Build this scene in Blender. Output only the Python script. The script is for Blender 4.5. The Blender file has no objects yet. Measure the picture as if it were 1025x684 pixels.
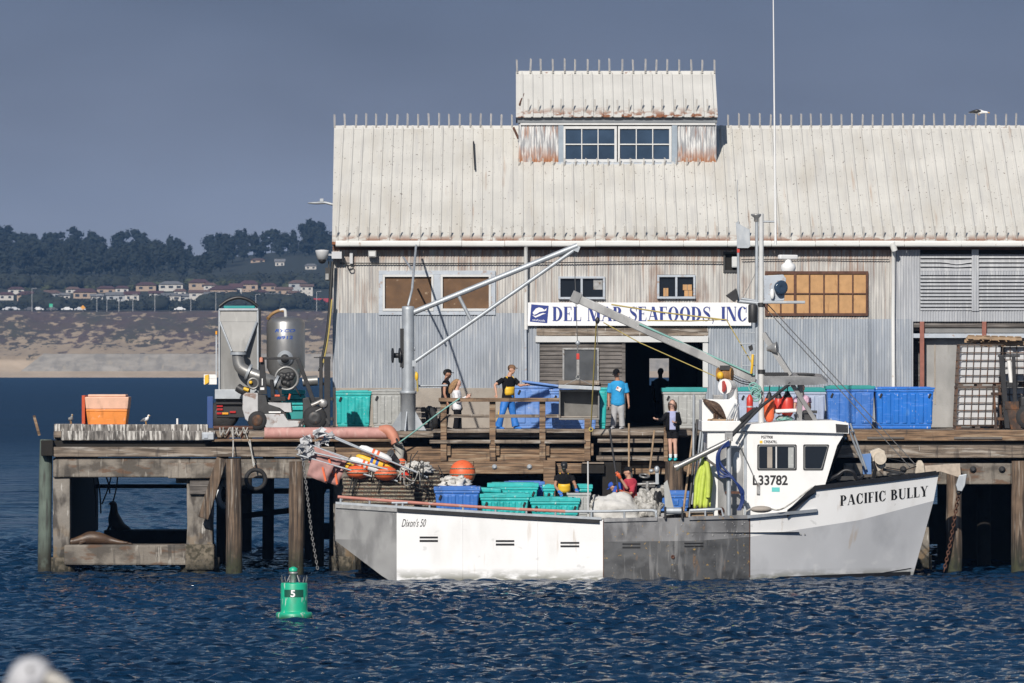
import bpy, bmesh, math, random
import numpy as np
from mathutils import Vector, Matrix, Quaternion
from mathutils.noise import noise as pnoise, fractal

# ------------------------------------------------------------------ camera, light, exposure
SC = bpy.context.scene
COL = SC.collection
F, HCAM, HORY, CX = 5850.0, 5.655, 361.5, 512.5      # focal length in photo pixels, eye height, horizon row
def X(px, y): return (px - CX) * y / F
def Z(py, y): return HCAM - (py - HORY) * y / F
def P(px, py, y): return Vector((X(px, y), y, Z(py, y)))

cam = bpy.data.cameras.new('camera')
cam.sensor_width = 36.0
cam.lens = 36.0 * F / 1025.0
cam.shift_y = (HORY - 342.0) / 1025.0
cam.clip_start, cam.clip_end = 0.5, 30000
cam.dof.use_dof = True
cam.dof.focus_distance = 154.0
cam.dof.aperture_fstop = 8.0
camo = bpy.data.objects.new('camera', cam)
camo.location = (0, 0, HCAM); camo.rotation_euler = (math.radians(90), 0, 0)
COL.objects.link(camo); SC.camera = camo

SUN = Vector((0.27, 1.0, -0.62)).normalized()
sun = bpy.data.lights.new('sun', 'SUN')
sun.energy = 4.1; sun.angle = math.radians(0.53); sun.color = (1.0, 0.94, 0.86)
suno = bpy.data.objects.new('sun', sun)
suno.rotation_euler = SUN.to_track_quat('-Z', 'Y').to_euler()
suno.location = (-60, 60, 120)
COL.objects.link(suno)

world = bpy.data.worlds.new('World'); SC.world = world; world.use_nodes = True
nt = world.node_tree; nt.nodes.clear()
def wn(t, **k):
    n = nt.nodes.new(t)
    for a, v in k.items(): setattr(n, a, v)
    return n
sky = wn('ShaderNodeTexSky', sky_type='NISHITA', sun_disc=False)
sky.sun_elevation = math.asin(-SUN.z); sky.sun_rotation = math.atan2(-SUN.x, -SUN.y)
sky.air_density = 1.0; sky.dust_density = 0.6; sky.ozone_density = 2.0
hs = wn('ShaderNodeHueSaturation'); hs.inputs['Saturation'].default_value = 1.15; hs.inputs['Value'].default_value = 1.0
nt.links.new(sky.outputs[0], hs.inputs['Color'])
bg1 = wn('ShaderNodeBackground'); bg1.inputs[1].default_value = 0.055
nt.links.new(hs.outputs[0], bg1.inputs[0])
# the far bank of sea fog that stands all round the low sky
tc = wn('ShaderNodeTexCoord'); sx = wn('ShaderNodeSeparateXYZ'); nt.links.new(tc.outputs['Generated'], sx.inputs[0])
rmp = wn('ShaderNodeValToRGB'); nt.links.new(sx.outputs['Z'], rmp.inputs[0])
cr = rmp.color_ramp
cr.elements[0].position = 0.0; cr.elements[0].color = (0.240, 0.264, 0.328, 1)
cr.elements[1].position = 0.065; cr.elements[1].color = (0.116, 0.147, 0.216, 1)
e = cr.elements.new(0.022); e.color = (0.212, 0.240, 0.314, 1)
e = cr.elements.new(0.042); e.color = (0.165, 0.192, 0.262, 1)
nz = wn('ShaderNodeTexNoise'); nz.inputs['Scale'].default_value = 10; nz.inputs['Detail'].default_value = 3
mp = wn('ShaderNodeMapping'); mp.inputs['Scale'].default_value = (1, 1, 3)
nt.links.new(tc.outputs['Generated'], mp.inputs[0]); nt.links.new(mp.outputs[0], nz.inputs['Vector'])
mr = wn('ShaderNodeMapRange'); mr.inputs[1].default_value = .3; mr.inputs[2].default_value = .7; mr.inputs[3].default_value = .82; mr.inputs[4].default_value = 1.12
nt.links.new(nz.outputs[0], mr.inputs[0])
bg2 = wn('ShaderNodeBackground'); nt.links.new(rmp.outputs[0], bg2.inputs[0]); nt.links.new(mr.outputs[0], bg2.inputs[1])
fm = wn('ShaderNodeMapRange'); fm.interpolation_type = 'SMOOTHSTEP'
fm.inputs[1].default_value = 0.06; fm.inputs[2].default_value = 0.24; nt.links.new(sx.outputs['Z'], fm.inputs[0])
mx = wn('ShaderNodeMixShader'); nt.links.new(fm.outputs[0], mx.inputs[0]); nt.links.new(bg2.outputs[0], mx.inputs[1]); nt.links.new(bg1.outputs[0], mx.inputs[2])
wo = wn('ShaderNodeOutputWorld'); nt.links.new(mx.outputs[0], wo.inputs[0])

vs = SC.view_settings
SC.display_settings.display_device = 'sRGB'
vs.view_transform = 'Standard'; vs.look = 'None'; vs.exposure = 0.17; vs.gamma = 1.0; vs.use_curve_mapping = False
SC.cycles.max_bounces = 6; SC.cycles.diffuse_bounces = 3; SC.cycles.glossy_bounces = 3
SC.cycles.transmission_bounces = 4; SC.cycles.volume_bounces = 0; SC.cycles.transparent_max_bounces = 8
SC.cycles.caustics_reflective = False; SC.cycles.caustics_refractive = False

# ------------------------------------------------------------------ materials
def M(name, col, rough=.6, metal=0.0, var=.12, vs=2.0, stains=(), bump=0.0, bs=30.0, spec=None, alpha=None):
    """Principled material with world-space colour variation and a list of stains
    (colour, (sx,sy,sz) noise scale, low, high, strength[, (z0, z1) zone where it fades in])."""
    if name.startswith('bin_'): stains = list(stains) + [(tuple(c * .45 for c in col), (5, 5, 1.5), .56, .70, .55), ((.60, .60, .58), (20, 20, 9), .665, .70, .7), (tuple(min(1, c * 1.2 + .10) for c in col), (3, 3, 26), .60, .66, .5)]
    if name.endswith(('cloth', 'tshirt', 'trousers', 'waders')): bump, bs = .9, 11.0
    m = bpy.data.materials.new(name); m.use_nodes = True
    t = m.node_tree; b = t.nodes['Principled BSDF']; L = t.links.new
    b.inputs['Roughness'].default_value = rough; b.inputs['Metallic'].default_value = metal
    if spec is not None: b.inputs['Specular IOR Level'].default_value = spec
    g = t.nodes.new('ShaderNodeNewGeometry'); pos = g.outputs['Position']
    def noi(sc, det=4.0):
        mp = t.nodes.new('ShaderNodeMapping'); mp.inputs['Scale'].default_value = sc if isinstance(sc, tuple) else (sc,) * 3
        L(pos, mp.inputs[0])
        n = t.nodes.new('ShaderNodeTexNoise'); n.inputs['Scale'].default_value = 1; n.inputs['Detail'].default_value = det
        L(mp.outputs[0], n.inputs['Vector']); return n.outputs[0]
    def rng(src, a, bb, c=0., d=1.):
        n = t.nodes.new('ShaderNodeMapRange'); n.inputs[1].default_value = a; n.inputs[2].default_value = bb
        n.inputs[3].default_value = c; n.inputs[4].default_value = d; L(src, n.inputs[0]); return n.outputs[0]
    cur = None
    if var:
        n = rng(noi(vs), .3, .7, 1 - var, 1 + var)
        mx = t.nodes.new('ShaderNodeVectorMath'); mx.operation = 'SCALE'
        mx.inputs[0].default_value = col[:3]; L(n, mx.inputs['Scale']); cur = mx.outputs[0]
    for s in stains:
        c, sc, lo, hi, st = s[:5]
        f = rng(noi(sc, 6.0), lo, hi, 0, st)
        if len(s) > 5:
            sp = t.nodes.new('ShaderNodeSeparateXYZ'); L(pos, sp.inputs[0])
            zz = rng(sp.outputs[2], s[5][0], s[5][1])
            mu = t.nodes.new('ShaderNodeMath'); mu.operation = 'MULTIPLY'; L(f, mu.inputs[0]); L(zz, mu.inputs[1]); f = mu.outputs[0]
        mx = t.nodes.new('ShaderNodeMix'); mx.data_type = 'RGBA'
        L(f, mx.inputs[0])
        if cur is None: mx.inputs[6].default_value = (*col[:3], 1)
        else: L(cur, mx.inputs[6])
        mx.inputs[7].default_value = (*c, 1); cur = mx.outputs[2]
    if cur is None: b.inputs['Base Color'].default_value = (*col[:3], 1)
    else: L(cur, b.inputs['Base Color'])
    if bump:
        bn = t.nodes.new('ShaderNodeBump'); bn.inputs['Strength'].default_value = bump; bn.inputs['Distance'].default_value = .02
        L(noi(bs), bn.inputs['Height']); L(bn.outputs[0], b.inputs['Normal'])
    return m
RUST = (.24, .085, .03); DK = (.03, .026, .022); BIRD = (.62, .60, .56)
mt = {}
mt['roof'] = M('roof_paint', (.60, .585, .54), .6, 0, .08, .8, [((.43, .385, .31), (1.6, .3, .3), .50, .75, .45), ((.10, .07, .05), (16, 9, 9), .66, .70, .9), ((.36, .21, .12), (7, .35, .35), .66, .76, .5), ((.50, .49, .465), (7, .5, .5), .54, .66, .6),
      (RUST, (2.2, 3, 3), .42, .50, .97, (9.22, 9.02))])
mt['cap'] = M('ridge_paint', (.63, .62, .585), .5, 0, .06, 2, [(RUST, (5, 5, 5), .64, .70, .8)])
mt['cup_roof'] = M('cupola_roof_paint', (.585, .575, .54), .6, 0, .07, 1, [((.10, .07, .05), (22, 22, 22), .70, .74, .9), (RUST, (3.2, 4, 4), .46, .56, .95, (12.98, 12.72))])
mt['rusty'] = M('rusty_cladding', (.51, .495, .465), .6, .0, .10, 1.5, [((.31, .30, .295), (14, 1, .8), .45, .60, .75), ((.26, .13, .07), (11, 3, .5), .54, .68, .65), ((.20, .09, .045), (1.1, 3, .6), .58, .68, .6), ((.60, .59, .56), (6, 3, .35), .58, .66, .6),
      ((.28, .13, .06), (7, 3, 2), .36, .58, .8, (8.35, 8.85)), (DK, (40, 40, 25), .68, .72, .7)])
mt['galv'] = M('galvanised_cladding', (.33, .36, .40), .5, .15, .12, 1.2, [((.50, .515, .53), (13, 1, .8), .52, .64, .7), ((.26, .29, .34), (8, 3, .7), .52, .66, .6), ((.30, .20, .13), (11, 3, .6), .68, .76, .6), ((.7, .7, .69), (30, 30, 30), .70, .73, .8)])
mt['galv2'] = M('louvre_sheet', (.40, .415, .44), .45, .15, .10, 1.2, [((.60, .61, .62), (13, 1, .8), .52, .62, .5), ((.28, .29, .32), (8, 3, .7), .55, .68, .4), ((.78, .78, .77), (26, 26, 26), .69, .72, .8)])
mt['cuprust'] = M('peeling_cladding', (.60, .60, .59), .6, 0, .12, 4, [((.24, .25, .27), (18, 5, 2.0), .44, .56, .85), ((.30, .12, .05), (14, 5, 1.5), .55, .68, .7), ((.33, .13, .05), (9, 5, 3), .36, .52, .95, (11.85, 11.42))])
mt['gutter'] = M('gutter_white', (.74, .74, .72), .4, 0, .05, 2, [((.35, .22, .13), (6, 6, 6), .66, .72, .6)])
mt['white'] = M('white_paint', (.80, .80, .79), .4, 0, .04, 2, [((.5, .47, .42), (3, 3, 1), .6, .75, .3)])
mt['frame'] = M('window_frame_paint', (.42, .46, .51), .5, 0, .1, 4, [((.3, .16, .08), (9, 9, 9), .6, .7, .6)])
mt['whiteframe'] = M('white_frame', (.58, .585, .58), .5, 0, .06, 4)
mt['glass'] = M('dark_glass', (.012, .016, .022), .05, 0, 0)
mt['bluglass'] = M('sky_glass', (.035, .06, .10), .12, 0, .3, 1.2)
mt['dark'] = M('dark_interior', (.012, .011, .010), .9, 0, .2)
mt['board'] = M('plywood_brown', (.125, .066, .030), .7, 0, .25, 3, [((.32, .24, .16), (6, 6, 6), .66, .70, .7)])
mt['boardlt'] = M('plywood_tan', (.47, .265, .115), .7, 0, .15, 4, [((.30, .15, .06), (12, 12, 3), .58, .7, .6)])
mt['rustbar'] = M('rust_bar', (.10, .045, .028), .8, 0, .3, 8)
mt['redpost'] = M('red_oxide_paint', (.26, .095, .068), .6, 0, .2, 6)
mt['conc'] = M('concrete_wall', (.34, .335, .325), .85, 0, .14, 1.0, [((.22, .22, .21), (1.5, 1.5, .6), .5, .65, .6), ((.44, .42, .38), (2, 2, .7), .58, .7, .5), ((.18, .15, .12), (9, 9, .9), .64, .74, .5)], .25, 25)
mt['stucco'] = M('stucco_tan', (.33, .295, .255), .9, 0, .12, 3, [((.25, .21, .18), (4, 4, 2), .52, .68, .6)], .4, 30)
mt['wood'] = M('grey_timber', (.225, .18, .14), .85, 0, .22, 3, [((.07, .054, .042), (1.1, 10, 20), .46, .60, .85), ((.42, .385, .34), (1.5, 9, 14), .54, .66, .7), ((.05, .04, .035), (7, 7, 1.5), .60, .70, .7), (BIRD, (16, 16, 2.2), .66, .74, .7)], .5, 40)
mt['woodbr'] = M('brown_timber', (.235, .150, .090), .85, 0, .22, 3, [((.065, .042, .028), (1.1, 10, 22), .46, .60, .85), ((.40, .31, .215), (1.0, 9, 12), .54, .66, .7), ((.05, .038, .03), (7, 7, 1.4), .60, .70, .7)], .5, 40)
mt['wooddk'] = M('lap_siding_timber', (.15, .135, .125), .85, 0, .25, 3, [((.045, .04, .035), (.8, 10, 24), .46, .62, .8), ((.28, .26, .24), (1.0, 9, 20), .58, .72, .6)], .5, 40)
mt['kerb'] = M('bird_stained_beam', (.20, .185, .17), .9, 0, .25, 3, [((.055, .05, .046), (14, 14, 3), .48, .60, .8), (BIRD, (17, 17, 2.4), .52, .62, .9)], .5, 40)
mt['pcap'] = M('stained_concrete', (.22, .195, .165), .9, 0, .2, 1.4, [((.075, .065, .055), (1.3, 1.3, 2.4), .46, .58, .85), ((.13, .07, .04), (2, 2, 6), .54, .64, .75), ((.05, .045, .04), (9, 9, .9), .56, .68, .7), ((.45, .42, .37), (9, 9, 2), .60, .72, .6)], .6, 18)
mt['pile'] = M('timber_pile', (.155, .108, .074), .9, 0, .25, 3, [((.04, .03, .024), (13, 13, .8), .44, .58, .9), ((.38, .34, .29), (15, 15, .9), .57, .68, .7), ((.018, .020, .014), (6, 6, 5), .2, .45, 1.0, (1.1, .25)), ((.055, .06, .03), (8, 8, 6), .40, .6, .7, (.75, .2))], .6, 40)
mt['pilegr'] = M('green_pile', (.115, .145, .122), .9, 0, .2, 3, [((.05, .05, .045), (12, 12, 1.2), .50, .64, .8), ((.03, .028, .02), (6, 6, 5), .2, .5, .95, (1.0, .3))], .5, 40)
mt['colm'] = M('concrete_column', (.22, .20, .175), .9, 0, .2, 2, [((.06, .052, .046), (4, 4, 1.4), .46, .58, .9), (BIRD, (9, 9, 2), .64, .74, .7), ((.028, .026, .018), (5, 5, 6), .2, .5, .97, (.85, .3)), ((.20, .14, .08), (4, 4, 4), .5, .62, .7, (1.5, .6))], .7, 16)
mt['barn'] = M('barnacle_concrete', (.165, .14, .105), .95, 0, .3, 8, [((.05, .045, .03), (9, 9, 9), .48, .6, .9), ((.02, .02, .014), (6, 6, 5), .2, .5, .95, (.45, .1))], 1.0, 25)
mt['tar'] = M('dark_timber_shade', (.014, .012, .010), .9, 0, .3, 3)  # dark timber under the deck, and the shade filled in behind it
mt['black'] = M('black_paint', (.018, .018, .02), .45, 0, .25, 6)
mt['rubber'] = M('rubber', (.02, .02, .021), .8, 0, .25, 8)
mt['hopper'] = M('hopper_steel', (.23, .23, .225), .55, .25, .12, 2, [((.15, .15, .145), (3, 3, .8), .50, .66, .6), ((.34, .34, .33), (8, 8, 1), .58, .70, .5)])
mt['steel'] = M('stainless_steel', (.25, .25, .245), .42, .5, .10, 3, [((.30, .29, .27), (4, 4, 1.5), .55, .7, .4)])
mt['galvpole'] = M('galvanised_pole', (.40, .43, .46), .5, .35, .12, 4, [((.55, .57, .58), (7, 7, 2), .55, .68, .5)])
mt['alu'] = M('bare_aluminium', (.36, .36, .355), .42, .4, .12, 1.5, [((.22, .22, .22), (2.2, 2, .8), .46, .60, .75), ((.48, .48, .48), (5, 5, 1.5), .60, .72, .5)])
mt['plate'] = M('worn_hull_plate', (.125, .127, .13), .45, .3, .25, 1.5, [((.055, .056, .058), (1.5, 1.5, 1.8), .46, .60, .85), ((.25, .25, .25), (7, 7, .8), .56, .68, .7), ((.40, .40, .40), (7, 7, 5), .68, .74, .7, (.9, .2)), ((.24, .14, .07), (5, 5, 1.1), .64, .72, .8), ((.40, .27, .10), (8, 8, 8), .665, .70, .9)])
mt['platelt'] = M('worn_strake_plate', (.27, .27, .275), .45, .3, .2, 1.5, [((.12, .12, .125), (2, 2, 1.2), .48, .62, .8), ((.38, .38, .38), (7, 7, .9), .58, .68, .7), ((.30, .19, .1), (6, 6, 2), .66, .74, .7), ((.42, .29, .11), (8, 8, 8), .665, .70, .9)])
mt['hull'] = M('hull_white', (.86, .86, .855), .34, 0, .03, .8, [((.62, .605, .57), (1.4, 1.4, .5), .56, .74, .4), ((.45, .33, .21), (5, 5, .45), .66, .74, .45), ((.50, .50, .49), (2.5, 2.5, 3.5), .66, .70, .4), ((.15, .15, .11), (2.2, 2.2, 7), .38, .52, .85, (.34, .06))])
mt['hullshade'] = M('hull_white_shaded', (.50, .51, .53), .38, 0, .06, .9, [((.36, .37, .39), (1.1, 1.1, .7), .46, .64, .7), ((.40, .30, .2), (4, 4, .5), .66, .73, .4), ((.15, .15, .11), (2.2, 2.2, 7), .38, .52, .85, (.30, .05)), ((.66, .66, .66), (2.5, 2.5, 3), .56, .70, .7, (.9, .2))])  # white bow's lower strake: shade put into the colour, paler towards the water
mt['antifoul'] = M('black_boot_stripe', (.014, .014, .016), .5, 0, .2)
mt['blue'] = M('bin_blue', (.04, .16, .50), .5, 0, .10, 3, [((.20, .30, .55), (3, 3, 3), .56, .7, .5)])
mt['bluepale'] = M('bin_pale_blue', (.12, .25, .58), .55, 0, .10, 3, [((.30, .39, .62), (3, 3, 2), .55, .7, .5)])
mt['bluebr'] = M('bin_bright_blue', (.012, .15, .55), .45, 0, .08, 3, [((.10, .26, .58), (5, 5, 2), .64, .72, .5)])
mt['blugrey'] = M('bin_lilac_grey', (.36, .42, .54), .55, 0, .08, 3)
mt['teal'] = M('bin_teal', (.018, .42, .41), .5, 0, .10, 3, [((.14, .50, .49), (3, 3, 3), .56, .7, .5)])
mt['tealdk'] = M('lid_teal', (.018, .27, .265), .5, 0, .12, 3)
mt['greybin'] = M('bin_grey', (.36, .37, .36), .6, 0, .08, 3, [((.25, .25, .24), (4, 4, 1), .56, .7, .4)])
mt['orange'] = M('bin_orange', (.80, .27, .055), .5, 0, .07, 3)
mt['peach'] = M('bin_lid_peach', (.74, .44, .31), .55, 0, .08, 4)
mt['redor'] = M('bin_red_orange', (.72, .13, .05), .5, 0, .08, 4)
mt['buoyor'] = M('float_orange', (.78, .14, .045), .5, 0, .08, 6, [((.40, .09, .04), (9, 9, 9), .56, .7, .5)])
mt['buoyred'] = M('float_red', (.56, .045, .03), .42, 0, .08, 6)
mt['yellow'] = M('yellow', (.76, .46, .03), .5, 0, .08, 6)
mt['hiviz'] = M('hi_vis_yellow', (.50, .60, .10), .6, 0, .12, 8)
mt['sign'] = M('sign_white', (.82, .82, .82), .35, 0, .02, 2, [((.6, .55, .48), (6, 6, 1.2), .66, .75, .35)])
mt['ink'] = M('sign_blue_ink', (.014, .035, .21), .5, 0, 0)
mt['inkbk'] = M('black_ink', (.012, .012, .013), .5, 0, 0)
mt['inkblue'] = M('tank_blue_ink', (.02, .09, .42), .5, 0, 0)
mt['green'] = M('buoy_green', (.012, .40, .23), .42, 0, .07, 4, [((.05, .26, .15), (5, 5, 2), .55, .7, .5), (BIRD, (12, 12, 2.5), .60, .66, .8), ((.03, .05, .03), (9, 9, 9), .3, .5, .9, (.16, .05))])
mt['greendk'] = M('buoy_dark_green', (.008, .085, .055), .5, 0, .1)
mt['pink'] = M('faded_pink', (.50, .265, .235), .75, 0, .12, 5, [((.60, .40, .35), (9, 9, 3), .55, .68, .6), ((.30, .14, .12), (9, 9, 4), .58, .7, .5)])
mt['pinkrail'] = M('rail_pink', (.48, .20, .155), .6, 0, .1, 5, [((.42, .42, .42), (4, 6, 6), .6, .66, .8)])
mt['salmon'] = M('salmon_plastic', (.52, .215, .14), .6, 0, .1, 5)
mt['flag'] = M('flag_pink', (.40, .22, .20), .8, 0, .10, 6)
mt['netw'] = M('net_white', (.58, .565, .53), .9, 0, .2, 12, [((.34, .33, .30), (9, 9, 9), .52, .66, .7)], .3, 24)
mt['netg'] = M('net_grey', (.42, .41, .385), .9, 0, .25, 12, [((.12, .115, .10), (8, 8, 8), .5, .6, .7)], .3, 24)
mt['rope'] = M('rope_yellow', (.42, .33, .10), .8, 0, .1)
mt['ropebr'] = M('rope_brown', (.30, .265, .20), .85, 0, .3, 30, [((.04, .035, .03), (30, 30, 30), .5, .56, .8)])
mt['ropegr'] = M('rope_green', (.20, .40, .36), .8, 0, .15)
mt['wire'] = M('steel_wire', (.22, .22, .22), .5, .6, 0)
mt['wiredk'] = M('black_cable', (.02, .02, .02), .6, 0, 0)
mt['bluehose'] = M('hose_blue', (.014, .035, .15), .5, 0, .1)
mt['spike'] = M('spike_zinc', (.37, .355, .33), .55, .3, .15, 8)
mt['chrome'] = M('machine_grey', (.33, .33, .325), .45, .5, .2, 8, [((.14, .09, .05), (12, 12, 12), .58, .68, .7)])
mt['taillight'] = M('tail_light_red', (.42, .02, .02), .3, 0, 0)
mt['amber'] = M('amber', (.75, .33, .02), .4, 0, 0)
mt['ibc'] = M('tank_plastic_white', (.52, .53, .545), .45, 0, .06, 3, [((.45, .44, .42), (4, 4, 2), .56, .7, .5)])
mt['cage'] = M('rusty_cage', (.13, .105, .09), .7, .3, .35, 9, [((.17, .07, .03), (9, 9, 9), .5, .62, .8)])
mt['pallet'] = M('pallet_wood', (.34, .235, .145), .85, 0, .2, 5, [((.17, .12, .08), (4, 12, 12), .5, .66, .6)])
mt['fldark'] = M('forklift_charcoal', (.035, .035, .036), .5, .1, .25, 5, [((.12, .06, .03), (9, 9, 9), .66, .72, .6)])
mt['flrust'] = M('forklift_rust', (.055, .035, .026), .7, .2, .4, 6, [((.17, .07, .025), (7, 7, 4), .5, .64, .8)])
mt['flgrey'] = M('forklift_grey', (.47, .47, .475), .5, 0, .08, 4, [((.19, .09, .05), (6, 6, 6), .58, .66, .85), ((.30, .30, .30), (3, 3, 3), .5, .65, .5)])
mt['skin'] = M('skin', (.52, .29, .20), .55, 0, .06, 8)
mt['skindk'] = M('skin_tanned', (.40, .205, .13), .55, 0, .06, 8)
mt['skinlt'] = M('skin_light', (.60, .36, .27), .55, 0, .05, 8)
mt['blackcl'] = M('black_cloth', (.010, .010, .012), .9, 0, .3, 9, spec=.15)
mt['tarp'] = M('tarp_pale', (.54, .53, .505), .7, 0, .1, 3, [((.36, .35, .33), (4, 4, 4), .52, .66, .6)], .15, 14)
mt['beakpale'] = M('pale_beak', (.42, .40, .36), .6, 0, .1)
mt['navy'] = M('navy_cloth', (.020, .024, .040), .85, 0, .2, 9)
mt['cyan'] = M('cyan_tshirt', (.02, .29, .60), .8, 0, .08, 9)
mt['paleblue'] = M('lilac_top', (.36, .38, .58), .8, 0, .08, 9)
mt['whitecl'] = M('white_cloth', (.76, .76, .77), .8, 0, .05, 9)
mt['greypant'] = M('grey_trousers', (.42, .42, .43), .8, 0, .1, 9)
mt['bluecl'] = M('blue_waders', (.025, .17, .55), .6, 0, .1, 9)
mt['royal'] = M('royal_blue_cloth', (.02, .08, .42), .8, 0, .1, 9)
mt['crimson'] = M('crimson_cloth', (.42, .035, .06), .8, 0, .12, 9)
mt['pinkcl'] = M('pink_cloth', (.70, .46, .58), .8, 0, .08, 9)
mt['hairbr'] = M('brown_hair', (.075, .042, .024), .7, 0, .3, 30)
mt['hairbl'] = M('fair_hair', (.30, .175, .085), .7, 0, .3, 30)
mt['hairdk'] = M('dark_hair', (.018, .014, .012), .7, 0, .3, 30)
mt['turq'] = M('turquoise_shoe', (.02, .50, .55), .6, 0, 0)
mt['seal'] = M('sea_lion_brown', (.075, .045, .028), .45, 0, .3, 4, [((.22, .14, .08), (5, 5, 5), .55, .7, .7)])
mt['sealdk'] = M('sea_lion_dark', (.030, .022, .017), .4, 0, .3, 4)  # near-black, so the silhouette under the wharf is put into the colour
mt['feath'] = M('white_feather', (.76, .76, .75), .8, 0, .05, 20)
mt['feathnear'] = M('feather_near', (.46, .46, .475), .8, 0, .12, 25, [((.26, .26, .28), (18, 18, 30), .5, .62, .6)])  # white plumage greyed, with shading mottled into the colour
mt['feathg'] = M('grey_feather', (.17, .18, .20), .8, 0, .15, 20)
mt['feathd'] = M('mottled_feather', (.30, .29, .275), .8, 0, .3, 30)
mt['beak'] = M('yellow_beak', (.78, .40, .04), .5, 0, 0)
mt['pelican'] = M('brown_feather', (.085, .050, .032), .8, 0, .35, 18, [((.20, .14, .09), (16, 16, 16), .56, .68, .7)])

# ------------------------------------------------------------------ object helpers
ORG = {}
def thing(name, label, cat, loc=(0, 0, 0), group=None, rz=0.0):
    o = bpy.data.objects.new(name, None); COL.objects.link(o)
    o.location = loc; o.rotation_euler = (0, 0, rz); o.empty_display_size = .2
    o['label'] = label; o['category'] = cat
    if group: o['group'] = group
    ORG[o.name] = Vector(loc); return o
def tag(o, label, cat, group=None, kind=None):
    o['label'] = label; o['category'] = cat
    if group: o['group'] = group
    if kind: o['kind'] = kind
    return o
def copy_tree(o, parent=None):
    c = o.copy(); COL.objects.link(c)
    if parent is not None: c.parent = parent
    ORG[c.name] = ORG.get(o.name, Vector((0, 0, 0))).copy()
    for ch in [q for q in o.children]: copy_tree(ch, c)
    return c

def catmull(pts, n=6):
    pts = [tuple(p) for p in pts]
    if len(pts) < 3: return pts
    out = []; a = np.array(pts, float)
    for i in range(len(a) - 1):
        p0 = a[max(i - 1, 0)]; p1 = a[i]; p2 = a[i + 1]; p3 = a[min(i + 2, len(a) - 1)]
        for k in range(n):
            t = k / n
            out.append(.5 * ((2 * p1) + (-p0 + p2) * t + (2 * p0 - 5 * p1 + 4 * p2 - p3) * t * t + (-p0 + 3 * p1 - 3 * p2 + p3) * t ** 3))
    out.append(a[-1]); return out

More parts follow.
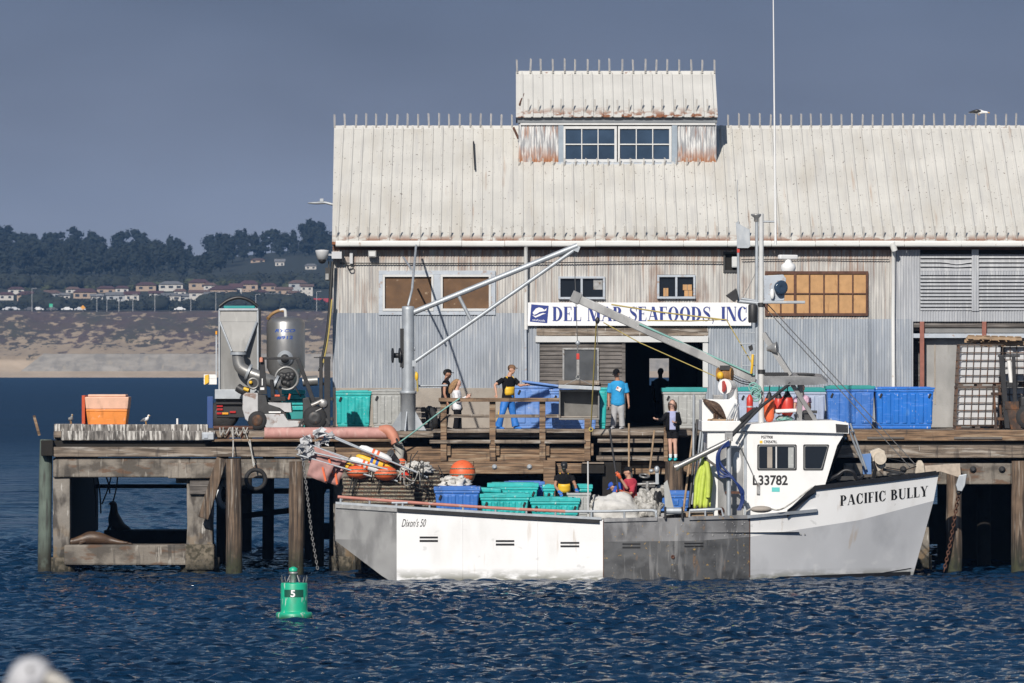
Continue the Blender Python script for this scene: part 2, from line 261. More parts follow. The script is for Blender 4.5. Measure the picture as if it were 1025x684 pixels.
class MB:
    def __init__(s): s.v = []; s.f = []; s.sm = []; s.xf = None
    def add(s, vs, fs, sm=False):
        b = len(s.v)
        if s.xf is not None: vs = [s.xf @ Vector(v) for v in vs]
        s.v += [tuple(v) for v in vs]; s.f += [tuple(i + b for i in q) for q in fs]; s.sm += [sm] * len(fs); return s
    def box(s, x0, x1, y0, y1, z0, z1):
        v = [(x, y, z) for z in (z0, z1) for y in (y0, y1) for x in (x0, x1)]
        return s.add(v, [(0, 2, 3, 1), (4, 5, 7, 6), (0, 1, 5, 4), (2, 6, 7, 3), (0, 4, 6, 2), (1, 3, 7, 5)])
    def cbox(s, c, d, R=None):
        c = Vector(c); v = []
        for z in (-.5, .5):
            for y in (-.5, .5):
                for x in (-.5, .5):
                    q = Vector((x * d[0], y * d[1], z * d[2])); v.append(c + (R @ q if R is not None else q))
        return s.add(v, [(0, 2, 3, 1), (4, 5, 7, 6), (0, 1, 5, 4), (2, 6, 7, 3), (0, 4, 6, 2), (1, 3, 7, 5)])
    def pbox(s, a0, b0, a1, b1, y0, y1):
        """box from photo pixels (a0,b0)-(a1,b1) placed at depth y0, running back to y1"""
        return s.box(X(a0, y0), X(a1, y0), y0, y1, Z(b1, y0), Z(b0, y0))
    def taper(s, x0, x1, y0, y1, z0, z1, k):
        """box whose bottom is inset by k on every side"""
        v = [(x0 + k, y0 + k, z0), (x1 - k, y0 + k, z0), (x0 + k, y1 - k, z0), (x1 - k, y1 - k, z0), (x0, y0, z1), (x1, y0, z1), (x0, y1, z1), (x1, y1, z1)]
        return s.add(v, [(0, 2, 3, 1), (4, 5, 7, 6), (0, 1, 5, 4), (2, 6, 7, 3), (0, 4, 6, 2), (1, 3, 7, 5)])
    def beam(s, p, q, w, d=None, up=(0, 0, 1)):
        """square bar from p to q"""
        p = Vector(p); q = Vector(q); d = w if d is None else d; t = (q - p); L = t.length; t.normalize()
        u = Vector(up)
        if abs(t.dot(u)) > .98: u = Vector((0, 1, 0))
        a = t.cross(u).normalized(); b = a.cross(t)
        R = Matrix((a, t, b)).transposed()
        return s.cbox((p + q) / 2, (w, L, d), R)
    def tube(s, pts, r, seg=8, smooth=True, curve=0, flat=(1, 1), cap=True):
        rs = list(r) if hasattr(r, '__len__') else [r] * len(pts)
        if curve:
            q = catmull([(*p, rr) for p, rr in zip(pts, rs)], curve); pts = [c[:3] for c in q]; rs = [max(c[3], 1e-4) for c in q]
        pts = [Vector(p) for p in pts]; n = len(pts); vs = []; fs = []; prev = None
        for i, p in enumerate(pts):
            t = (pts[min(i + 1, n - 1)] - pts[max(i - 1, 0)]).normalized()
            if prev is None:
                u = Vector((0, 0, 1)) if abs(t.z) < .9 else Vector((1, 0, 0))
                a = t.cross(u).normalized()
            else:
                a = (prev - t * prev.dot(t)).normalized()
            prev = a; b = t.cross(a)
            for k in range(seg):
                an = 2 * math.pi * k / seg
                vs.append(p + a * math.cos(an) * rs[i] * flat[0] + b * math.sin(an) * rs[i] * flat[1])
        for i in range(n - 1):
            for k in range(seg):
                k2 = (k + 1) % seg; fs.append((i * seg + k, i * seg + k2, (i + 1) * seg + k2, (i + 1) * seg + k))
        s.add(vs, fs, smooth)
        if cap:
            s.add([vs[k] for k in range(seg)], [tuple(range(seg))[::-1]]); s.add([vs[(n - 1) * seg + k] for k in range(seg)], [tuple(range(seg))])
        return s
    def lathe(s, prof, c, axis=(0, 0, 1), seg=24, smooth=True):
        """prof = [(radius, height)...] round axis through c"""
        c = Vector(c); q = Vector((0, 0, 1)).rotation_difference(Vector(axis)); vs = []; fs = []
        for r, h in prof:
            for k in range(seg):
                an = 2 * math.pi * k / seg; vs.append(c + q @ Vector((r * math.cos(an), r * math.sin(an), h)))
        for i in range(len(prof) - 1):
            for k in range(seg):
                k2 = (k + 1) % seg; fs.append((i * seg + k, i * seg + k2, (i + 1) * seg + k2, (i + 1) * seg + k))
        s.add(vs, fs, smooth)
        if prof[0][0] > 1e-4: s.add(vs[:seg], [tuple(range(seg))[::-1]])
        if prof[-1][0] > 1e-4: s.add(vs[-seg:], [tuple(range(seg))])
        return s
    def ell(s, c, r, R=None, nu=16, nv=10):
        c = Vector(c); vs = []; fs = []
        for j in range(nv + 1):
            th = math.pi * j / nv
            for k in range(nu):
                an = 2 * math.pi * k / nu
                q = Vector((r[0] * math.sin(th) * math.cos(an), r[1] * math.sin(th) * math.sin(an), -r[2] * math.cos(th)))
                vs.append(c + (R @ q if R is not None else q))
        for j in range(nv):
            for k in range(nu):
                k2 = (k + 1) % nu; fs.append((j * nu + k, j * nu + k2, (j + 1) * nu + k2, (j + 1) * nu + k))
        return s.add(vs, fs, True)
    def torus(s, c, R, r, axis=(0, 1, 0), n=24, m=8):
        c = Vector(c); q = Vector((0, 0, 1)).rotation_difference(Vector(axis)); vs = []; fs = []
        for i in range(n):
            a = 2 * math.pi * i / n
            for j in range(m):
                b = 2 * math.pi * j / m; vs.append(c + q @ Vector(((R + r * math.cos(b)) * math.cos(a), (R + r * math.cos(b)) * math.sin(a), r * math.sin(b))))
        for i in range(n):
            for j in range(m): fs.append((i * m + j, ((i + 1) % n) * m + j, ((i + 1) % n) * m + (j + 1) % m, i * m + (j + 1) % m))
        return s.add(vs, fs, True)
    def prism(s, poly, y0, y1):
        """polygon [(x,z)...] in the facade plane, extruded from y0 to y1"""
        n = len(poly); v = [(x, y0, z) for x, z in poly] + [(x, y1, z) for x, z in poly]
        f = [tuple(range(n)), tuple(range(n, 2 * n))[::-1]] + [(i, i + n, (i + 1) % n + n, (i + 1) % n) for i in range(n)]
        return s.add(v, f)
    def pprism(s, poly, y0, y1): return s.prism([(X(a, y0), Z(b, y0)) for a, b in poly], y0, y1)
    def loft(s, rings, closed=True, smooth=False, caps=True):
        n = len(rings[0]); vs = [v for r in rings for v in r]; fs = []
        for i in range(len(rings) - 1):
            for k in range(n if closed else n - 1):
                k2 = (k + 1) % n; fs.append((i * n + k, i * n + k2, (i + 1) * n + k2, (i + 1) * n + k))
        s.add(vs, fs, smooth)
        if caps and closed: s.add(rings[0], [tuple(range(n))[::-1]]); s.add(rings[-1], [tuple(range(n))])
        return s
    def chain(s, pts, link=.09, r=.012):
        pts = [Vector(p) for p in pts]; out = [pts[0]]; acc = 0
        segs = [(pts[i], pts[i + 1]) for i in range(len(pts) - 1)]
        k = 0
        for a, b in segs:
            L = (b - a).length; n = max(1, int(L / (link * .72))); t = (b - a).normalized()
            for i in range(n):
                c = a + (b - a) * ((i + .5) / n); side = t.cross(Vector((0, 1, 0))).normalized() if k % 2 == 0 else Vector((0, 1, 0)); k += 1
                ring = [c + t * math.cos(w) * link * .5 + side * math.sin(w) * link * .3 for w in [2 * math.pi * j / 8 for j in range(8)]]
                s.tube(ring + [ring[0]], r, 5, True, cap=False)
        return s
    def build(s, name, mat, parent=None, smooth=None, bevel=0.0, fix=True, remesh=0, sub=0):
        me = bpy.data.meshes.new(name)
        off = Vector((0, 0, 0)); q = parent
        while q is not None: off += ORG.get(q.name, Vector((0, 0, 0))); q = q.parent
        me.from_pydata([Vector(v) - off for v in s.v], [], s.f); me.update()
        if smooth is True: me.polygons.foreach_set('use_smooth', [True] * len(me.polygons))
        elif smooth is None: me.polygons.foreach_set('use_smooth', s.sm)
        if fix:
            bm = bmesh.new(); bm.from_mesh(me); bmesh.ops.recalc_face_normals(bm, faces=bm.faces); bm.to_mesh(me); bm.free()
        me.materials.append(mt[mat] if isinstance(mat, str) else mat)
        o = bpy.data.objects.new(name, me); COL.objects.link(o)
        if remesh:
            r = o.modifiers.new('r', 'REMESH'); r.mode = 'VOXEL'; r.voxel_size = remesh; r.use_smooth_shade = True
            sm = o.modifiers.new('s', 'SMOOTH'); sm.iterations = 3; sm.factor = .5
            dg = bpy.context.evaluated_depsgraph_get(); me2 = bpy.data.meshes.new_from_object(o.evaluated_get(dg))
            o.modifiers.clear(); o.data = me2; bpy.data.meshes.remove(me)
        if bevel:
            b = o.modifiers.new('bevel', 'BEVEL'); b.width = bevel; b.segments = 2; b.limit_method = 'ANGLE'; b.angle_limit = math.radians(40)
        if parent is not None: o.parent = parent
        ORG[o.name] = Vector((0, 0, 0)); return o
def struct(o): o['kind'] = 'structure'; return o

# ------------------------------------------------------------------ lettering
def arc(cx, cy, rx, ry, a0, a1, n=14): return [(cx + rx * math.cos(math.radians(a0 + (a1 - a0) * i / n)), cy + ry * math.sin(math.radians(a0 + (a1 - a0) * i / n))) for i in range(n + 1)]
def strip(A, B): return [[A[i], A[i + 1], B[i + 1], B[i]] for i in range(len(A) - 1)]
T_, h_, s_ = .225, .055, .06
def rect(a, b, c, d): return [(a, b), (c, b), (c, d), (a, d)]
def stem(x, w=T_, top=1, bot=1):
    o = [rect(x, 0, x + w, 1)]
    if bot: o.append(rect(x - s_, 0, x + w + s_, .045))
    if top: o.append(rect(x - s_, .955, x + w + s_, 1))
    return o
def diag(x0, y0, x1, y1, w): return [[(x0, y0), (x0 + w, y0), (x1 + w, y1), (x1, y1)]]
def ring(cx, rx, a0=0, a1=360, th=T_, cy=.5, ry=.515):
    return strip(arc(cx, cy, rx, ry, a0, a1, 28), arc(cx, cy, rx - th, ry - h_, a0, a1, 28))
def bowl(x, y0, y1, rx): # right-hand bowl
    c = (y0 + y1) / 2; r = (y1 - y0) / 2
    return strip(arc(x, c, rx, r, 90, -90, 16), arc(x, c, rx - T_, r - h_, 90, -90, 16))
def glyph(ch):
    if ch == 'I': return stem(s_), T_ + 2 * s_
    if ch == 'D': return stem(s_) + bowl(s_ + T_ - .03, 0, 1, .50) , .80
    if ch == 'E': return stem(s_) + [rect(s_ + T_, 0, .60, h_), rect(s_ + T_, 1 - h_, .58, 1), rect(s_ + T_, .48, .46, .48 + h_), [(.55, 0), (.62, 0), (.64, .26), (.61, .26)], [(.53, 1), (.60, 1), (.60, .76), (.57, .76)], rect(.43, .40, .46, .62)], .68
    if ch == 'F': return stem(s_) + [rect(s_ + T_, 1 - h_, .56, 1), rect(s_ + T_, .48, .45, .48 + h_), [(.51, 1), (.58, 1), (.58, .74), (.55, .74)], rect(.42, .39, .45, .63)], .62
    if ch == 'L': return stem(s_) + [rect(s_ + T_, 0, .58, h_), [(.53, 0), (.60, 0), (.62, .30), (.59, .30)]], .64
    if ch == 'P': return stem(s_) + [rect(s_ + T_, 1 - h_, .30, 1), rect(s_ + T_, .44, .30, .44 + h_)] + bowl(.28, .44, 1, .36), .68
    if ch == 'R': return stem(s_) + bowl(.28, .46, 1, .36) + diag(.50, 0, .30, .48, T_) + [rect(.50, 0, .78, .045)], .78
    if ch == 'B': return stem(s_) + bowl(.28, .50, 1, .34) + bowl(.28, 0, .54, .40), .74
    if ch == 'M': return stem(s_, .06) + stem(.72, T_) + diag(.42, 0, s_, 1, T_) + diag(.44, 0, .74, 1, .06), 1.0
    if ch == 'N': return stem(s_, .06) + stem(.66, .06) + diag(.55, 0, s_, 1, T_), .80
    if ch == 'A': return diag(.07, 0, .36, 1, .06) + diag(.58, 0, .30, 1, T_) + [rect(.19, .30, .58, .30 + h_), rect(0, 0, .20, .045), rect(.50, 0, .84, .045)], .84
    if ch == 'C': return ring(.40, .38, 42, 318) + [[(.64, .58), (.70, .58), (.70, 1), (.66, 1)], [(.64, .26), (.71, .30), (.69, .16), (.60, .10)]], .76
    if ch == 'O': return ring(.41, .40), .84
    if ch == 'U': return [rect(s_, .30, s_ + T_, 1), rect(0, .955, s_ * 2 + T_, 1), rect(.63, .30, .69, 1), rect(.57, .955, .75, 1)] + strip(arc(.375, .32, .315, .335, 180, 360, 18), arc(.44, .32, .19, .27, 180, 360, 18)), .78
    if ch == 'Y': return diag(.30, .42, .04, 1, T_) + diag(.40, .42, .66, 1, .06) + [rect(.28, 0, .28 + T_, .5), rect(.20, 0, .55, .045), rect(0, .955, .30, 1), rect(.58, .955, .80, 1)], .80
    if ch == 'S':
        c = catmull([(.56, .80), (.46, .95), (.30, .97), (.15, .88), (.13, .72), (.28, .57), (.44, .45), (.53, .30), (.47, .11), (.31, .03), (.15, .06), (.06, .22)], 4)
        n = len(c); A = []; B = []
        for i, p in enumerate(c):
            q = c[min(i + 1, n - 1)] - c[max(i - 1, 0)]; q = q / np.linalg.norm(q); w = .03 + .075 * math.exp(-((i / n - .5) / .17) ** 2); nn = np.array([-q[1], q[0]])
            A.append(tuple(p + nn * w)); B.append(tuple(p - nn * w))
        return strip(A, B) + [rect(.54, .68, .58, 1), rect(.03, 0, .07, .32)], .64
    if ch == '.': return [arc(.12, .09, .09, .09, 0, 360, 12)[:-1]], .26
    if ch == ',': return [arc(.12, .09, .09, .09, 0, 360, 12)[:-1], [(.14, .06), (.21, .08), (.10, -.20), (.06, -.18)]], .28
    return [], .36
def serif(mb, text, x0, x1, z0, z1, fn, gap=.07):
    """lay serif capitals between x0..x1, z0..z1; fn(x, z, k) gives the 3-D point, k lifts overlapping strokes apart"""
    gl = [glyph(c) for c in text]; tot = sum(w for _, w in gl) + gap * (len(gl) - 1); sx = (x1 - x0) / tot; cur = 0
    for pol, w in gl:
        for k, pg in enumerate(pol):
            pts = [fn(x0 + (cur + a) * sx, z0 + b * (z1 - z0), k) for a, b in pg]
            mb.add(pts, [tuple(range(len(pts)))])
        cur += w + gap
    return mb
def plain(mb, text, x0, x1, z0, z1, fn, shear=0.0, bold=0.0):
    """built-in sans lettering stretched into a box"""
    c = bpy.data.curves.new('t', 'FONT'); c.body = text; c.shear = shear; c.offset = bold; c.resolution_u = 4
    o = bpy.data.objects.new('t', c); COL.objects.link(o); dg = bpy.context.evaluated_depsgraph_get()
    me = bpy.data.meshes.new_from_object(o.evaluated_get(dg)); bpy.data.objects.remove(o); bpy.data.curves.remove(c)
    vs = [v.co.copy() for v in me.vertices]; fs = [tuple(p.vertices) for p in me.polygons]; bpy.data.meshes.remove(me)
    ax, bx = min(v.x for v in vs), max(v.x for v in vs); az, bz = min(v.y for v in vs), max(v.y for v in vs)
    mb.add([fn(x0 + (v.x - ax) / (bx - ax) * (x1 - x0), z0 + (v.y - az) / (bz - az) * (z1 - z0), 0) for v in vs], fs); return mb
rnd = random.Random(7)
# ------------------------------------------------------------------ setting: water, shore, hills
def grid_obj(name, xs, ys, zf, mat, smooth=True):
    xs = np.asarray(xs, float); ys = np.asarray(ys, float); GX, GY = np.meshgrid(xs, ys); ox, oy, GZ = zf(GX, GY)
    n, m = len(ys), len(xs); co = np.stack([GX + ox, GY + oy, GZ], -1).reshape(-1, 3)
    i = np.arange((n - 1) * (m - 1)); r = i // (m - 1); c = i % (m - 1); a = r * m + c
    q = np.stack([a, a + 1, a + m + 1, a + m], -1)
    me = bpy.data.meshes.new(name); me.vertices.add(n * m); me.vertices.foreach_set('co', co.ravel())
    me.loops.add(q.size); me.loops.foreach_set('vertex_index', q.ravel().astype(np.int32))
    me.polygons.add(len(q)); me.polygons.foreach_set('loop_start', np.arange(0, q.size, 4, dtype=np.int32))
    me.polygons.foreach_set('use_smooth', np.ones(len(q), bool)); me.update(calc_edges=True); me.validate()
    me.materials.append(mat); o = bpy.data.objects.new(name, me); COL.objects.link(o); return o

wr = np.random.RandomState(5); WAVES = []
for k in range(170):
    lam = 0.155 * (6.5 ** wr.rand()); th = wr.normal(-1.68, .46)      # wind chop running towards the camera and to the right
    amp = .0082 * lam ** .92 * (.5 + wr.rand()); WAVES.append((2 * math.pi / lam * math.cos(th), 2 * math.pi / lam * math.sin(th), amp, wr.rand() * 6.283, lam, th))
def water_z(GX, GY):
    z = np.zeros_like(GX); ox = np.zeros_like(GX); oy = np.zeros_like(GX)
    d = np.clip((GY - 60) / 30, 0, 1) * np.clip((420 - GY) / 200, 0, 1) * np.clip((60 - abs(GX)) / 25, 0, 1)
    gust = .75 + .5 * (np.sin(GX * .21 + GY * .05 + 1) * np.sin(GY * .11 - GX * .06) * .5 + .5)
    for kx, ky, a, p, lam, th in WAVES:
        if lam < .45: w = d * np.clip((215 - GY) / 45, 0, 1) * np.clip((18 - abs(GX)) / 1.5, 0, 1)
        else: w = d
        ph = kx * GX + ky * GY + p; z += w * gust * a * np.sin(ph); c = w * a * np.cos(ph) * .8
        ox -= c * math.cos(th); oy -= c * math.sin(th)
    return ox, oy, z
xs = np.concatenate([-np.geomspace(900, 16.5, 50)[:-1], np.arange(-16.5, 16.51, .047), np.geomspace(16.5, 900, 50)[1:]])
ys = np.concatenate([np.linspace(4, 88, 16), np.arange(94, 178, .105), np.geomspace(178.3, 420, 420), np.geomspace(424, 2012, 90)])
wm = M('harbour_water', (.004, .023, .058), .06, 0, .15, .05)
b = wm.node_tree.nodes['Principled BSDF']; b.inputs['IOR'].default_value = 1.33
def water_bump(m):
    t = m.node_tree; L = t.links.new; b = t.nodes['Principled BSDF']; g = t.nodes.new('ShaderNodeNewGeometry'); prev = None
    for sc, st, det in (((4.2, 3.4, 1), .55, 5.0), ((.22, .40, 1), .40, 4.0)):
        mp = t.nodes.new('ShaderNodeMapping'); mp.inputs['Scale'].default_value = sc; L(g.outputs['Position'], mp.inputs[0])
        n = t.nodes.new('ShaderNodeTexNoise'); n.inputs['Scale'].default_value = 1.0; n.inputs['Detail'].default_value = det; n.inputs['Roughness'].default_value = .6; L(mp.outputs[0], n.inputs['Vector'])
        bn = t.nodes.new('ShaderNodeBump'); bn.inputs['Strength'].default_value = 1.0; bn.inputs['Distance'].default_value = st * (.20 if sc[0] > 1 else 2.6); L(n.outputs[0], bn.inputs['Height'])
        if prev is not None: L(prev, bn.inputs['Normal'])
        prev = bn.outputs[0]
    L(prev, b.inputs['Normal'])
water_bump(wm)
def ruffle(m):                                                # open bay beyond the harbour is wind-ruffled, calm water close in
    t = m.node_tree; L = t.links.new; b = t.nodes['Principled BSDF']; g = t.nodes.new('ShaderNodeNewGeometry'); sp = t.nodes.new('ShaderNodeSeparateXYZ'); L(g.outputs['Position'], sp.inputs[0])
    r = t.nodes.new('ShaderNodeMapRange'); r.inputs[1].default_value = 215; r.inputs[2].default_value = 430; r.inputs[3].default_value = .07; r.inputs[4].default_value = .50; L(sp.outputs[1], r.inputs[0]); L(r.outputs[0], b.inputs['Roughness'])
ruffle(wm)
struct(grid_obj('water', xs, ys, water_z, wm))

PROF = np.array([(1980, -2.5), (2000, 0), (2032, 2.2), (2048, 7.4), (2120, 14.2), (2160, 19.5), (2200, 24.3), (2238, 24.6), (2262, 28.3), (2320, 32.8), (2380, 36.8), (2800, 58), (2980, 62), (3300, 58), (3500, 40)])
def fbm(GX, GY, sx, sy, seed, oct=4):
    r = np.random.RandomState(seed); z = np.zeros_like(GX); a = 1.0
    for o in range(oct):
        for k in range(5):
            th = r.rand() * 6.283; f = 2.0 ** o * (.7 + .6 * r.rand()); z += a * .3 * np.sin(GX / sx * f * math.cos(th) * 6.28 + GY / sy * f * math.sin(th) * 6.28 + r.rand() * 6.28)
        a *= .55
    return z
def ground_z(GX, GY):
    z = np.interp(GY, PROF[:, 0], PROF[:, 1])
    w = np.clip((GY - 2045) / 40, 0, 1) * np.clip((2205 - GY) / 30, 0, 1)
    z = z + w * 1.5 * fbm(GX, GY, 55, 90, 3) + np.clip((GY - 2500) / 200, 0, 1) * (4 * np.sin(GX / 70 + .5) + np.clip((GX + 150) / 60, 0, 1) * 5.5)
    return GX * 0, GX * 0, z
def gz(x, y): return float(ground_z(np.array([[x]]), np.array([[y]]))[2][0, 0])
gm = bpy.data.materials.new('dune_ground'); gm.use_nodes = True
def ground_mat(m):
    t = m.node_tree; L = t.links.new; b = t.nodes['Principled BSDF']; b.inputs['Roughness'].default_value = .95
    g = t.nodes.new('ShaderNodeNewGeometry'); sp = t.nodes.new('ShaderNodeSeparateXYZ'); L(g.outputs['Position'], sp.inputs[0])
    def noi(sc, det=6):
        mp = t.nodes.new('ShaderNodeMapping'); mp.inputs['Scale'].default_value = sc; L(g.outputs['Position'], mp.inputs[0])
        n = t.nodes.new('ShaderNodeTexNoise'); n.inputs['Scale'].default_value = 1; n.inputs['Detail'].default_value = det; n.inputs['Roughness'].default_value = .62; L(mp.outputs[0], n.inputs['Vector']); return n.outputs[0]
    def rng(s, a, bb, c=0, d=1):
        n = t.nodes.new('ShaderNodeMapRange'); n.inputs[1].default_value = a; n.inputs[2].default_value = bb; n.inputs[3].default_value = c; n.inputs[4].default_value = d; L(s, n.inputs[0]); return n.outputs[0]
    def mix(f, a, c):
        mx = t.nodes.new('ShaderNodeMix'); mx.data_type = 'RGBA'; L(f, mx.inputs[0])
        for i, v in ((6, a), (7, c)):
            if isinstance(v, tuple): mx.inputs[i].default_value = (*v, 1)
            else: L(v, mx.inputs[i])
        return mx.outputs[2]
    def add(a, bb):
        n = t.nodes.new('ShaderNodeMath'); L(a, n.inputs[0]); L(bb, n.inputs[1]); return n.outputs[0]
    sand = mix(rng(noi((.2, .03, .2)), .35, .65), (.33, .25, .17), (.42, .325, .225))
    plants = mix(rng(noi((.05, .012, .05)), .42, .6), (.105, .072, .066), (.070, .066, .046))
    plants = mix(rng(noi((.6, .1, .6)), .5, .7), plants, (.070, .050, .046))
    lowsand = rng(sp.outputs[2], 7.5, 17.5, .17, -.02)
    cover = rng(add(noi((.24, .065, .4)), lowsand), .60, .535)     # 1 where ice-plant covers the sand
    dune = mix(cover, sand, plants)
    beach = rng(sp.outputs[2], 5.6, 6.4)
    c = mix(beach, mix(rng(noi((.1, .03, .2)), .35, .65), (.45, .35, .245), (.56, .44, .32)), dune)
    hill = rng(sp.outputs[1], 2200, 2245); c = mix(hill, c, (.028, .032, .022))
    L(c, b.inputs['Base Color'])
ground_mat(gm)
gx = np.concatenate([np.linspace(-880, -260, 30), np.arange(-255, 130, 2.2), np.linspace(135, 880, 34)])
gy = np.concatenate([np.array([1980, 1990, 2000, 2010, 2020, 2032, 2040, 2048]), np.arange(2052, 2240, 4), np.linspace(2240, 3500, 60)])
struct(grid_obj('hillside_ground', gx, gy, ground_z, gm))
# stone revetment along the top of the beach
rv = MB(); xsr = np.arange(X(22, 2040), 130, 2.5); rows = []
for x in xsr:
    j = pnoise(Vector((x * .3, 0, 0))); rows.append([(x, 2029, 1.7), (x + 6.5 + j, 2046 + j, 8.1 + .25 * j), (x + 6.5 + j, 2052, 8.2 + .25 * j), (x + 6.5 + j, 2056, 5)])
rv.loft(rows, closed=False, caps=False)
struct(rv.build('revetment_slope', M('revetment_concrete', (.33, .30, .26), .9, 0, .22, .2, [((.22, .205, .185), (.35, .10, .25), .5, .64, .7), ((.40, .345, .27), (.6, .1, .1), .6, .7, .6)])))
# road along the top of the dunes with a concrete apron below it
rd = MB(); rd.box(-880, 880, 2204, 2232, 24.45, 24.66); struct(rd.build('road', M('asphalt', (.05, .05, .052), .9)))
ap = MB(); ap.add([P(69, 315.5, 2199), P(99, 315.5, 2199), P(92, 320, 2180), P(83, 324, 2165), P(80, 324, 2165)], [(0, 1, 2, 3, 4)])
sol = ap.build('concrete_ramp', M('apron_concrete', (.52, .52, .52), .9)); struct(sol)
md = sol.modifiers.new('t', 'SOLIDIFY'); md.thickness = 1.6

# far houses
hm_w = [M('house_wall_tan', (.36, .27, .20), .8), M('house_wall_white', (.50, .475, .44), .8), M('house_wall_grey', (.36, .37, .38), .8)]
hm_r = [M('house_roof_maroon', (.085, .045, .046), .8, 0, .15, .6), M('house_roof_grey', (.16, .16, .165), .8, 0, .15, .6), M('house_roof_red', (.40, .05, .055), .8), M('house_roof_brown', (.135, .085, .07), .8, 0, .15, .6)]
hg = M('house_window_glass', (.03, .035, .045), .2)
HOUSE_GAP = []
def house(px, py, wpx, hpx, Y, wall, roof, hip, desc):
    
    if py < 270:
        for yy in range(2400, 2900, 10):
            if gz(X(px, yy), yy) >= Z(py + hpx, yy): Y = yy; break
        HOUSE_GAP.append((X(px, Y), wpx * Y / F * .7, Y))
    x, z = X(px, Y), Z(py + hpx, Y); w = wpx * Y / F; hh = hpx * Y / F; z = min(z, gz(x, Y) + 2)
    t = thing('hillside_house', desc, 'house', (x, Y, z), 'far houses on the hillside')
    hh *= .86; wz = z + hh * .62; d = w * .75
    wb = MB(); wb.box(x - w / 2, x + w / 2, Y, Y + d, z - 6, wz)
    wb.build('wall', hm_w[wall], t)
    e = .5; ins = w * .28 if hip else 0.0
    r = MB(); r.add([(x - w / 2 - e, Y - e, wz), (x + w / 2 + e, Y - e, wz), (x + w / 2 + e, Y + d + e, wz), (x - w / 2 - e, Y + d + e, wz), (x - w / 2 - e + ins, Y + d / 2, z + hh), (x + w / 2 + e - ins, Y + d / 2, z + hh)],
                    [(0, 1, 5, 4), (2, 3, 4, 5), (1, 2, 5), (3, 0, 4), (0, 3, 2, 1)])
    r.build('roof', hm_r[roof], t)
    n = 2 if w < 8 else 3
    for i in range(n):
        xc = x - w / 2 + w * (i + .5) / n; q = MB(); q.box(xc - w * .09, xc + w * .09, Y - .12, Y + .1, z + hh * .18, z + hh * .44); q.build('window', hg, t)
ROWTXT = {0: 'lower row of far houses', 1: 'upper row of far houses', 2: 'dark wooded slope'}
HS = [  # px, top py, w, h, Y, wall, roof, hip, row
    (6, 291, 15, 9, 2275, 1, 0, 1, 0), (27, 290, 20, 11, 2270, 0, 0, 1, 0), (50, 289, 22, 10, 2285, 2, 3, 1, 0), (85, 287, 23, 12, 2285, 0, 0, 1, 0), (106, 285, 18, 9, 2320, 0, 0, 1, 1), (116, 291, 19, 10, 2268, 2, 1, 0, 0),
    (132, 290, 14, 11, 2262, 1, 0, 0, 0), (146, 281, 20, 10, 2330, 0, 0, 1, 1), (171, 280, 24, 10, 2330, 1, 1, 1, 1), (168, 292, 26, 9, 2262, 1, 1, 1, 0), (187, 293, 14, 8, 2275, 2, 1, 0, 0), (199, 278, 20, 11, 2325, 0, 0, 1, 1), (199, 289, 19, 9, 2268, 1, 3, 0, 0),
    (223, 284, 28, 13, 2290, 0, 0, 1, 0), (249, 279, 18, 12, 2325, 0, 0, 1, 1), (236, 282, 12, 13, 2300, 1, 0, 0, 1), (269, 282, 15, 9, 2330, 0, 0, 1, 1), (284, 286, 16, 9, 2290, 0, 3, 0, 0), (298, 279, 18, 10, 2330, 2, 3, 1, 1), (307, 283, 12, 8, 2300, 1, 3, 0, 0),
    (324, 297, 20, 12, 2262, 1, 2, 0, 0), (238, 300, 20, 8, 2258, 2, 1, 1, 0), (280, 258, 9, 9, 2520, 1, 1, 0, 2), (258, 258, 14, 5, 2540, 0, 3, 1, 2), (311, 263, 11, 7, 2500, 1, 1, 1, 2), (64, 292, 12, 8, 2262, 1, 1, 1, 0), (16, 286, 16, 8, 2310, 1, 0, 1, 1), (38, 294, 13, 8, 2264, 1, 0, 0, 0), (73, 286, 14, 8, 2318, 1, 3, 1, 1), (97, 293, 12, 8, 2262, 1, 1, 0, 0), (122, 285, 13, 8, 2318, 1, 0, 1, 1), (156, 290, 13, 8, 2280, 1, 0, 0, 0), (180, 288, 12, 8, 2300, 1, 3, 1, 1), (212, 291, 14, 8, 2264, 1, 1, 0, 0), (210, 282, 12, 8, 2322, 1, 3, 1, 1), (260, 289, 15, 8, 2270, 1, 0, 1, 0), (273, 292, 12, 8, 2264, 2, 1, 0, 0), (294, 290, 14, 8, 2270, 1, 3, 1, 0)]
WN = ['tan', 'white', 'grey']; RN = ['maroon', 'grey', 'red', 'brown']
ordn = 'leftmost second third fourth fifth sixth seventh eighth ninth tenth eleventh twelfth thirteenth fourteenth fifteenth sixteenth seventeenth eighteenth nineteenth twentieth twenty-first twenty-second twenty-third twenty-fourth twenty-fifth'.split()
for row in (0, 1, 2):
    hs_ = sorted([q for q in HS if q[8] == row])
    for i, q in enumerate(hs_):
        pos = ('leftmost' if i == 0 else ordn[i] + ' from left') + ' in the ' + ROWTXT[row]
        house(*q[:8], f"{WN[q[5]]} house with {RN[q[6]]} {'hip' if q[7] else 'gable'} roof, {pos}")

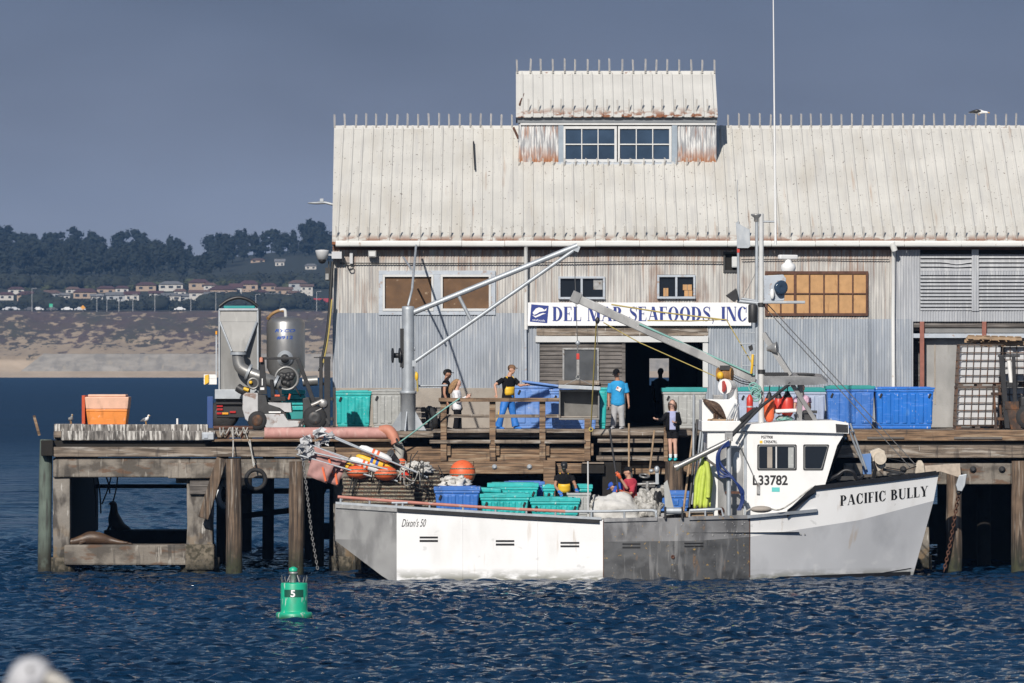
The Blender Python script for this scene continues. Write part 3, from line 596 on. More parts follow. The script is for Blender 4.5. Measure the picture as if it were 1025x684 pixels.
# trees: the wood that reads as one mass, and the round trees one can tell apart
class LeafMB(MB):
    def clump(s, c, r, n, size, seed):
        R = random.Random(seed); c = Vector(c)
        for i in range(n):
            d = Vector((R.gauss(0, 1), R.gauss(0, 1), R.gauss(0, 1))).normalized(); rad = (.55 + .5 * R.random())
            p = c + Vector((d.x * r[0], d.y * r[1], d.z * r[2])) * rad
            a = Vector((R.gauss(0, 1), R.gauss(0, 1), R.gauss(0, .6))).normalized(); b = a.cross(d + Vector((.01, .02, .3))).normalized(); k = size * (.6 + .8 * R.random())
            s.add([p - a * k - b * k * .5, p + a * k - b * k * .6, p + a * k * .7 + b * k * .7, p - a * k * .8 + b * k * .6], [(0, 1, 2, 3)])
        return s
fw = M('far_foliage', (.012, .017, .014), .95, 0, .45, .16)
fs = M('far_scrub', (.022, .026, .018), .95, 0, .4, .2)
fr = M('round_tree_foliage', (.055, .063, .030), .95, 0, .25, .3)
trunkm = M('far_trunk', (.16, .13, .11), .9, 0, .2, .5)
wood = LeafMB(); R = random.Random(11)
def wood_tree(mb, x, y, z, h, w, seed):
    R = random.Random(seed); kind = R.random(); mb.tube([(x, y, z - 1), (x + R.uniform(-.5, .5), y, z + h * .8)], [.35, .12], 5)
    n = 5 if kind < .5 else 6
    for i in range(n):
        f = i / (n - 1)
        if kind < .40: rr = w * (.5 + .25 * math.sin(f * 3.1)); cx = R.uniform(-.4, .4) * w; cz = z + h * (.35 + .55 * f)
        elif kind < .62: rr = w * (.62 - .45 * f); cx = R.uniform(-.15, .15) * w; cz = z + h * (.25 + .7 * f)
        else: rr = w * .5; cx = R.uniform(-.8, .8) * w; cz = z + h * (.62 + .3 * R.random())
        mb.ell((x + cx * .9, y, cz), (rr * .62, rr * .62, h * .13), nu=8, nv=5)
        mb.clump((x + cx * .9, y, cz), (rr, rr, h * .17), 46, .55, seed * 31 + i)
for i in range(760):
    y = 2390 + 520 * (i / 760) ** 1.1 + R.uniform(-8, 8); half = 215 * y / 2400
    x = R.uniform(-half * 1.65, half * .75); h = R.uniform(7, 14) * (1.12 if R.random() < .12 else 1)
    wood_tree(wood, x, y, gz(x, y), h, R.uniform(3.4, 7.0), i) if not any(abs(x - a) < b_ + 4 and y < c + 10 for a, b_, c in HOUSE_GAP) else None
tag(wood.build('far_wood', fw, fix=False), 'dark wooded hillside behind the far houses', 'woods', None, 'stuff')
scrub = LeafMB()
for i in range(300):
    px = R.uniform(-190, 345); x = X(px, 2245); y = R.uniform(2240, 2256); h = R.uniform(1.4, 3.9) * (1.6 if 25 < px < 60 or 150 < px < 160 or 205 < px < 300 else .8)
    scrub.ell((x, y, gz(x, y) + h * .4), (h * .8, h * .7, h * .5), nu=8, nv=5); scrub.clump((x, y, gz(x, y) + h * .45), (h * 1.1, h, h * .62), 60, .42, 900 + i)
for i in range(170):
    px = R.uniform(-25, 345); x = X(px, 2355); y = R.uniform(2345, 2380); h = R.uniform(3.0, 6.0)
    scrub.ell((x, y, gz(x, y) + h * .4), (h * .7, h * .7, h * .5), nu=8, nv=5); scrub.clump((x, y, gz(x, y) + h * .45), (h * .95, h, h * .62), 60, .42, 1900 + i)
tag(scrub.build('far_shrubbery', fs, fix=False), 'dark scrub along the far road and between the houses', 'shrubs', None, 'stuff')
RT = [(27, 287, 11, 7, 'small'), (45, 284, 13, 9, 'round'), (66, 286, 17, 11, 'broad'), (91, 285, 14, 9, 'round'), (128, 284, 14, 8, 'low'), (155, 281, 19, 9, 'broad'), (193, 279, 18, 8, 'low'), (221, 279, 12, 9, 'round'), (232, 279, 11, 8, 'small'), (257, 280, 16, 9, 'broad'), (287, 280, 15, 10, 'tall round')]
for i, (px, py, w, h, k) in enumerate(RT):
    Y = 2338; x = X(px, Y); s = Y / F; z = Z(py + h * .6, Y)
    t = thing('round_tree', f"{k} pale green tree behind the far houses, " + ('leftmost' if i == 0 else ordn[i] + ' from the left') + ' of its line', 'tree', (x, Y, gz(x, Y)), 'pale green trees among the far houses')
    mb = MB(); mb.tube([(x, Y, gz(x, Y) - .5), (x + .2, Y, z)], [.3, .2], 6); mb.build('trunk', trunkm, t)
    lb = LeafMB(); r3 = random.Random(50 + i)
    for k2 in range(4):
        c = (x + r3.uniform(-.25, .25) * w * s, Y + r3.uniform(-1, 1), z + r3.uniform(-.15, .2) * h * s); rr = w * s * .34
        lb.ell(c, (rr * .7, rr * .7, rr * .55), nu=10, nv=6); lb.clump(c, (rr, rr, h * s * .34), 90, .38, i * 9 + k2)
    lb.build('crown', fr, t, fix=False)
# lamp posts, cars and signs along the far road
pm = M('far_pole_grey', (.40, .40, .40), .7); LP = [(32, 289, 311), (97, 295, 317), (107, 300, 314), (119, 297, 313), (133, 295, 315), (155, 296, 311), (191, 297, 318), (216, 293, 304), (256, 295, 309), (317, 292, 306)]
for i, (px, a, b_) in enumerate(LP):
    Y = 2203; x = X(px, Y); z1 = Z(a, Y); z0 = 24.0
    t = thing('road_lamp', 'thin grey lamp post beside the far road, ' + ('leftmost' if i == 0 else ordn[i] + ' from the left'), 'lamp post', (x, Y, z0), 'lamp posts along the far road')
    mb = MB(); mb.tube([(x, Y, z0), (x, Y, z1)], [.13, .09], 6); mb.build('pole', pm, t)
    mb = MB(); mb.beam((x, Y, z1), (x + 1.3, Y, z1 + .15), .10); mb.cbox((x + 1.4, Y, z1 + .12), (.7, .3, .16)); mb.build('lamp_head', pm, t)
CARS = [(8, 309.5, 1, 'white'), (14, 309.5, 1, 'white'), (30, 311, 2, 'grey'), (38, 309, 0, 'white'), (67, 310.5, 0, 'white'), (80, 313, 1, 'white'), (180, 318, 0, 'pale grey'), (52, 309.5, 2, 'dark')]
cmats = [M('car_paint_white', (.72, .72, .72), .3), M('car_paint_pale', (.55, .56, .58), .3), M('car_paint_dark', (.10, .10, .11), .3)]
for i, (px, py, m_, d) in enumerate(CARS):
    Y = 2212; x = X(px, Y); z = 24.66
    t = thing('parked_car', f"tiny {d} car on the far road, " + ('leftmost of all' if i == 0 else f'{ordn[sorted(c[0] for c in CARS).index(px)]} from the left'), 'car', (x, Y, z), 'cars on the far road')
    mb = MB(); mb.loft([[(x - 2.2, yy, z + .35), (x - 2.15, yy, z + .85), (x - 1.2, yy, z + .95), (x - .7, yy, z + 1.45), (x + .7, yy, z + 1.45), (x + 1.3, yy, z + .95), (x + 2.15, yy, z + .8), (x + 2.2, yy, z + .35)] for yy in (Y, Y + 1.7)]); mb.build('body', cmats[m_], t)
    for sx in (-1.3, 1.3): w = MB(); w.lathe([(.33, 0), (.33, .22)], (x + sx, Y - .03, z + .33), (0, 1, 0), 12); w.build('wheel', 'rubber', t)
for px, py, m_, lab, nm in ((51, 306, 'green', 'small green road sign beside the far road', 'road_sign'), (83, 308, 'amber', 'yellow diamond warning sign beside the far road', 'warning_sign')):
    Y = 2203; t = thing(nm, lab, 'sign', (X(px, Y), Y, 24)); q = P(px, py, Y); mb = MB(); mb.tube([(q.x, Y, 23.8), (q.x, Y, q.z)], .07, 6); mb.build('pole', pm, t)
    mb = MB(); mb.cbox(q, (1.3, .08, 1.3), Matrix.Rotation(math.radians(45 if m_ == 'amber' else 0), 3, 'Y')); mb.build('sign_face', m_, t)

# ------------------------------------------------------------------ wharf
DZ = Z(432, 155.5)                                     # deck level
wf = thing('wharf', 'weathered timber and concrete wharf carrying the warehouse', 'wharf', (0, 155.5, 0))
mb = MB(); mb.box(X(53, 155.5), X(326, 164), 155.75, 169, DZ - .16, DZ); mb.box(X(326, 164) + .004, 24, 155.75, 186, DZ - .16, DZ); mb.build('deck', 'wood', wf)
def part(name, mat, bxs, bevel=.015, root=wf):
    m_ = MB()
    for q in bxs: m_.pbox(*q)
    return m_.build(name, mat, root, bevel=bevel)
part('kerb_beam', 'kerb', [(61, 431.5, 215, 441, 155.45, 155.9)], .02)
part('kerb_beam', 'kerb', [(54, 424.5, 84, 440, 155.93, 156.3), (84, 425, 208, 432, 155.93, 156.3)], .02)
part('fascia_plank', 'tar', [(53, 441.3, 335, 447.5, 155.62, 156.0)])  # dark strip added for the shaded gap between kerb and stringer
part('stringer', 'wood', [(53, 447.5, 335, 457.5, 155.38, 155.75)], .02)
part('corner_block', 'tar', [(41, 441, 53, 456.5, 155.3, 155.9)], .02)
part('pile_cap', 'pcap', [(53, 458.6, 190, 478, 155.5, 156.3)], .04)
part('pile_cap', 'pcap', [(168, 463.5, 336, 479, 155.35, 155.48), (190, 459, 336, 476, 155.5, 156.2)], .03)
part('sea_beam', 'pcap', [(64, 545.5, 190, 566, 155.5, 156.4)], .05)
m_ = MB(); m_.box(-12.22, -12.12, 156.4, 171.2, .7, DZ - .18); m_.build('side_wall', 'tar', wf); part('rear_beam', 'tar', [(78, 485, 190, 489, 170, 170.3)]); part('rear_slab', 'tar', [(104, 531, 200, 562, 170.2, 171.5)])  # plank wall, run back to block sun from the upright sea lion
def column(px0, px1, y0, y1, top, name='column', mat='colm', base=True):
    m_ = MB(); a, b_ = X(px0, y0), X(px1, y0); n = 7; rings = []
    for i in range(n):
        z = -1.2 + (Z(top, y0) + 1.2) * i / (n - 1); j = lambda k: .03 * pnoise(Vector((px0 * .37 + k * 3.1, i * .8, k)))
        rings.append([(a + j(1), y0 + j(2), z), (b_ + j(3), y0 + j(4), z), (b_ + j(5), y1, z), (a + j(6), y1, z)])
    m_.loft(rings); o = m_.build(name, mat, wf, bevel=.03)
    if base:
        m2 = MB(); cx_ = (a + b_) / 2; w = (b_ - a) / 2 * 1.22
        m2.loft([[(cx_ + w * (1 + .12 * pnoise(Vector((k, zz * 3, px0)))) * math.cos(k * .5236 + .26) * 1.25, (y0 + y1) / 2 + .02 + (w * .95) * math.sin(k * .5236 + .26) * 1.25, zz) for k in range(12)] for zz in (-1.0, -.2, .1, .3, .42)])
        m2.build('footing', 'barn', wf)
    return o
column(53, 70, 155.6, 156.1, 478); column(187, 213, 155.6, 156.3, 478)
part('column_collar', 'barn', [(185.5, 545, 214.5, 571, 155.42, 156.4)], .06)
part('corbel', 'pcap', [(176, 472, 192, 484, 155.8, 156.2)], .03); part('column_head', 'wooddk', [(190, 481, 212, 495, 155.48, 155.58)])
column(334, 356, 156.5, 157.2, 470); column(917, 930, 157.4, 158.0, 480); 
for k, (px, yy) in enumerate(((118, 168), (160, 176), (222, 163), (246, 172), (268, 166), (300, 176), (310, 166), (318, 160.5), (335, 162))):
    w = MB(); w.tube([(X(px, yy), yy, -1), (X(px, yy) + .03, yy, DZ - .1)], .17, 10); w.build('pile', 'tar', wf) if k > 1 else None
part('rear_beam', 'tar', [(222, 489, 300, 494.5, 166, 166.2)]); part('rear_beam', 'tar', [(318, 524, 336, 540, 163, 163.3), (304, 478, 350, 490, 162, 162.2)])
m_ = MB(); m_.beam(P(231, 518, 165.8), P(300, 510, 165.8), .16); m_.beam(P(330, 478, 161), P(320, 500, 161), .12); m_.build('brace', 'tar', wf)
m_ = MB(); m_.beam(P(222, 459, 155.15), P(203.5, 519, 155.15), .28, .2, up=(0, 1, 0)); m_.build('brace', 'pile', wf, bevel=.02)
def pile(px, top, y, r, mat='pile', lean=0.0):
    m_ = MB(); x = X(px, y); zt = Z(top, y); n = 9; R_ = random.Random(px); pts = [(x + lean * i / n + R_.uniform(-.008, .008), y, -1.4 + (zt + 1.4) * i / n) for i in range(n + 1)]
    m_.tube(pts, [r * (1.05 - .1 * i / n) * (1 + R_.uniform(-.025, .025)) for i in range(n + 1)], 14)
    return m_.build('pile', mat, wf)
pile(44, 440, 155.75, .18, 'pilegr', .06); pile(235, 459.5, 153.9, .215, lean=-.03); pile(296.5, 462, 154.2, .205); pile(955, 468, 155.1, .215); pile(1021, 461.5, 155.0, .235)
for px in (1085, 1150): pile(px, 462, 155.1, .22)
m_ = MB(); m_.beam(P(34, 416, 156), P(39.5, 436, 156), .07); m_.build('stub_post', 'woodbr', wf)
m_ = MB(); m_.tube([P(177.5, 419, 156.2), P(177.5, 426, 156.2)], .028, 8); m_.build('stub_post', 'feath', wf)
# middle and right-hand face of the wharf
part('kerb_beam', 'woodbr', [(212, 439.6, 400, 442.3, 155.28, 155.72)], .015)
part('kerb_beam', 'woodbr', [(848, 430.5, 1190, 441.5, 155.7, 156.0), (740, 431, 846, 441, 155.7, 156.0)], .02)
part('batten', 'wooddk', [(868, 437.5, 905, 439.5, 155.66, 155.69), (955, 437.5, 1003, 439.5, 155.66, 155.69)], 0)
part('stringer', 'wood', [(735, 446, 1190, 458.5, 155.5, 155.8)], .02)
part('fascia_plank', 'tar', [(740, 441.5, 1190, 446, 155.85, 156.0), (740, 458, 1190, 464, 156.1, 156.3)], 0)  # dark strips added for the shaded gaps above and below the stringer
part('pile_cap', 'pcap', [(845, 464, 1012, 485, 155.45, 156.0), (1012, 464, 1190, 485, 155.5, 156.0)], .03)
for px in (904, 974, 1003):
    w = MB(); w.lathe([(.09, 0), (.09, .03), (.04, .03), (.04, .07)], P(px, 470, 155.45), (0, -1, 0), 12); w.build('bolt', 'fldark', wf)
part('fascia_plank', 'woodbr', [(335, 442.5, 400, 452, 155.55, 155.8), (335, 452.3, 400, 462, 155.5, 155.8)])
for a, b_ in ((400, 446), (446.5, 493.5), (494, 543), (543.5, 590)):
    part('fascia_plank', 'woodbr', [(a, 447.5, b_, 454.3, 155.62, 155.8)]); part('fascia_plank', 'woodbr', [(a, 454.6, b_, 462, 155.6, 155.8)])
part('fascia_plank', 'tar', [(400, 431, 700, 470, 156.3, 156.5)], 0)  # dark backing sheet put in for the shade behind planks and treads
part('stringer', 'woodbr', [(398, 462.3, 474, 474.5, 155.42, 155.8)], .015); part('stringer', 'woodbr', [(474.3, 462, 552, 474.5, 155.40, 155.8)], .015); part('stringer', 'woodbr', [(557, 464, 600, 474, 155.42, 155.8), (612, 462.5, 735, 475, 155.5, 155.8)], .015)
for px in (495, 530):
    w = MB(); w.lathe([(.07, 0), (.07, .02), (.035, .02), (.035, .05)], P(px, 467.5, 155.40), (0, -1, 0), 12); w.build('bolt', 'galvpole', wf)
part('fender_post', 'woodbr', [(544, 461, 556, 500, 155.1, 155.36)], .02); part('fender_post', 'tar', [(603, 463, 622, 520, 155.1, 155.4)], .02); pile(675, 462, 154.9, .26)
part('step_beam', 'tar', [(582, 464.5, 605, 474, 154.95, 155.35)], .01); part('step_beam', 'wood', [(583, 463, 604.5, 464.4, 154.9, 155.38)], 0)
part('pile_cap', 'pcap', [(336, 464, 400, 480, 155.9, 156.3)], .03)
# dark sheets added for the shade below the warehouse, and piles
part('shade_sheet', 'tar', [(352, 440, 917, 590, 164.6, 164.9), (939, 440, 958, 590, 164.6, 164.9), (962, 440, 1300, 590, 164.6, 164.9)], 0)
part('shade_sheet', 'tar', [(925, 505, 939, 545, 164.3, 164.55)], 0)
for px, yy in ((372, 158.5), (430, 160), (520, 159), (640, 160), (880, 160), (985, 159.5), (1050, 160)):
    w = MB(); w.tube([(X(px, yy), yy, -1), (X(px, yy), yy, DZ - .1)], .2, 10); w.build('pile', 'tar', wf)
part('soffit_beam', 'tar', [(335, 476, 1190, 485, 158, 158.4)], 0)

# railing along the edge and the stair to the boat
rl = thing('railing', 'brown timber railing with benches of planks on the wharf edge', 'railing', P(494, 462, 155.3))
for px in (444, 493, 543, 588):
    part('post', 'woodbr', [(px - 3, 399 if px < 560 else 419, px + 3, 461.5, 155.42, 155.58)], .008, rl)
part('handrail', 'woodbr', [(439, 398.5, 560, 402.3, 155.30, 155.44)], .008, rl); part('rail_plank', 'wood', [(447, 415, 489.7, 418.3, 155.46, 155.54)], .006, rl); part('rail_plank', 'wood', [(496.3, 415, 539.7, 418.3, 155.46, 155.54)], .006, rl); part('rail_plank', 'wood', [(546.3, 415, 561, 418.3, 155.46, 155.54)], .006, rl)
for a, b_ in ((432, 490), (497, 540), (547, 585)):
    part('bench_plank', 'wood', [(a, 429.6, b_, 433.4, 155.46, 155.61)], .006, rl); part('bench_plank', 'wood', [(a - 2, 440.5, b_ + 1, 444.0, 155.38, 155.58)], .006, rl)
for px in (449, 498, 548, 592): part('bracket', 'woodbr', [(px - 2, 444.2, px + 2, 456, 155.5, 155.6)], .006, rl)
st = thing('stairs', 'grey timber stair treads leading down the wharf face', 'stairs', P(640, 462, 155.2))
for a, b_, c, d_, y in ((590, 430, 705, 436, 155.6), (598, 439.5, 664, 443.5, 155.45), (600, 448.5, 664, 452.5, 155.3), (597, 456.5, 668, 461.3, 155.15)): part('tread', 'wood', [(a, b_, c, d_, y, y + .3)], .01, st)
for px in (602, 636, 664): part('stringer', 'tar', [(px - 1.5, 436.2, px + 1.5, 463, 155.78, 155.9)], .005, st)
part('post', 'woodbr', [(664.5, 420, 668.5, 462, 155.0, 155.12)], .006, st)
# ------------------------------------------------------------------ the warehouse
YB = 164.0
XL, XR = X(333, YB), X(1215, YB)
bd = thing('warehouse', 'long corrugated metal seafood warehouse with white ribbed roof and rooftop cupola', 'warehouse', (XL, YB, DZ))
def zb(py): return Z(py, YB)
def xb(px): return X(px, YB)
def corr(mb, x0, x1, z0, z1, y, pitch=.076, amp=.011, holes=(), horiz=False, buckle=.012):
    """corrugated sheet in the facade plane with rectangular holes (x0,x1,z0,z1)"""
    if horiz:
        n = max(4, int((z1 - z0) / pitch * 6)); zs = [z0 + (z1 - z0) * i / n for i in range(n + 1)]
        A = [(x0, y - amp * math.sin(2 * math.pi * z / pitch), z) for z in zs]; B = [(x1, p[1], p[2]) for p in A]
        b0 = len(mb.v); return mb.add(A + B, [(i, i + 1, n + 2 + i, n + 1 + i) for i in range(n)], True)
    zc = sorted({z0, z1, *[h for q in holes for h in q[2:] if z0 < h < z1]}); zz = []
    for a, b_ in zip(zc, zc[1:]):
        m = max(1, int((b_ - a) / .8)); zz += [a + (b_ - a) * i / m for i in range(m)]
    zz.append(z1)
    xc = sorted({x0, x1, *[h for q in holes for h in q[:2] if x0 < h < x1]})
    for a, b_ in zip(xc, xc[1:]):
        n = max(1, int(math.ceil((b_ - a) / (pitch / 6)))); xs_ = [a + (b_ - a) * i / n for i in range(n + 1)]
        V = [(x, y - amp * math.sin(2 * math.pi * x / pitch) + buckle * pnoise(Vector((x * .9, 0, z * .9 + y))), z) for z in zz for x in xs_]; Fc = []
        for j in range(len(zz) - 1):
            zm = (zz[j] + zz[j + 1]) / 2; xm = (a + b_) / 2
            if any(h[0] < xm < h[1] and h[2] < zm < h[3] for h in holes): continue
            for i in range(n): Fc.append((j * (n + 1) + i, j * (n + 1) + i + 1, (j + 1) * (n + 1) + i + 1, (j + 1) * (n + 1) + i))
        mb.add(V, Fc, True)
    return mb
def hole(a, b, c, d): return (xb(a), xb(c), zb(d), zb(b))
W1, W2, W3, W4, W5 = hole(383, 275, 492, 312), hole(559, 277, 604, 300), hole(658, 275, 696, 299), hole(726, 254, 739, 271), hole(766, 272, 869, 317)
DOOR = hole(537, 327, 709, 431)
mb = MB(); corr(mb, XL, xb(531), zb(316), zb(246), YB, holes=[W1]); mb.build('cladding', 'rusty', bd, fix=False)
mb = MB(); corr(mb, xb(531), xb(752), zb(330), zb(246), YB + .004, holes=[W2, W3, W4, (DOOR[0], DOOR[1], DOOR[2], DOOR[3])]); mb.build('cladding', 'rusty', bd, fix=False)
mb = MB(); corr(mb, xb(752), xb(897), zb(321), zb(246), YB, holes=[W4, W5]); mb.build('cladding', 'rusty', bd, fix=False)
mb = MB(); corr(mb, XL, xb(540), zb(389), zb(313.5), YB - .03, holes=[(W1[0] - .1, W1[1] + .1, W1[2] - .1, W1[3])]); mb.build('cladding', 'galv', bd, fix=False)
mb = MB(); corr(mb, xb(705), xb(912), zb(432), zb(319.5), YB - .03); mb.build('cladding', 'galv', bd, fix=False)
mb = MB(); corr(mb, xb(896), xb(921), zb(322), zb(246), YB - .02); corr(mb, xb(921), XR, zb(322), zb(311), YB - .02); mb.build('cladding', 'galv2', bd, fix=False)
mb = MB(); corr(mb, xb(912), xb(914), zb(432), zb(319), YB - .02); mb.build('corner_trim', 'galv2', bd)
def bbox(name, mat, bxs, bevel=.006, root=bd):
    m_ = MB()
    for q in bxs: m_.pbox(*q)
    return m_.build(name, mat, root, bevel=bevel)
bbox('concrete_plinth', 'stucco', [(333.4, 388.5, 537, 431, YB - .06, YB + .2)], .01)
bbox('top_plate', 'rustbar', [(333.4, 246, 1215, 250.2, YB - .05, YB + .1)])
# shell: gable ends, back wall with one window, floor; keeps the inside dark
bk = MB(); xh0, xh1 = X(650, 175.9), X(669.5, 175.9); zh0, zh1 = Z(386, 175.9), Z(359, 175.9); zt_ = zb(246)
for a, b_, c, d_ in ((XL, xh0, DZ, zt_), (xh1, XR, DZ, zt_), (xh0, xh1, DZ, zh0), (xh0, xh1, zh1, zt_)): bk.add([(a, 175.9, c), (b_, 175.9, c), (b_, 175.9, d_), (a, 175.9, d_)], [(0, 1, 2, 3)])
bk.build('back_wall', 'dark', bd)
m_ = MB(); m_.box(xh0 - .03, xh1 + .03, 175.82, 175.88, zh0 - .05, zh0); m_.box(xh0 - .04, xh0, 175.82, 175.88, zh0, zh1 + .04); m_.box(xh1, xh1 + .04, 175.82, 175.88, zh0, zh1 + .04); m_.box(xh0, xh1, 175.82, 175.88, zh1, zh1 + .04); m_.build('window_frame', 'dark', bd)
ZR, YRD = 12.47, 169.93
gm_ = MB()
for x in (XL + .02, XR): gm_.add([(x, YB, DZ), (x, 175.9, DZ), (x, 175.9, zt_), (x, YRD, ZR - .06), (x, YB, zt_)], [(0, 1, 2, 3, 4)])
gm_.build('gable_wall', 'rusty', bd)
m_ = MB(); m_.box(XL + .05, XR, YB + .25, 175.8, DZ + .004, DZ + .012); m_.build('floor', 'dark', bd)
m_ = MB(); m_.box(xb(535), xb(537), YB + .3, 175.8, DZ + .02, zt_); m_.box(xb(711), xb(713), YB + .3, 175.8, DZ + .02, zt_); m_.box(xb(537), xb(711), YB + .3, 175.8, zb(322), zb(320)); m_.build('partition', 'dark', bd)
# windows of the upper wall
def window(x0, y0, x1, y1, panes, fmat, pmat, fw=2.6, rows=1, proud=.05, name='window', sill=True, thin=None):
    f = MB(); yf = YB - proud - .015; th = thin or fw
    f.pbox(x0 - fw, y0 - fw, x1 + fw, y0, yf, YB + .08); f.pbox(x0 - fw, y1, x1 + fw, y1 + fw, yf - (.05 if sill else 0), YB + .08)
    f.pbox(x0 - fw, y0, x0, y1, yf + .001, YB + .08); f.pbox(x1, y0, x1 + fw, y1, yf + .001, YB + .08)
    w = (x1 - x0) / panes
    for i in range(1, panes): f.pbox(x0 + w * i - th / 2, y0, x0 + w * i + th / 2, y1, yf + .006, YB + .06)
    for j in range(1, rows): yy = y0 + (y1 - y0) * j / rows; f.pbox(x0, yy - th / 2, x1, yy + th / 2, yf + .009, YB + .05)
    o = f.build(name, fmat, bd, bevel=.006)
    p = MB(); p.pbox(x0, y0, x1, y1, YB + .035, YB + .045); p.build('pane', pmat, o); return o
f = MB(); yf = YB - .075
for q in ((379, 271, 496, 275), (379, 311.5, 496, 315.5), (379, 275, 383, 311.5), (491.5, 275, 496, 311.5), (434, 275, 441, 311.5)): f.pbox(*q, yf, YB + .05)
o = f.build('window', 'frame', bd, bevel=.008)
for a, b_ in ((383, 434), (441, 491.5)):
    g = MB()
    for q in ((a, 275, b_, 277.3), (a, 309, b_, 311.5), (a, 277.3, a + 2.2, 309), (b_ - 2.2, 277.3, b_, 309)): g.pbox(*q, yf - .02, YB)
    g.build('sash', 'whiteframe', o, bevel=.004); g = MB(); g.pbox(a + 2.2, 277.3, b_ - 2.2, 309, YB - .01, YB + .01); g.build('board', 'board', o)
window(561, 279, 603.5, 297.5, 2, 'frame', 'glass', 2.2); 
m_ = MB(); m_.pbox(594, 279.2, 603, 290, YB + .02, YB + .03); m_.build('window_blind', 'chrome', bd)
o = window(660, 277.5, 694, 297, 2, 'frame', 'glass', 2.2)
m_ = MB(); m_.pbox(684, 296.9, 693, 297.3, YB - .05, YB + .03); m_.build('window_ledge', 'frame', bd)
for (a, b_, c, d_), lab in (((664, 288.5, 669, 296.8), 'small upright cardboard box inside the sill of the upper window'), ((683.5, 285, 692.5, 290.6), 'cardboard carton on top of another in the upper window'), ((685, 290.9, 693, 296.8), 'cardboard carton beneath another in the upper window')):
    t = thing('cardboard_box', lab, 'box', (xb((a + c) / 2), YB, zb(d_)), 'boxes in the upper window'); m_ = MB(); m_.pbox(a, b_, c, d_, YB - .04, YB + .03); m_.build('carton', 'boardlt', t, bevel=.005); m_ = MB(); m_.pbox((a + c) / 2 - .5, b_, (a + c) / 2 + .5, d_, YB - .042, YB - .041); m_.build('tape', 'pallet', t)
f = MB()
for q in ((724, 252, 740, 254), (724, 270.5, 740, 273), (724, 254, 726, 270.5), (738.5, 254, 740, 270.5)): f.pbox(*q, YB - .04, YB + .05)
o = f.build('window', 'fldark', bd); g = MB(); g.pbox(726, 254, 738.5, 270.5, YB + .04, YB + .05); g.build('pane', 'dark', o)
t = thing('junction_box', 'cream box sticking out of the small dark upper window opening', 'box', P(735, 268, YB)); m_ = MB(); m_.pbox(732.5, 257, 739.5, 268, YB - .1, YB + .02); m_.build('casing', 'peach' if 0 else 'ibc', t, bevel=.02); m_ = MB(); m_.pbox(733.2, 258, 738.8, 267, YB - .108, YB - .1); m_.build('cover', 'whiteframe', t, bevel=.004)
# big boarded grid window
f = MB(); nx_ = 7; x0, x1, y0, y1 = 767, 868, 273, 315
for i in range(nx_ + 1): xx = x0 + (x1 - x0) * i / nx_; w = 1.3 if i in (0, 2, 7) else .7; f.pbox(xx - w, y0, xx + w, y1, YB - .055, YB + .02)
for j in range(3): yy = y0 + (y1 - y0) * j / 2; f.pbox(x0 - 1, yy - (1.4 if j != 1 else .6), x1 + 1, yy + (1.4 if j != 1 else .6), YB - .06, YB + .015)
o = f.build('window', 'rustbar', bd); g = MB(); g.pbox(x0, y0, x1, y1, YB - .02, YB); g.build('board', 'boardlt', o)
# louvred vents
for a, b_ in ((921, 972.5), (979.5, 1040), (1047, 1100)):
    for c, d_ in ((254.5, 271.5), (275.5, 311)):
        g = MB(); z0, z1 = zb(d_), zb(c); n = int((z1 - z0) / .098)
        for i in range(n):
            za = z0 + (z1 - z0) * i / n; dz = (z1 - z0) / n; sag = .0; A = []
            cols = 10; rws = []
            for k in range(cols + 1):
                u = k / cols; x = xb(a) + (xb(b_) - xb(a)) * u
                if a == 921 and c < 260 and i in (n - 2, n - 3): sag = -.06 * math.exp(-((u - .72) / .18) ** 2) * (1 if i == n - 2 else .4)
                j = .006 * pnoise(Vector((x * 3, za * 7, 1)))
                rws.append([(x, YB - .06 - j, za + sag + .008), (x, YB - .045 - j, za + dz * .35 + sag), (x, YB + .035, za + dz * .98 + sag * .5)])
            g.loft(rws, closed=False, smooth=True, caps=False)
        g.build('louvre', 'galv2', bd, fix=False)
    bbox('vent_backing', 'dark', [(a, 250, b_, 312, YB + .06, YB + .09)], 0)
for a, b_, c, d_ in ((972.5, 250, 979.5, 311.5), (1040, 250, 1047, 311.5), (1100, 250, 1215, 311.5)):
    m_ = MB(); corr(m_, xb(a), xb(c), zb(d_), zb(b_), YB - .06, buckle=0); m_.build('cladding', 'galv2', bd, fix=False)
for a, b_ in ((921, 972.5), (979.5, 1040)): m_ = MB(); corr(m_, xb(a), xb(b_), zb(275.5), zb(271.5), YB - .055, buckle=0); m_.build('cladding', 'galv2', bd, fix=False)
# open bay on the right: beam, posts and a set-back concrete wall
bbox('bay_beam', 'wooddk', [(912, 322.5, 1215, 328, YB + .05, YB + .3), (912, 328.2, 1215, 331, YB + .25, YB + .5)], .01); bbox('bay_rail', 'steel', [(925, 328.5, 1215, 333.5, YB + .1, YB + .2)], .01)
bbox('bay_lintel', 'frame', [(912, 334, 1215, 338.5, YB + .0, YB + .3)], .008)
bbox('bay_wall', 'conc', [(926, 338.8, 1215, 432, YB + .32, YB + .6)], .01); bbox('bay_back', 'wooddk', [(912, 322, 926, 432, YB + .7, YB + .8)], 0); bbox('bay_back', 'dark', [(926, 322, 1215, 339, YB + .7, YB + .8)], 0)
for a in (920.8, 983, 1046): bbox('bay_post', 'redpost', [(a, 322, a + 4.4, 432, YB - .03, YB + .05)] if a < 930 else [(a, 322, a + 4.4, 338, YB - .03, YB + .04)], .01)
m_ = MB(); m_.pbox(935, 345, 936.6, 405, YB + .31, YB + .33); m_.build('water_stain_strip', 'stucco', bd)
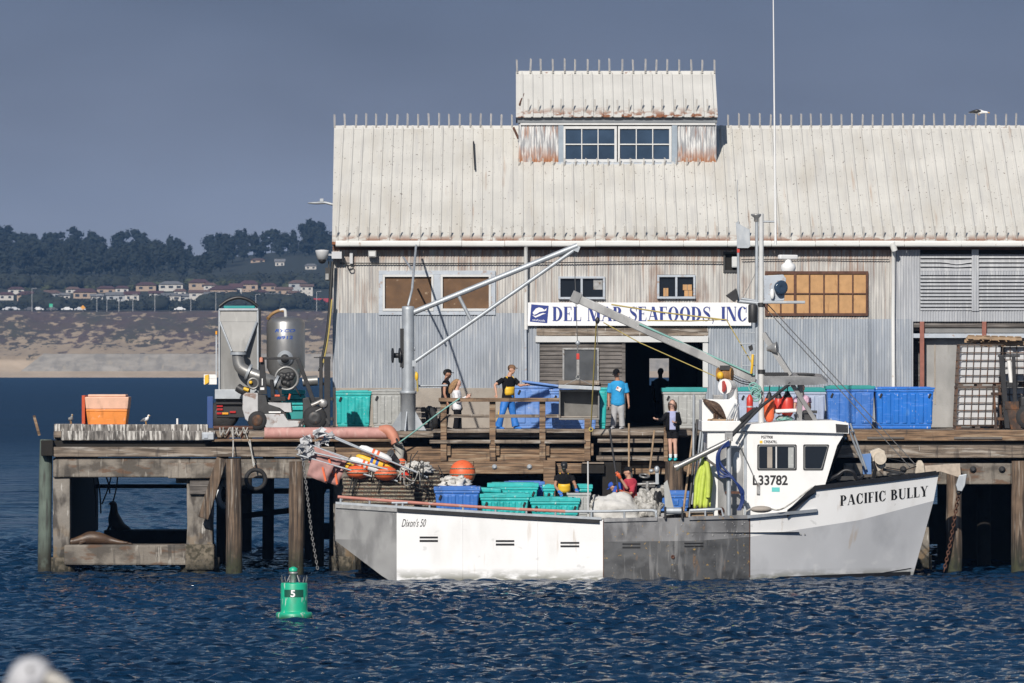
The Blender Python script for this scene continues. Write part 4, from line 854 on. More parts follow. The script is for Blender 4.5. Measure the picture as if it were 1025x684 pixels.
# loading door: lap siding, beams, white trim, hatch
bbox('door_beam', 'wood', [(537, 327.2, 709, 336.2, YB - .04, YB + .2)], .01)
bbox('door_lintel', 'whiteframe', [(536, 336.6, 709, 342.8, YB - .10, YB + .2)], .008)
bbox('door_jamb', 'whiteframe', [(703.5, 342.9, 708.8, 388, YB - .06, YB + .15)], .006)
m_ = MB(); zz = zb(342.9); k = 0
while zz > zb(431):
    jx = .01 * pnoise(Vector((k, 0, 0))); d_ = .118
    m_.loft([[(x, YB + .02, zz), (x, YB - .015 + jx, zz - d_), (x, YB + .012, zz - d_ - .004)] for x in (xb(537.2), xb(580), xb(625.5))], closed=False, caps=False); zz -= d_; k += 1
m_.build('lap_siding', 'wooddk', bd, fix=False)
bbox('siding_post', 'wooddk', [(622.5, 343, 626, 431, YB - .03, YB + .2)])
o = bbox('hatch', 'chrome', [(563, 348.5, 599.5, 350.3, YB - .07, YB), (563, 350.3, 565, 391, YB - .07, YB), (597.7, 350.3, 599.5, 391, YB - .07, YB)]); m_ = MB(); m_.pbox(565, 350.3, 597.7, 383, YB - .04, YB - .03); m_.build('pane', M('hatch_sheet', (.10, .105, .11), .3, .3, .2, 3, [(BIRD, (30, 30, 20), .70, .74, .5)]), o)
bbox('hatch_sill', 'wood', [(559, 381, 600, 385.5, YB - .16, YB - .071)])
# ribbed roof
def ribroof(name, mat, x0, x1, ye, ze, yr, zr, pitch=.289, amp=.034, rows=6, wob=.012, root=bd, skew=0):
    m_ = MB(); xs_ = [x0]; k = math.ceil(x0 / pitch)
    while k * pitch < x1:
        for d_ in (-.045, -.02, .02, .045, .145): xs_.append(k * pitch + d_)
        k += 1
    xs_ = sorted({round(x, 4) for x in xs_ if x0 <= x <= x1} | {x0, x1}); slope = (zr - ze) / (yr - ye); nrm = Vector((0, -slope, 1)).normalized() if yr > ye else Vector((0, -slope, 1)).normalized()
    R_ = []
    for j in range(rows + 1):
        f = j / rows; row = []
        for x in xs_:
            q = (x / pitch) % 1; q = min(q, 1 - q); h = amp * max(0, min(1, (.048 / pitch - q) / (.026 / pitch))) + .010 * (1 - math.cos(q * 6.28)) * .5 + wob * pnoise(Vector((x * 1.1, f * 2.5, ye)))
            edge = (.02 * pnoise(Vector((x * 2.5, 3, 3)))) if j == 0 else 0
            row.append((x - (skew * f if x == xs_[0] else 0), ye + (yr - ye) * f + nrm.y * h - edge, ze + (zr - ze) * f + nrm.z * h))
        R_.append(row)
    m_.loft(R_, closed=False, smooth=False, caps=False)
    o = m_.build(name, mat, root, fix=False); sd = o.modifiers.new('t', 'SOLIDIFY'); sd.thickness = .012; sd.offset = -1; return o
ZE = Z(245, 163.72); YE = 163.72
roof = ribroof('roof', 'roof', XL - .01, XR, YE, ZE, YRD, ZR, skew=.13); ribroof('roof', 'roof', XL - .01, XR, 176.2, ZE, YRD, ZR, rows=2)
def spike(mb, x, y, z, h=.40, lean=0):
    mb.box(x - .024, x - .003, y - .005, y + .02, z, z + h); mb.box(x + .008, x + .024, y + .03, y + .05, z, z + h * .97); mb.box(x - .024, x + .024, y - .03, y + .06, z - .01, z + .02); return mb
rc = MB(); rc.loft([[(x, YRD - .17, ZR - .085), (x, YRD - .02, ZR + .03), (x, YRD + .02, ZR + .03), (x, YRD + .17, ZR - .085), (x, YRD, ZR - .03)] for x in np.linspace(XL - .13, XR, 30)]); ridge = rc.build('ridge_cap', 'cap', roof, fix=True)
sp0 = MB(); spike(sp0, 0, 0, 0); proto = None; cnt = 0; RS = random.Random(3)
def put_spike(x, y, z, parent, h=1.0):
    global proto
    base = Vector((x, y, z)); q = parent
    while q is not None: base -= ORG[q.name]; q = q.parent
    if proto is None:
        proto = MB(); spike(proto, 0, 0, 0); o = proto.build('bird_spike', 'spike'); proto = o; o.parent = parent
    else: o = proto.copy(); COL.objects.link(o); o.parent = parent
    o.location = base; o.scale = (1, 1, h * RS.uniform(.94, 1.06)); o.rotation_euler = (RS.uniform(-.04, .04), RS.uniform(-.05, .05), 0); ORG[o.name] = Vector((0, 0, 0)); return o
px = 335
while px < 1026:
    if not 515 < px < 722: put_spike(X(px, YRD - .08), YRD - .1, ZR - .03, ridge)
    px += 10.35 + RS.uniform(-.5, .5)
rest = MB(); px = 337; k = 0
while px < 1028:
    x = X(px, YE + .28); y = YE + .28; z = ZE + .28 * (ZR - ZE) / (YRD - YE) + .01
    if k < 52: put_spike(x, y, z, roof, .88)
    else: spike(rest, x, y, z, .36)
    px += 10.3 + RS.uniform(-.5, .5); k += 1
o = rest.build('bird_spikes', 'spike', roof); o['kind'] = 'stuff'
# gutter and downpipes
g = MB()
for a, b_ in ((336, 420), (420.4, 462), (462.4, 505), (505.4, 552), (552.4, 596), (596.4, 640), (640.4, 684), (684.4, 728), (728.4, 772), (772.4, 816), (816.4, 860), (860.4, 905), (905.4, 962), (962.4, 1023), (1023.4, 1200)):
    y = 163.58; x0, x1 = X(a, y), X(b_, y); zc = Z(244.6, y) + .008 * pnoise(Vector((a, 0, 0))); prof = [(.065 * math.cos(w), .07 * math.sin(w)) for w in np.linspace(math.pi, 2 * math.pi, 9)]
    g.loft([[(x, y + p, zc + q) for p, q in prof] + [(x, y + .065, zc + .10), (x, y + .05, zc + .10), (x, y + .05, zc), (x, y - .05, zc), (x, y - .05, zc + .05), (x, y - .07, zc + .05)] for x in (x0, x1)], smooth=False)
g.build('gutter', 'gutter', bd)
def pipe(name, mat, pts, r, root=bd, **k): m_ = MB(); m_.tube(pts, r, k.pop('seg', 10), **k); return m_.build(name, mat, root)
pipe('downpipe', 'gutter', [P(526.5, 246, 163.6), P(526.5, 252, 163.75), P(526.5, 330, 163.86)], .055); pipe('downpipe', 'frame', [P(526, 330, 163.86), P(526.3, 388, 163.86)], .042)
pipe('downpipe', 'gutter', [P(894.5, 246, 163.6), P(894.5, 252, 163.7), P(894.5, 258, 163.85), P(894, 318, 163.86), P(894.6, 430, 163.86)], .055)
pipe('downpipe', 'gutter', [P(893, 243, 163.55), P(895.5, 251, 163.6)], .09)
pipe('cable', 'wiredk', [P(340, 263.5, 163.9), P(420, 264, 163.92), P(530, 263.5, 163.9), P(640, 262, 163.9), P(724, 262.5, 163.9)], .018, seg=6)
pipe('cable', 'wiredk', [P(742, 260, 163.9), P(820, 259.5, 163.92), P(890, 260, 163.9)], .014, seg=6)
# cupola
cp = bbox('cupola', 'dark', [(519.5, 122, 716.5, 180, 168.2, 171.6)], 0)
YC = 168.0
m_ = MB(); 
def xc(px): return X(px, YC)
def zc_(py): return Z(py, YC)
corr(m_, xc(519), xc(561), zc_(166), zc_(121), YC, buckle=.006); m_.build('cladding', 'cuprust', cp, fix=False); m_ = MB(); corr(m_, xc(676), xc(717), zc_(166), zc_(121), YC, buckle=.006); m_.build('cladding', 'cuprust', cp, fix=False)
ps = MB(); Lx, Rx = xc(519), xc(717)
for x in (Lx, Rx): ps.add([(x, YC, zc_(166)), (x, YC, zc_(118)), (x, 169.93, 14.0), (x, 171.86, zc_(118)), (x, 171.86, zc_(166))], [(0, 1, 2, 3, 4)])
ps.build('side_wall', 'cuprust', cp)
def cbx(name, mat, bxs, bevel=.006):
    m_ = MB()
    for q in bxs: m_.pbox(*q)
    return m_.build(name, mat, cp, bevel=bevel)
cbx('fascia', M('cupola_fascia', (.17, .185, .20), .5, .1, .1, 3), [(518, 116.5, 718, 123.2, YC - .05, YC + .1)]); cbx('fascia_trim', 'whiteframe', [(521, 123.4, 716, 125.3, YC - .07, YC + .05)])
cbx('window_casing', M('casing_pale_blue', (.27, .32, .37), .5, 0, .15, 3), [(559, 125.5, 564, 164, YC - .05, YC + .05), (672.5, 125.5, 678, 164, YC - .05, YC + .05)])
for a, b_ in ((564, 617.5), (618.5, 672.3)):
    f = MB(); y0, y1 = YC - .06, YC + .05; a2, b2 = a + 2, b_ - 2.5
    for q in ((a, 126.5, b_, 129.2), (a, 159.5, b_, 162.5), (a, 129.2, a2, 159.5), (b2, 129.2, b_, 159.5)): f.pbox(*q, y0, y1)
    for i in (1, 2): xx = a2 + (b2 - a2) * i / 3; f.pbox(xx - .5, 129.2, xx + .5, 159.5, y0 + .012, y1)
    f.pbox(a2, 144, b2, 145.2, y0 + .008, y1)
    w = f.build('window', 'whiteframe', cp, bevel=.004); p = MB(); p.pbox(a2, 129.2, b2, 159.5, YC + .0, YC + .01); p.build('pane', 'bluglass', w)
cbx('sill', 'casing' if 0 else 'frame', [(558, 162.7, 679, 165.5, YC - .12, YC)]); cbx('apron', 'cap', [(515, 165.8, 720, 169.3, YC - .16, YC - .02)])
ZCE, YCE = Z(117.5, 167.82), 167.82
cr_ = ribroof('cupola_roof', 'cup_roof', X(516.5, YCE), X(718.5, YCE), YCE, ZCE, 169.95, 14.05, rows=3, root=cp); ribroof('cupola_roof', 'cup_roof', X(516.5, YCE), X(718.5, YCE), 172.08, ZCE, 169.95, 14.05, rows=2, root=cp)
rc = MB(); rc.loft([[(x, 169.80, 13.97), (x, 169.93, 14.09), (x, 169.97, 14.09), (x, 170.1, 13.97), (x, 169.95, 14.02)] for x in np.linspace(X(517, 169.9), X(716, 169.9), 12)]); rc.build('ridge_cap', 'cap', cp)
for i in range(18): px = 518.5 + 11.55 * i + RS.uniform(-1, 1); put_spike(X(px, 169.8), 169.82, 14.03, cp, 1.0)
for i in range(17): px = 528.5 + 11.25 * i + RS.uniform(-1, 1); put_spike(X(px, 168.1), 168.05, ZCE + .16, cp, .92)
for i in range(17): px = 520.5 + 11.2 * i + RS.uniform(-1, 1); put_spike(X(px, 167.75), 167.78, Z(169, 167.8), cp, .78)
m_ = MB(); m_.beam(P(514, 128, 168.6), P(519, 139, 168.3), .05); m_.beam(P(526, 90, 169.2), P(520, 105, 168.3), .04); m_.build('stay', 'rustbar', cp)
m_ = MB(); m_.tube([P(474, 142, 168.9), P(475.5, 170, 167.4)], .022, 6); m_.build('roof_scrap', 'black', roof)
m_ = MB(); m_.ell(P(889.5, 178, 167.35), (.07, .06, .07)); m_.box(X(888, 167.4), X(891, 167.4), 167.25, 167.5, Z(181, 167.4), Z(176.5, 167.4)); m_.build('roof_vent', 'rustbar', roof)
# name board
sg = thing('sign_board', 'long white seafood company sign with blue serif lettering over the door', 'sign', P(640, 326, YB))
YS = YB - .16
m_ = MB(); m_.pbox(526.5, 303, 752, 326.3, YS, YS + .06); m_.build('board', 'sign', sg, bevel=.006)
fn = lambda x, z, k: (x, YS - .003 - .0006 * (k % 24), z)
m_ = MB(); serif(m_, 'DEL MAR SEAFOODS, INC', xb(553), xb(748), zb(321.6), zb(307.2), lambda x, z, k: (x * YS / YB, YS - .003 - .0006 * (k % 24), z), gap=.05); m_.build('lettering', 'ink', sg, fix=False)
lg = MB(); c = P(539.8, 314.2, YS); Rt = Matrix.Rotation(math.radians(5), 3, 'Y'); hw = .245
def lp(u, v, k=0): q = Rt @ Vector((u * hw, 0, v * hw)); return (c.x + q.x, YS - .004 - .002 * k, c.z + q.z)
lg.add([lp(-1, -1), lp(1, -1), lp(1, 1), lp(-1, 1)], [(0, 1, 2, 3)]); lgo = lg.build('logo', 'ink', sg, fix=False)
l2 = MB()
for k, poly in enumerate(([(-.78, .05), (-.45, .55), (-.1, .72), (.3, .66), (.55, .48), (.80, .72), (.74, .40), (.40, .30), (.05, .22), (-.3, -.05), (-.6, -.18)], [(-.8, -.22), (-.4, -.30), (0, -.05), (.4, .12), (.75, .10), (.4, -.05), (.05, -.26), (-.4, -.48)])): l2.add([lp(a, b_, 1) for a, b_ in poly], [tuple(range(len(poly)))])
plain(l2, 'seafoods', -.72 , .72, -.86, -.62, lambda x, z, k: lp(x, z, 1.5)); l2.build('emblem', 'sign', lgo, fix=False)
# wall fittings, each a thing
def wall_thing(name, label, cat, loc, parts):
    t = thing(name, label, cat, loc)
    for nm, mat, fnc in parts: m_ = MB(); fnc(m_); m_.build(nm, mat, t)
    return t
wall_thing('security_camera', 'white dome camera on an arm at the warehouse corner', 'camera', P(323, 262, 163.6), [
    ('housing', 'ibc', lambda m: m.lathe([(.0, .0), (.14, 0), (.19, .22), (.19, .26), (.05, .28)], P(322.5, 260, 163.6), seg=18)), ('dome', 'black', lambda m: m.ell(P(322.5, 261, 163.6), (.11, .11, .09))),
    ('arm', 'ibc', lambda m: (m.beam(P(328, 255, 163.6), P(333, 255.5, 163.7), .06), m.pbox(332, 252, 342, 259, 163.6, 163.92)))])
wall_thing('signal_light', 'small dark boxed lamp hanging under the dome camera', 'lamp', P(328, 280, 163.8), [('casing', 'fldark', lambda m: m.pbox(325.5, 268, 330.5, 281, 163.7, 163.85)), ('lens', 'chrome', lambda m: m.pbox(325.8, 274, 329, 280, 163.66, 163.7)), ('bracket', 'fldark', lambda m: m.beam(P(329, 262, 163.75), P(329, 268.5, 163.75), .04))])
wall_thing('flood_light', 'grey flood light box under the gutter left of the boarded windows', 'lamp', P(372, 257, 163.7), [('housing', 'chrome', lambda m: m.pbox(368.5, 251, 376.5, 257.5, 163.68, 163.9)), ('lens', 'whiteframe', lambda m: m.pbox(369.5, 252, 375.5, 256.5, 163.66, 163.68))])
wall_thing('wall_bracket', 'rusty cable bracket on the wall beside the dome camera', 'bracket', P(351, 266, 163.8), [('plate', 'ibc', lambda m: m.pbox(350, 253, 353, 264, 163.85, 163.95)), ('coil', 'wiredk', lambda m: (m.torus(P(351, 268, 163.85), .07, .015), m.tube([P(345, 259, 163.9), P(347, 266, 163.85), P(351, 271, 163.86)], .014, 6, curve=4)))])
wall_thing('street_light', 'flat grey street light head reaching out from the warehouse gable', 'lamp', P(333, 204, 168), [('arm', 'galvpole', lambda m: m.tube([P(334, 205, 168), P(326, 203, 168), P(318, 203, 168)], .04, 8)), ('lamp_head', 'galvpole', lambda m: (m.ell(P(317, 203.4, 168), (.27, .10, .04)), m.cbox(P(322, 200.5, 168), (.1, .08, .09))))])
wall_thing('fire_alarm_cable', 'black and yellow hose hanging down the warehouse corner', 'hose', P(322, 380, 163.4), [('hose', 'wiredk', lambda m: m.tube([P(333, 262, 163.7), P(331, 290, 163.6), P(328, 330, 163.5), P(320, 372, 163.4)], .045, 8, curve=5)), ('stripe', 'rope', lambda m: m.tube([P(332.2, 300, 163.55), P(328.2, 340, 163.45), P(320.5, 377, 163.35)], .025, 6, curve=5))])
# ------------------------------------------------------------------ things standing on the wharf
def V3(px, py, y): return P(px, py, y)
# insulated fish bins
def fish_bin(name, label, x0, x1, z0, z1, y0, y1, mat, lid=None, group=None, lidmat=None, ribs=5, lidh=.055, tag_black=True, cat='bin'):
    t = thing(name, label, cat, ((x0 + x1) / 2, (y0 + y1) / 2, z0), group)
    k = min(.05, (z1 - z0) * .06); ztop = z1 - (lidh if lid else 0)
    b = MB(); b.box(x0 + .06, x1 - .06, y0 + .06, y1 - .06, z0, z0 + .09)
    b.taper(x0, x1, y0, y1, z0 + .08, ztop, k); b.box(x0 - .02, x1 + .02, y0 - .02, y1 + .02, ztop - .07, ztop)
    w = (x1 - x0) / ribs
    for i in range(ribs):
        b.add(*( [[(x0 + w * (i + .22) , y0 - .018 + k * .8, z0 + .16), (x0 + w * (i + .78), y0 - .018 + k * .8, z0 + .16), (x0 + w * (i + .78), y0 - .018, ztop - .12), (x0 + w * (i + .22), y0 - .018, ztop - .12),
                  (x0 + w * (i + .15), y0 + k + .02, z0 + .12), (x0 + w * (i + .85), y0 + k + .02, z0 + .12), (x0 + w * (i + .85), y0 + .02, ztop - .09), (x0 + w * (i + .15), y0 + .02, ztop - .09)],
                 [(0, 1, 2, 3), (0, 4, 5, 1), (1, 5, 6, 2), (2, 6, 7, 3), (3, 7, 4, 0)]]))
    b.build('tub', mat, t, bevel=.022)
    if lid:
        l = MB(); l.taper(x0 - .035, x1 + .035, y0 - .035, y1 + .035, ztop + .003, z1, 0); l.box(x0 + .08, x1 - .08, y0 + .08, y1 - .08, z1 - .001, z1 + .018); l.build('lid', lidmat or mat, t, bevel=.02)
    if tag_black:
        for sx in ((x0 + .1,) if ribs < 7 else (x0 + .1, x1 - .14)): q = MB(); q.cbox((sx + .03, y0 - .035, ztop - .17), (.05, .03, .13), Matrix.Rotation(.4, 3, 'Y')); q.build('latch', 'rubber', t, bevel=.006)
    return t
def bin_px(name, label, a, b_, c, d_, y0, dep, mat, **k):
    z0 = max(Z(d_, y0), DZ + .004) if d_ > 424 else Z(d_, y0)
    return fish_bin(name, label, X(a, y0), X(b_, y0), z0, Z(c if 0 else b_ if 0 else c, y0), y0, y0 + dep, mat, **k)
def BN(label, a, top, b_, mat, y0=160.6, dep=1.1, **k):
    return fish_bin('fish_bin', label, X(a, y0), X(b_, y0), DZ + .004, Z(top, y0), y0, y0 + dep, mat, group='fish bins standing on the wharf', **k)
BN('teal ribbed fish bin standing beside the forklift fork mast', 336, 391.5, 371, 'teal', 161.0, 1.1, lid=True, ribs=5)
BN('pale grey ribbed fish bin standing beside the crane foot', 372.3, 390.5, 408, 'greybin', 161.0, 1.1, lid=True, ribs=5)
BN('pale blue fish bin behind the man carrying a lid', 515, 386.5, 556, 'bluepale', 161.6, 1.1, ribs=3)
BN('blue fish bin half hidden behind the hanging steel box', 551, 390, 598, 'bluepale', 160.4, 1.0, ribs=4, lid=True)
t = fish_bin('fish_bin', 'narrow teal bin end standing by the man in blue T-shirt', X(598, 161), X(608, 161), DZ + .004, Z(388, 161), 161, 162.0, 'teal', group='fish bins standing on the wharf', ribs=1, tag_black=False)
BN('grey fish bin with teal lid at the loading door', 664, 388.5, 706.5, 'greybin', 161.8, 1.1, lid=True, lidmat='tealdk', ribs=5, lidh=.11)
BN('lilac grey bin with teal lid behind the red floats', 739, 388, 798, 'blugrey', 161.8, 1.1, lid=True, lidmat='tealdk', ribs=4, lidh=.11)
BN('lilac grey bin with teal lid just left of the blue bins', 799.5, 388.5, 826.5, 'blugrey', 161.8, 1.1, lid=True, lidmat='tealdk', ribs=3, lidh=.11)
BN('mid blue fish bin with teal lid beside the brightest blue bin', 828, 386.5, 875, 'blue', 161.2, 1.1, lid=True, lidmat='tealdk', ribs=3, lidh=.09)
BN('bright blue fish bin with its own blue lid, standing by the stacked white tanks', 877, 388, 934.5, 'bluebr', 160.8, 1.2, lid=True, ribs=7)
# orange tote at the wharf end with two gulls (the gulls are built with the animals)
y0 = 156.6
t = thing('tote', 'orange tote with peach lid band at the far left wharf end', 'tote', P(107, 432, y0))
b = MB(); b.taper(X(86, y0), X(127.5, y0), y0, y0 + 1.0, Z(425.2, y0 + .2), Z(410.6, y0), .05); b.box(X(86, y0), X(127.5, y0), y0 - .015, y0 + 1.02, Z(412, y0), Z(409.8, y0)); b.build('tub', 'orange', t, bevel=.02)
b = MB(); b.taper(X(86, y0) - .03, X(127.5, y0) + .04, y0 - .035, y0 + 1.04, Z(409.6, y0), Z(397.5, y0), .03); b.box(X(88, y0), X(126, y0), y0 + .0, y0 + 1.0, Z(397.4, y0), Z(395, y0)); b.build('upper_tub', 'peach', t, bevel=.02)
b = MB(); b.loft([[(X(85.4, y0) + dx, yy, z) for dx, yy in ((-.10, y0 + .10), (-.012, y0 - .02), (-.012, y0 + 1.0), (-.10, y0 + 1.0))] for z in (Z(430, y0), Z(396, y0))]); b.build('end_panel', 'redor', t, bevel=.01)
b = MB(); b.box(X(86, y0) , X(127, y0), y0 + .02, y0 + .98, DZ + .003, Z(425.3, y0 + .2)); b.build('base', 'orange', t)

# pump truck: stainless hopper, pipe and upright tank on a flat bed
yt = 160.2
tr = thing('pump_truck', 'truck with a stainless hopper, fat suction pipe and upright steel tank', 'truck', P(262, 430, yt))
def tp(name, mat, f, bevel=.01, root=tr): m_ = MB(); f(m_); return m_.build(name, mat, root, bevel=bevel)
hop = tp('hopper', 'hopper', lambda m: m.pbox(219, 309, 258.5, 398, yt + .28, yt + 2.1))
tp('hopper_cone', 'hopper', lambda m: m.loft([[P(220, 310.5, yt + .27), P(257, 310.5, yt + .27), P(257, 322, yt + .2), P(220, 322, yt + .2)], [P(220, 322, yt + .26), P(257, 322, yt + .26), P(257, 322.3, yt + .19), P(220, 322.3, yt + .19)], [P(232.5, 352, yt + .25), P(245, 352, yt + .25), P(245, 352, yt + .02), P(232.5, 352, yt + .02)]]), root=hop)
tp('cone_rib', 'galvpole', lambda m: (m.beam(P(220, 322, yt + .18), P(232, 352, yt), .05), m.beam(P(257, 322, yt + .18), P(245.5, 352, yt), .05), m.beam(P(219, 310, yt + .24), P(258.5, 310, yt + .24), .06), m.beam(P(219.5, 310, yt + .25), P(219.5, 396, yt + .25), .05), m.beam(P(258, 310, yt + .25), P(258, 396, yt + .25), .05)), root=hop)
tp('hopper_hoop', 'black', lambda m: (m.tube([P(219.5, 307, yt + .4), P(228, 301, yt + .4), P(238.5, 298, yt + .4), P(249, 300.5, yt + .4), P(258, 307, yt + .4)], .05, 8, curve=5)), root=hop)
tp('hopper_rim', 'tealdk', lambda m: m.pbox(224, 306.2, 255, 308.8, yt + .3, yt + .36), root=hop)
def flange(m, c, ax, r): m.lathe([(r, -.035), (r, .035)], c, ax, 20)
pp = tp('suction_pipe', 'steel', lambda m: (m.tube([P(238.5, 352, yt - .1), P(238.5, 360, yt - .1), P(241, 368, yt - .12), P(250, 373.5, yt - .15), P(262, 378, yt - .2), P(279, 385, yt - .1)], .165, 16, curve=6)), 0)
tp('pipe_flange', 'galvpole', lambda m: flange(m, P(248.5, 372.5, yt - .15), (1, 0, -.45), .225), 0, pp); tp('pipe_flange', 'galvpole', lambda m: flange(m, P(275.5, 383.6, yt - .12), (1, 0, -.45), .225), 0, pp); tp('pipe_flange', 'galvpole', lambda m: flange(m, P(238.5, 354, yt - .1), (0, 0, 1), .22), 0, pp)
cx_, cy_ = X(286, yt + 1.0), yt + 1.05
r_ = 19.2 * cy_ / F
tk = tp('tank', M('tank_steel', (.30, .30, .30), .38, .65, .10, 3, [((.20, .20, .195), (3, 3, 1), .5, .66, .6)]), lambda m: m.lathe([(.05, Z(317, cy_)), (r_ * .55, Z(317.6, cy_)), (r_ * .88, Z(319.5, cy_)), (r_, Z(323.5, cy_)), (r_, Z(368, cy_)), (r_ * .55, Z(386, cy_)), (r_ * .25, Z(398, cy_))], (cx_, cy_, 0), seg=36), 0)
def cyl(x, z, k): dx = min(max((x - cx_) / (r_ + .006), -1), 1); return (x, cy_ - (r_ + .006) * math.sqrt(1 - dx * dx), z)
tp('lettering', 'inkblue', lambda m: plain(m, 'RYCO', X(275, cy_ - r_), X(295.5, cy_ - r_), Z(332.8, cy_), Z(329.6, cy_), cyl, .3, .02), 0, tk); tp('lettering', 'inkblue', lambda m: plain(m, '#912', X(277, cy_ - r_), X(293, cy_ - r_), Z(340, cy_), Z(336.4, cy_), cyl, .1, .02), 0, tk)
tp('manhole', 'galvpole', lambda m: (m.lathe([(.22, -.1), (.22, 0), (.15, .01), (.15, .05), (.0, .05)], (cx_, cy_ - r_ - .02, Z(359, cy_)), (0, -1, 0), 20)), 0, tk); tp('manhole_lid', 'fldark', lambda m: m.lathe([(.12, 0), (.12, .04), (0, .06)], (cx_, cy_ - r_ - .07, Z(359, cy_)), (0, -1, 0), 16), 0, tk)
tp('top_hose', M('hose_tan', (.32, .19, .08), .6), lambda m: m.tube([P(268, 319, cy_ - .2), P(273, 314, cy_), P(280, 311, cy_), P(284, 311.5, cy_)], .045, 8, curve=5), 0, tk); tp('top_pipe', 'whiteframe', lambda m: m.tube([P(280, 311, cy_), P(285, 310.5, cy_), P(286, 317.5, cy_)], .045, 8, curve=4), 0, tk)
tp('valve_wheel', 'steel', lambda m: m.torus(P(287, 379, yt - .06), .31, .04, (0, -1, 0), 24, 8), 0); tp('valve_block', 'fldark', lambda m: [m.ell(P(287 + 6 * rnd.uniform(-1, 1), 380 + 5 * rnd.uniform(-1, 1), yt - .02), (.09, .09, .09), nu=8, nv=6) for _ in range(14)], 0)
tp('gauge', 'steel', lambda m: m.torus(P(253.5, 384, yt - .5), .14, .035, (0, -1, 0), 18, 8), 0); tp('gauge_face', 'fldark', lambda m: m.lathe([(.12, 0), (.12, .03)], P(253.5, 384, yt - .48), (0, -1, 0), 16), 0); tp('hose_reel', 'fldark', lambda m: m.tube([P(238, 388, yt - .3), P(243, 391, yt - .35), P(249, 392, yt - .4)], .12, 10, curve=3), 0); tp('valve_handle', 'yellow', lambda m: (m.tube([P(244, 389, yt - .5), P(249, 391, yt - .52)], .05, 8), m.ell(P(251, 383, yt - .56), (.05, .05, .05))), 0)
tp('side_pipe', 'steel', lambda m: m.tube([P(303, 382, cy_), P(318, 381, cy_)], .14, 12), 0)
tp('bed_edge', 'galvpole', lambda m: m.pbox(215, 390, 257, 399.5, yt + .05, yt + 2.3)); tp('chassis', 'black', lambda m: (m.pbox(216, 399.6, 262, 405, yt + .2, yt + 2.2), m.pbox(217, 405, 245, 418, yt + .3, yt + 2.0), m.pbox(245, 398, 320, 406, yt + .5, yt + 1.8)))
for a, b_, c, d_, m_ in ((217, 405.5, 223, 407.6, 'taillight'), (217, 409, 223, 411, 'taillight'), (217, 413, 222, 415, 'taillight'), (222.4, 413, 228.5, 415, 'amber'), (230, 411.6, 236, 413.6, 'taillight')): tp('tail_light', m_, lambda m: m.pbox(a, b_, c, d_, yt + .25, yt + .3), .004)
for xw, yw in ((X(222, yt), yt + .5), (X(222, yt), yt + 1.7), (X(300, yt), yt + .6)):
    w = tp('wheel', 'rubber', lambda m: m.lathe([(.2, -.14), (.36, -.14), (.40, -.08), (.40, .08), (.36, .14), (.2, .14)], (xw, yw, DZ + .40), (0, 1, 0), 22), 0); tp('rim', 'fldark', lambda m: m.lathe([(.22, -.146), (.12, -.17), (0, -.17)], (xw, yw, DZ + .40), (0, 1, 0), 16), 0, w)
tp('side_marker', 'white', lambda m: (m.pbox(204, 375, 217, 379.5, yt + .5, yt + .54), m.pbox(204, 379, 217, 385, yt + .5, yt + .54)), .004); tp('reflector', 'yellow', lambda m: m.prism([(X(204, yt), Z(376, yt)), (X(208, yt), Z(375, yt)), (X(208, yt), Z(383, yt)), (X(204, yt), Z(385.5, yt))], yt + .44, yt + .49), 0)
tp('side_post', 'galvpole', lambda m: m.pbox(215.8, 333, 217.2, 376, yt + .3, yt + .36), 0); tp('side_lamp', 'amber', lambda m: m.pbox(215.6, 331.5, 217.4, 335, yt + .28, yt + .36), .004)
t = thing('bollard', 'blue square post at the truck tail', 'post', P(210, 430, 158.6)); m_ = MB(); m_.pbox(207.3, 397, 213.2, 431.5, 158.6, 158.75); m_.build('shaft', M('post_blue', (.02, .06, .20), .5), t, bevel=.01); m_ = MB(); m_.pbox(206.5, 428.5, 214, 431.5, 158.5, 158.85); m_.build('foot', 'fldark', t)
# teal crate seen through the forklift
t = thing('crate', 'teal slotted plastic crate stack behind the forklift seat', 'crate', P(292, 428, 159.9)); m_ = MB()
for k in range(4): m_.pbox(282, 390.5 + 5.3 * k, 305.5, 394.8 + 5.3 * k, 159.55, 159.9)
m_.pbox(284, 391, 304, 420, 159.62, 159.85); m_.build('slats', 'teal', t, bevel=.012); m_ = MB(); m_.pbox(282, 412, 305, 430, 159.5, 160.0); m_.build('base', 'tealdk', t)
# forklift facing right
yk = 157.6
fl = thing('forklift', 'charcoal forklift with rusty grey counterweight, facing the crane', 'forklift', P(290, 431, yk))
def fp(name, mat, f, bevel=.012, root=fl): m_ = MB(); f(m_); return m_.build(name, mat, root, bevel=bevel)
fp('counterweight', 'flgrey', lambda m: m.pprism([(243, 395), (246, 393.3), (258.5, 393.5), (258.5, 422), (249, 423), (245.5, 420), (242.6, 410)], yk, yk + 1.1), .03)
fp('side_panel', 'flgrey', lambda m: m.pprism([(259.5, 414.5), (284, 414.5), (288, 421), (301, 421.5), (303, 427), (267, 429.5), (262, 421)], yk + .02, yk + 1.0), .012)
fp('body', 'fldark', lambda m: (m.pprism([(258.6, 395), (266, 396), (268, 404.5), (277, 407.5), (281, 410), (286, 414), (287, 420), (303, 419.5), (311, 412), (318, 412), (318, 424), (302, 426), (285, 421), (283, 414.4), (258.6, 414.2)], yk + .03, yk + 1.02)), .01)
fp('seat_deck', 'flgrey', lambda m: m.pprism([(268, 403), (291, 403.5), (292, 413), (285, 412.5), (280, 408.6), (269, 405.2)], yk + .05, yk + .9), .01)
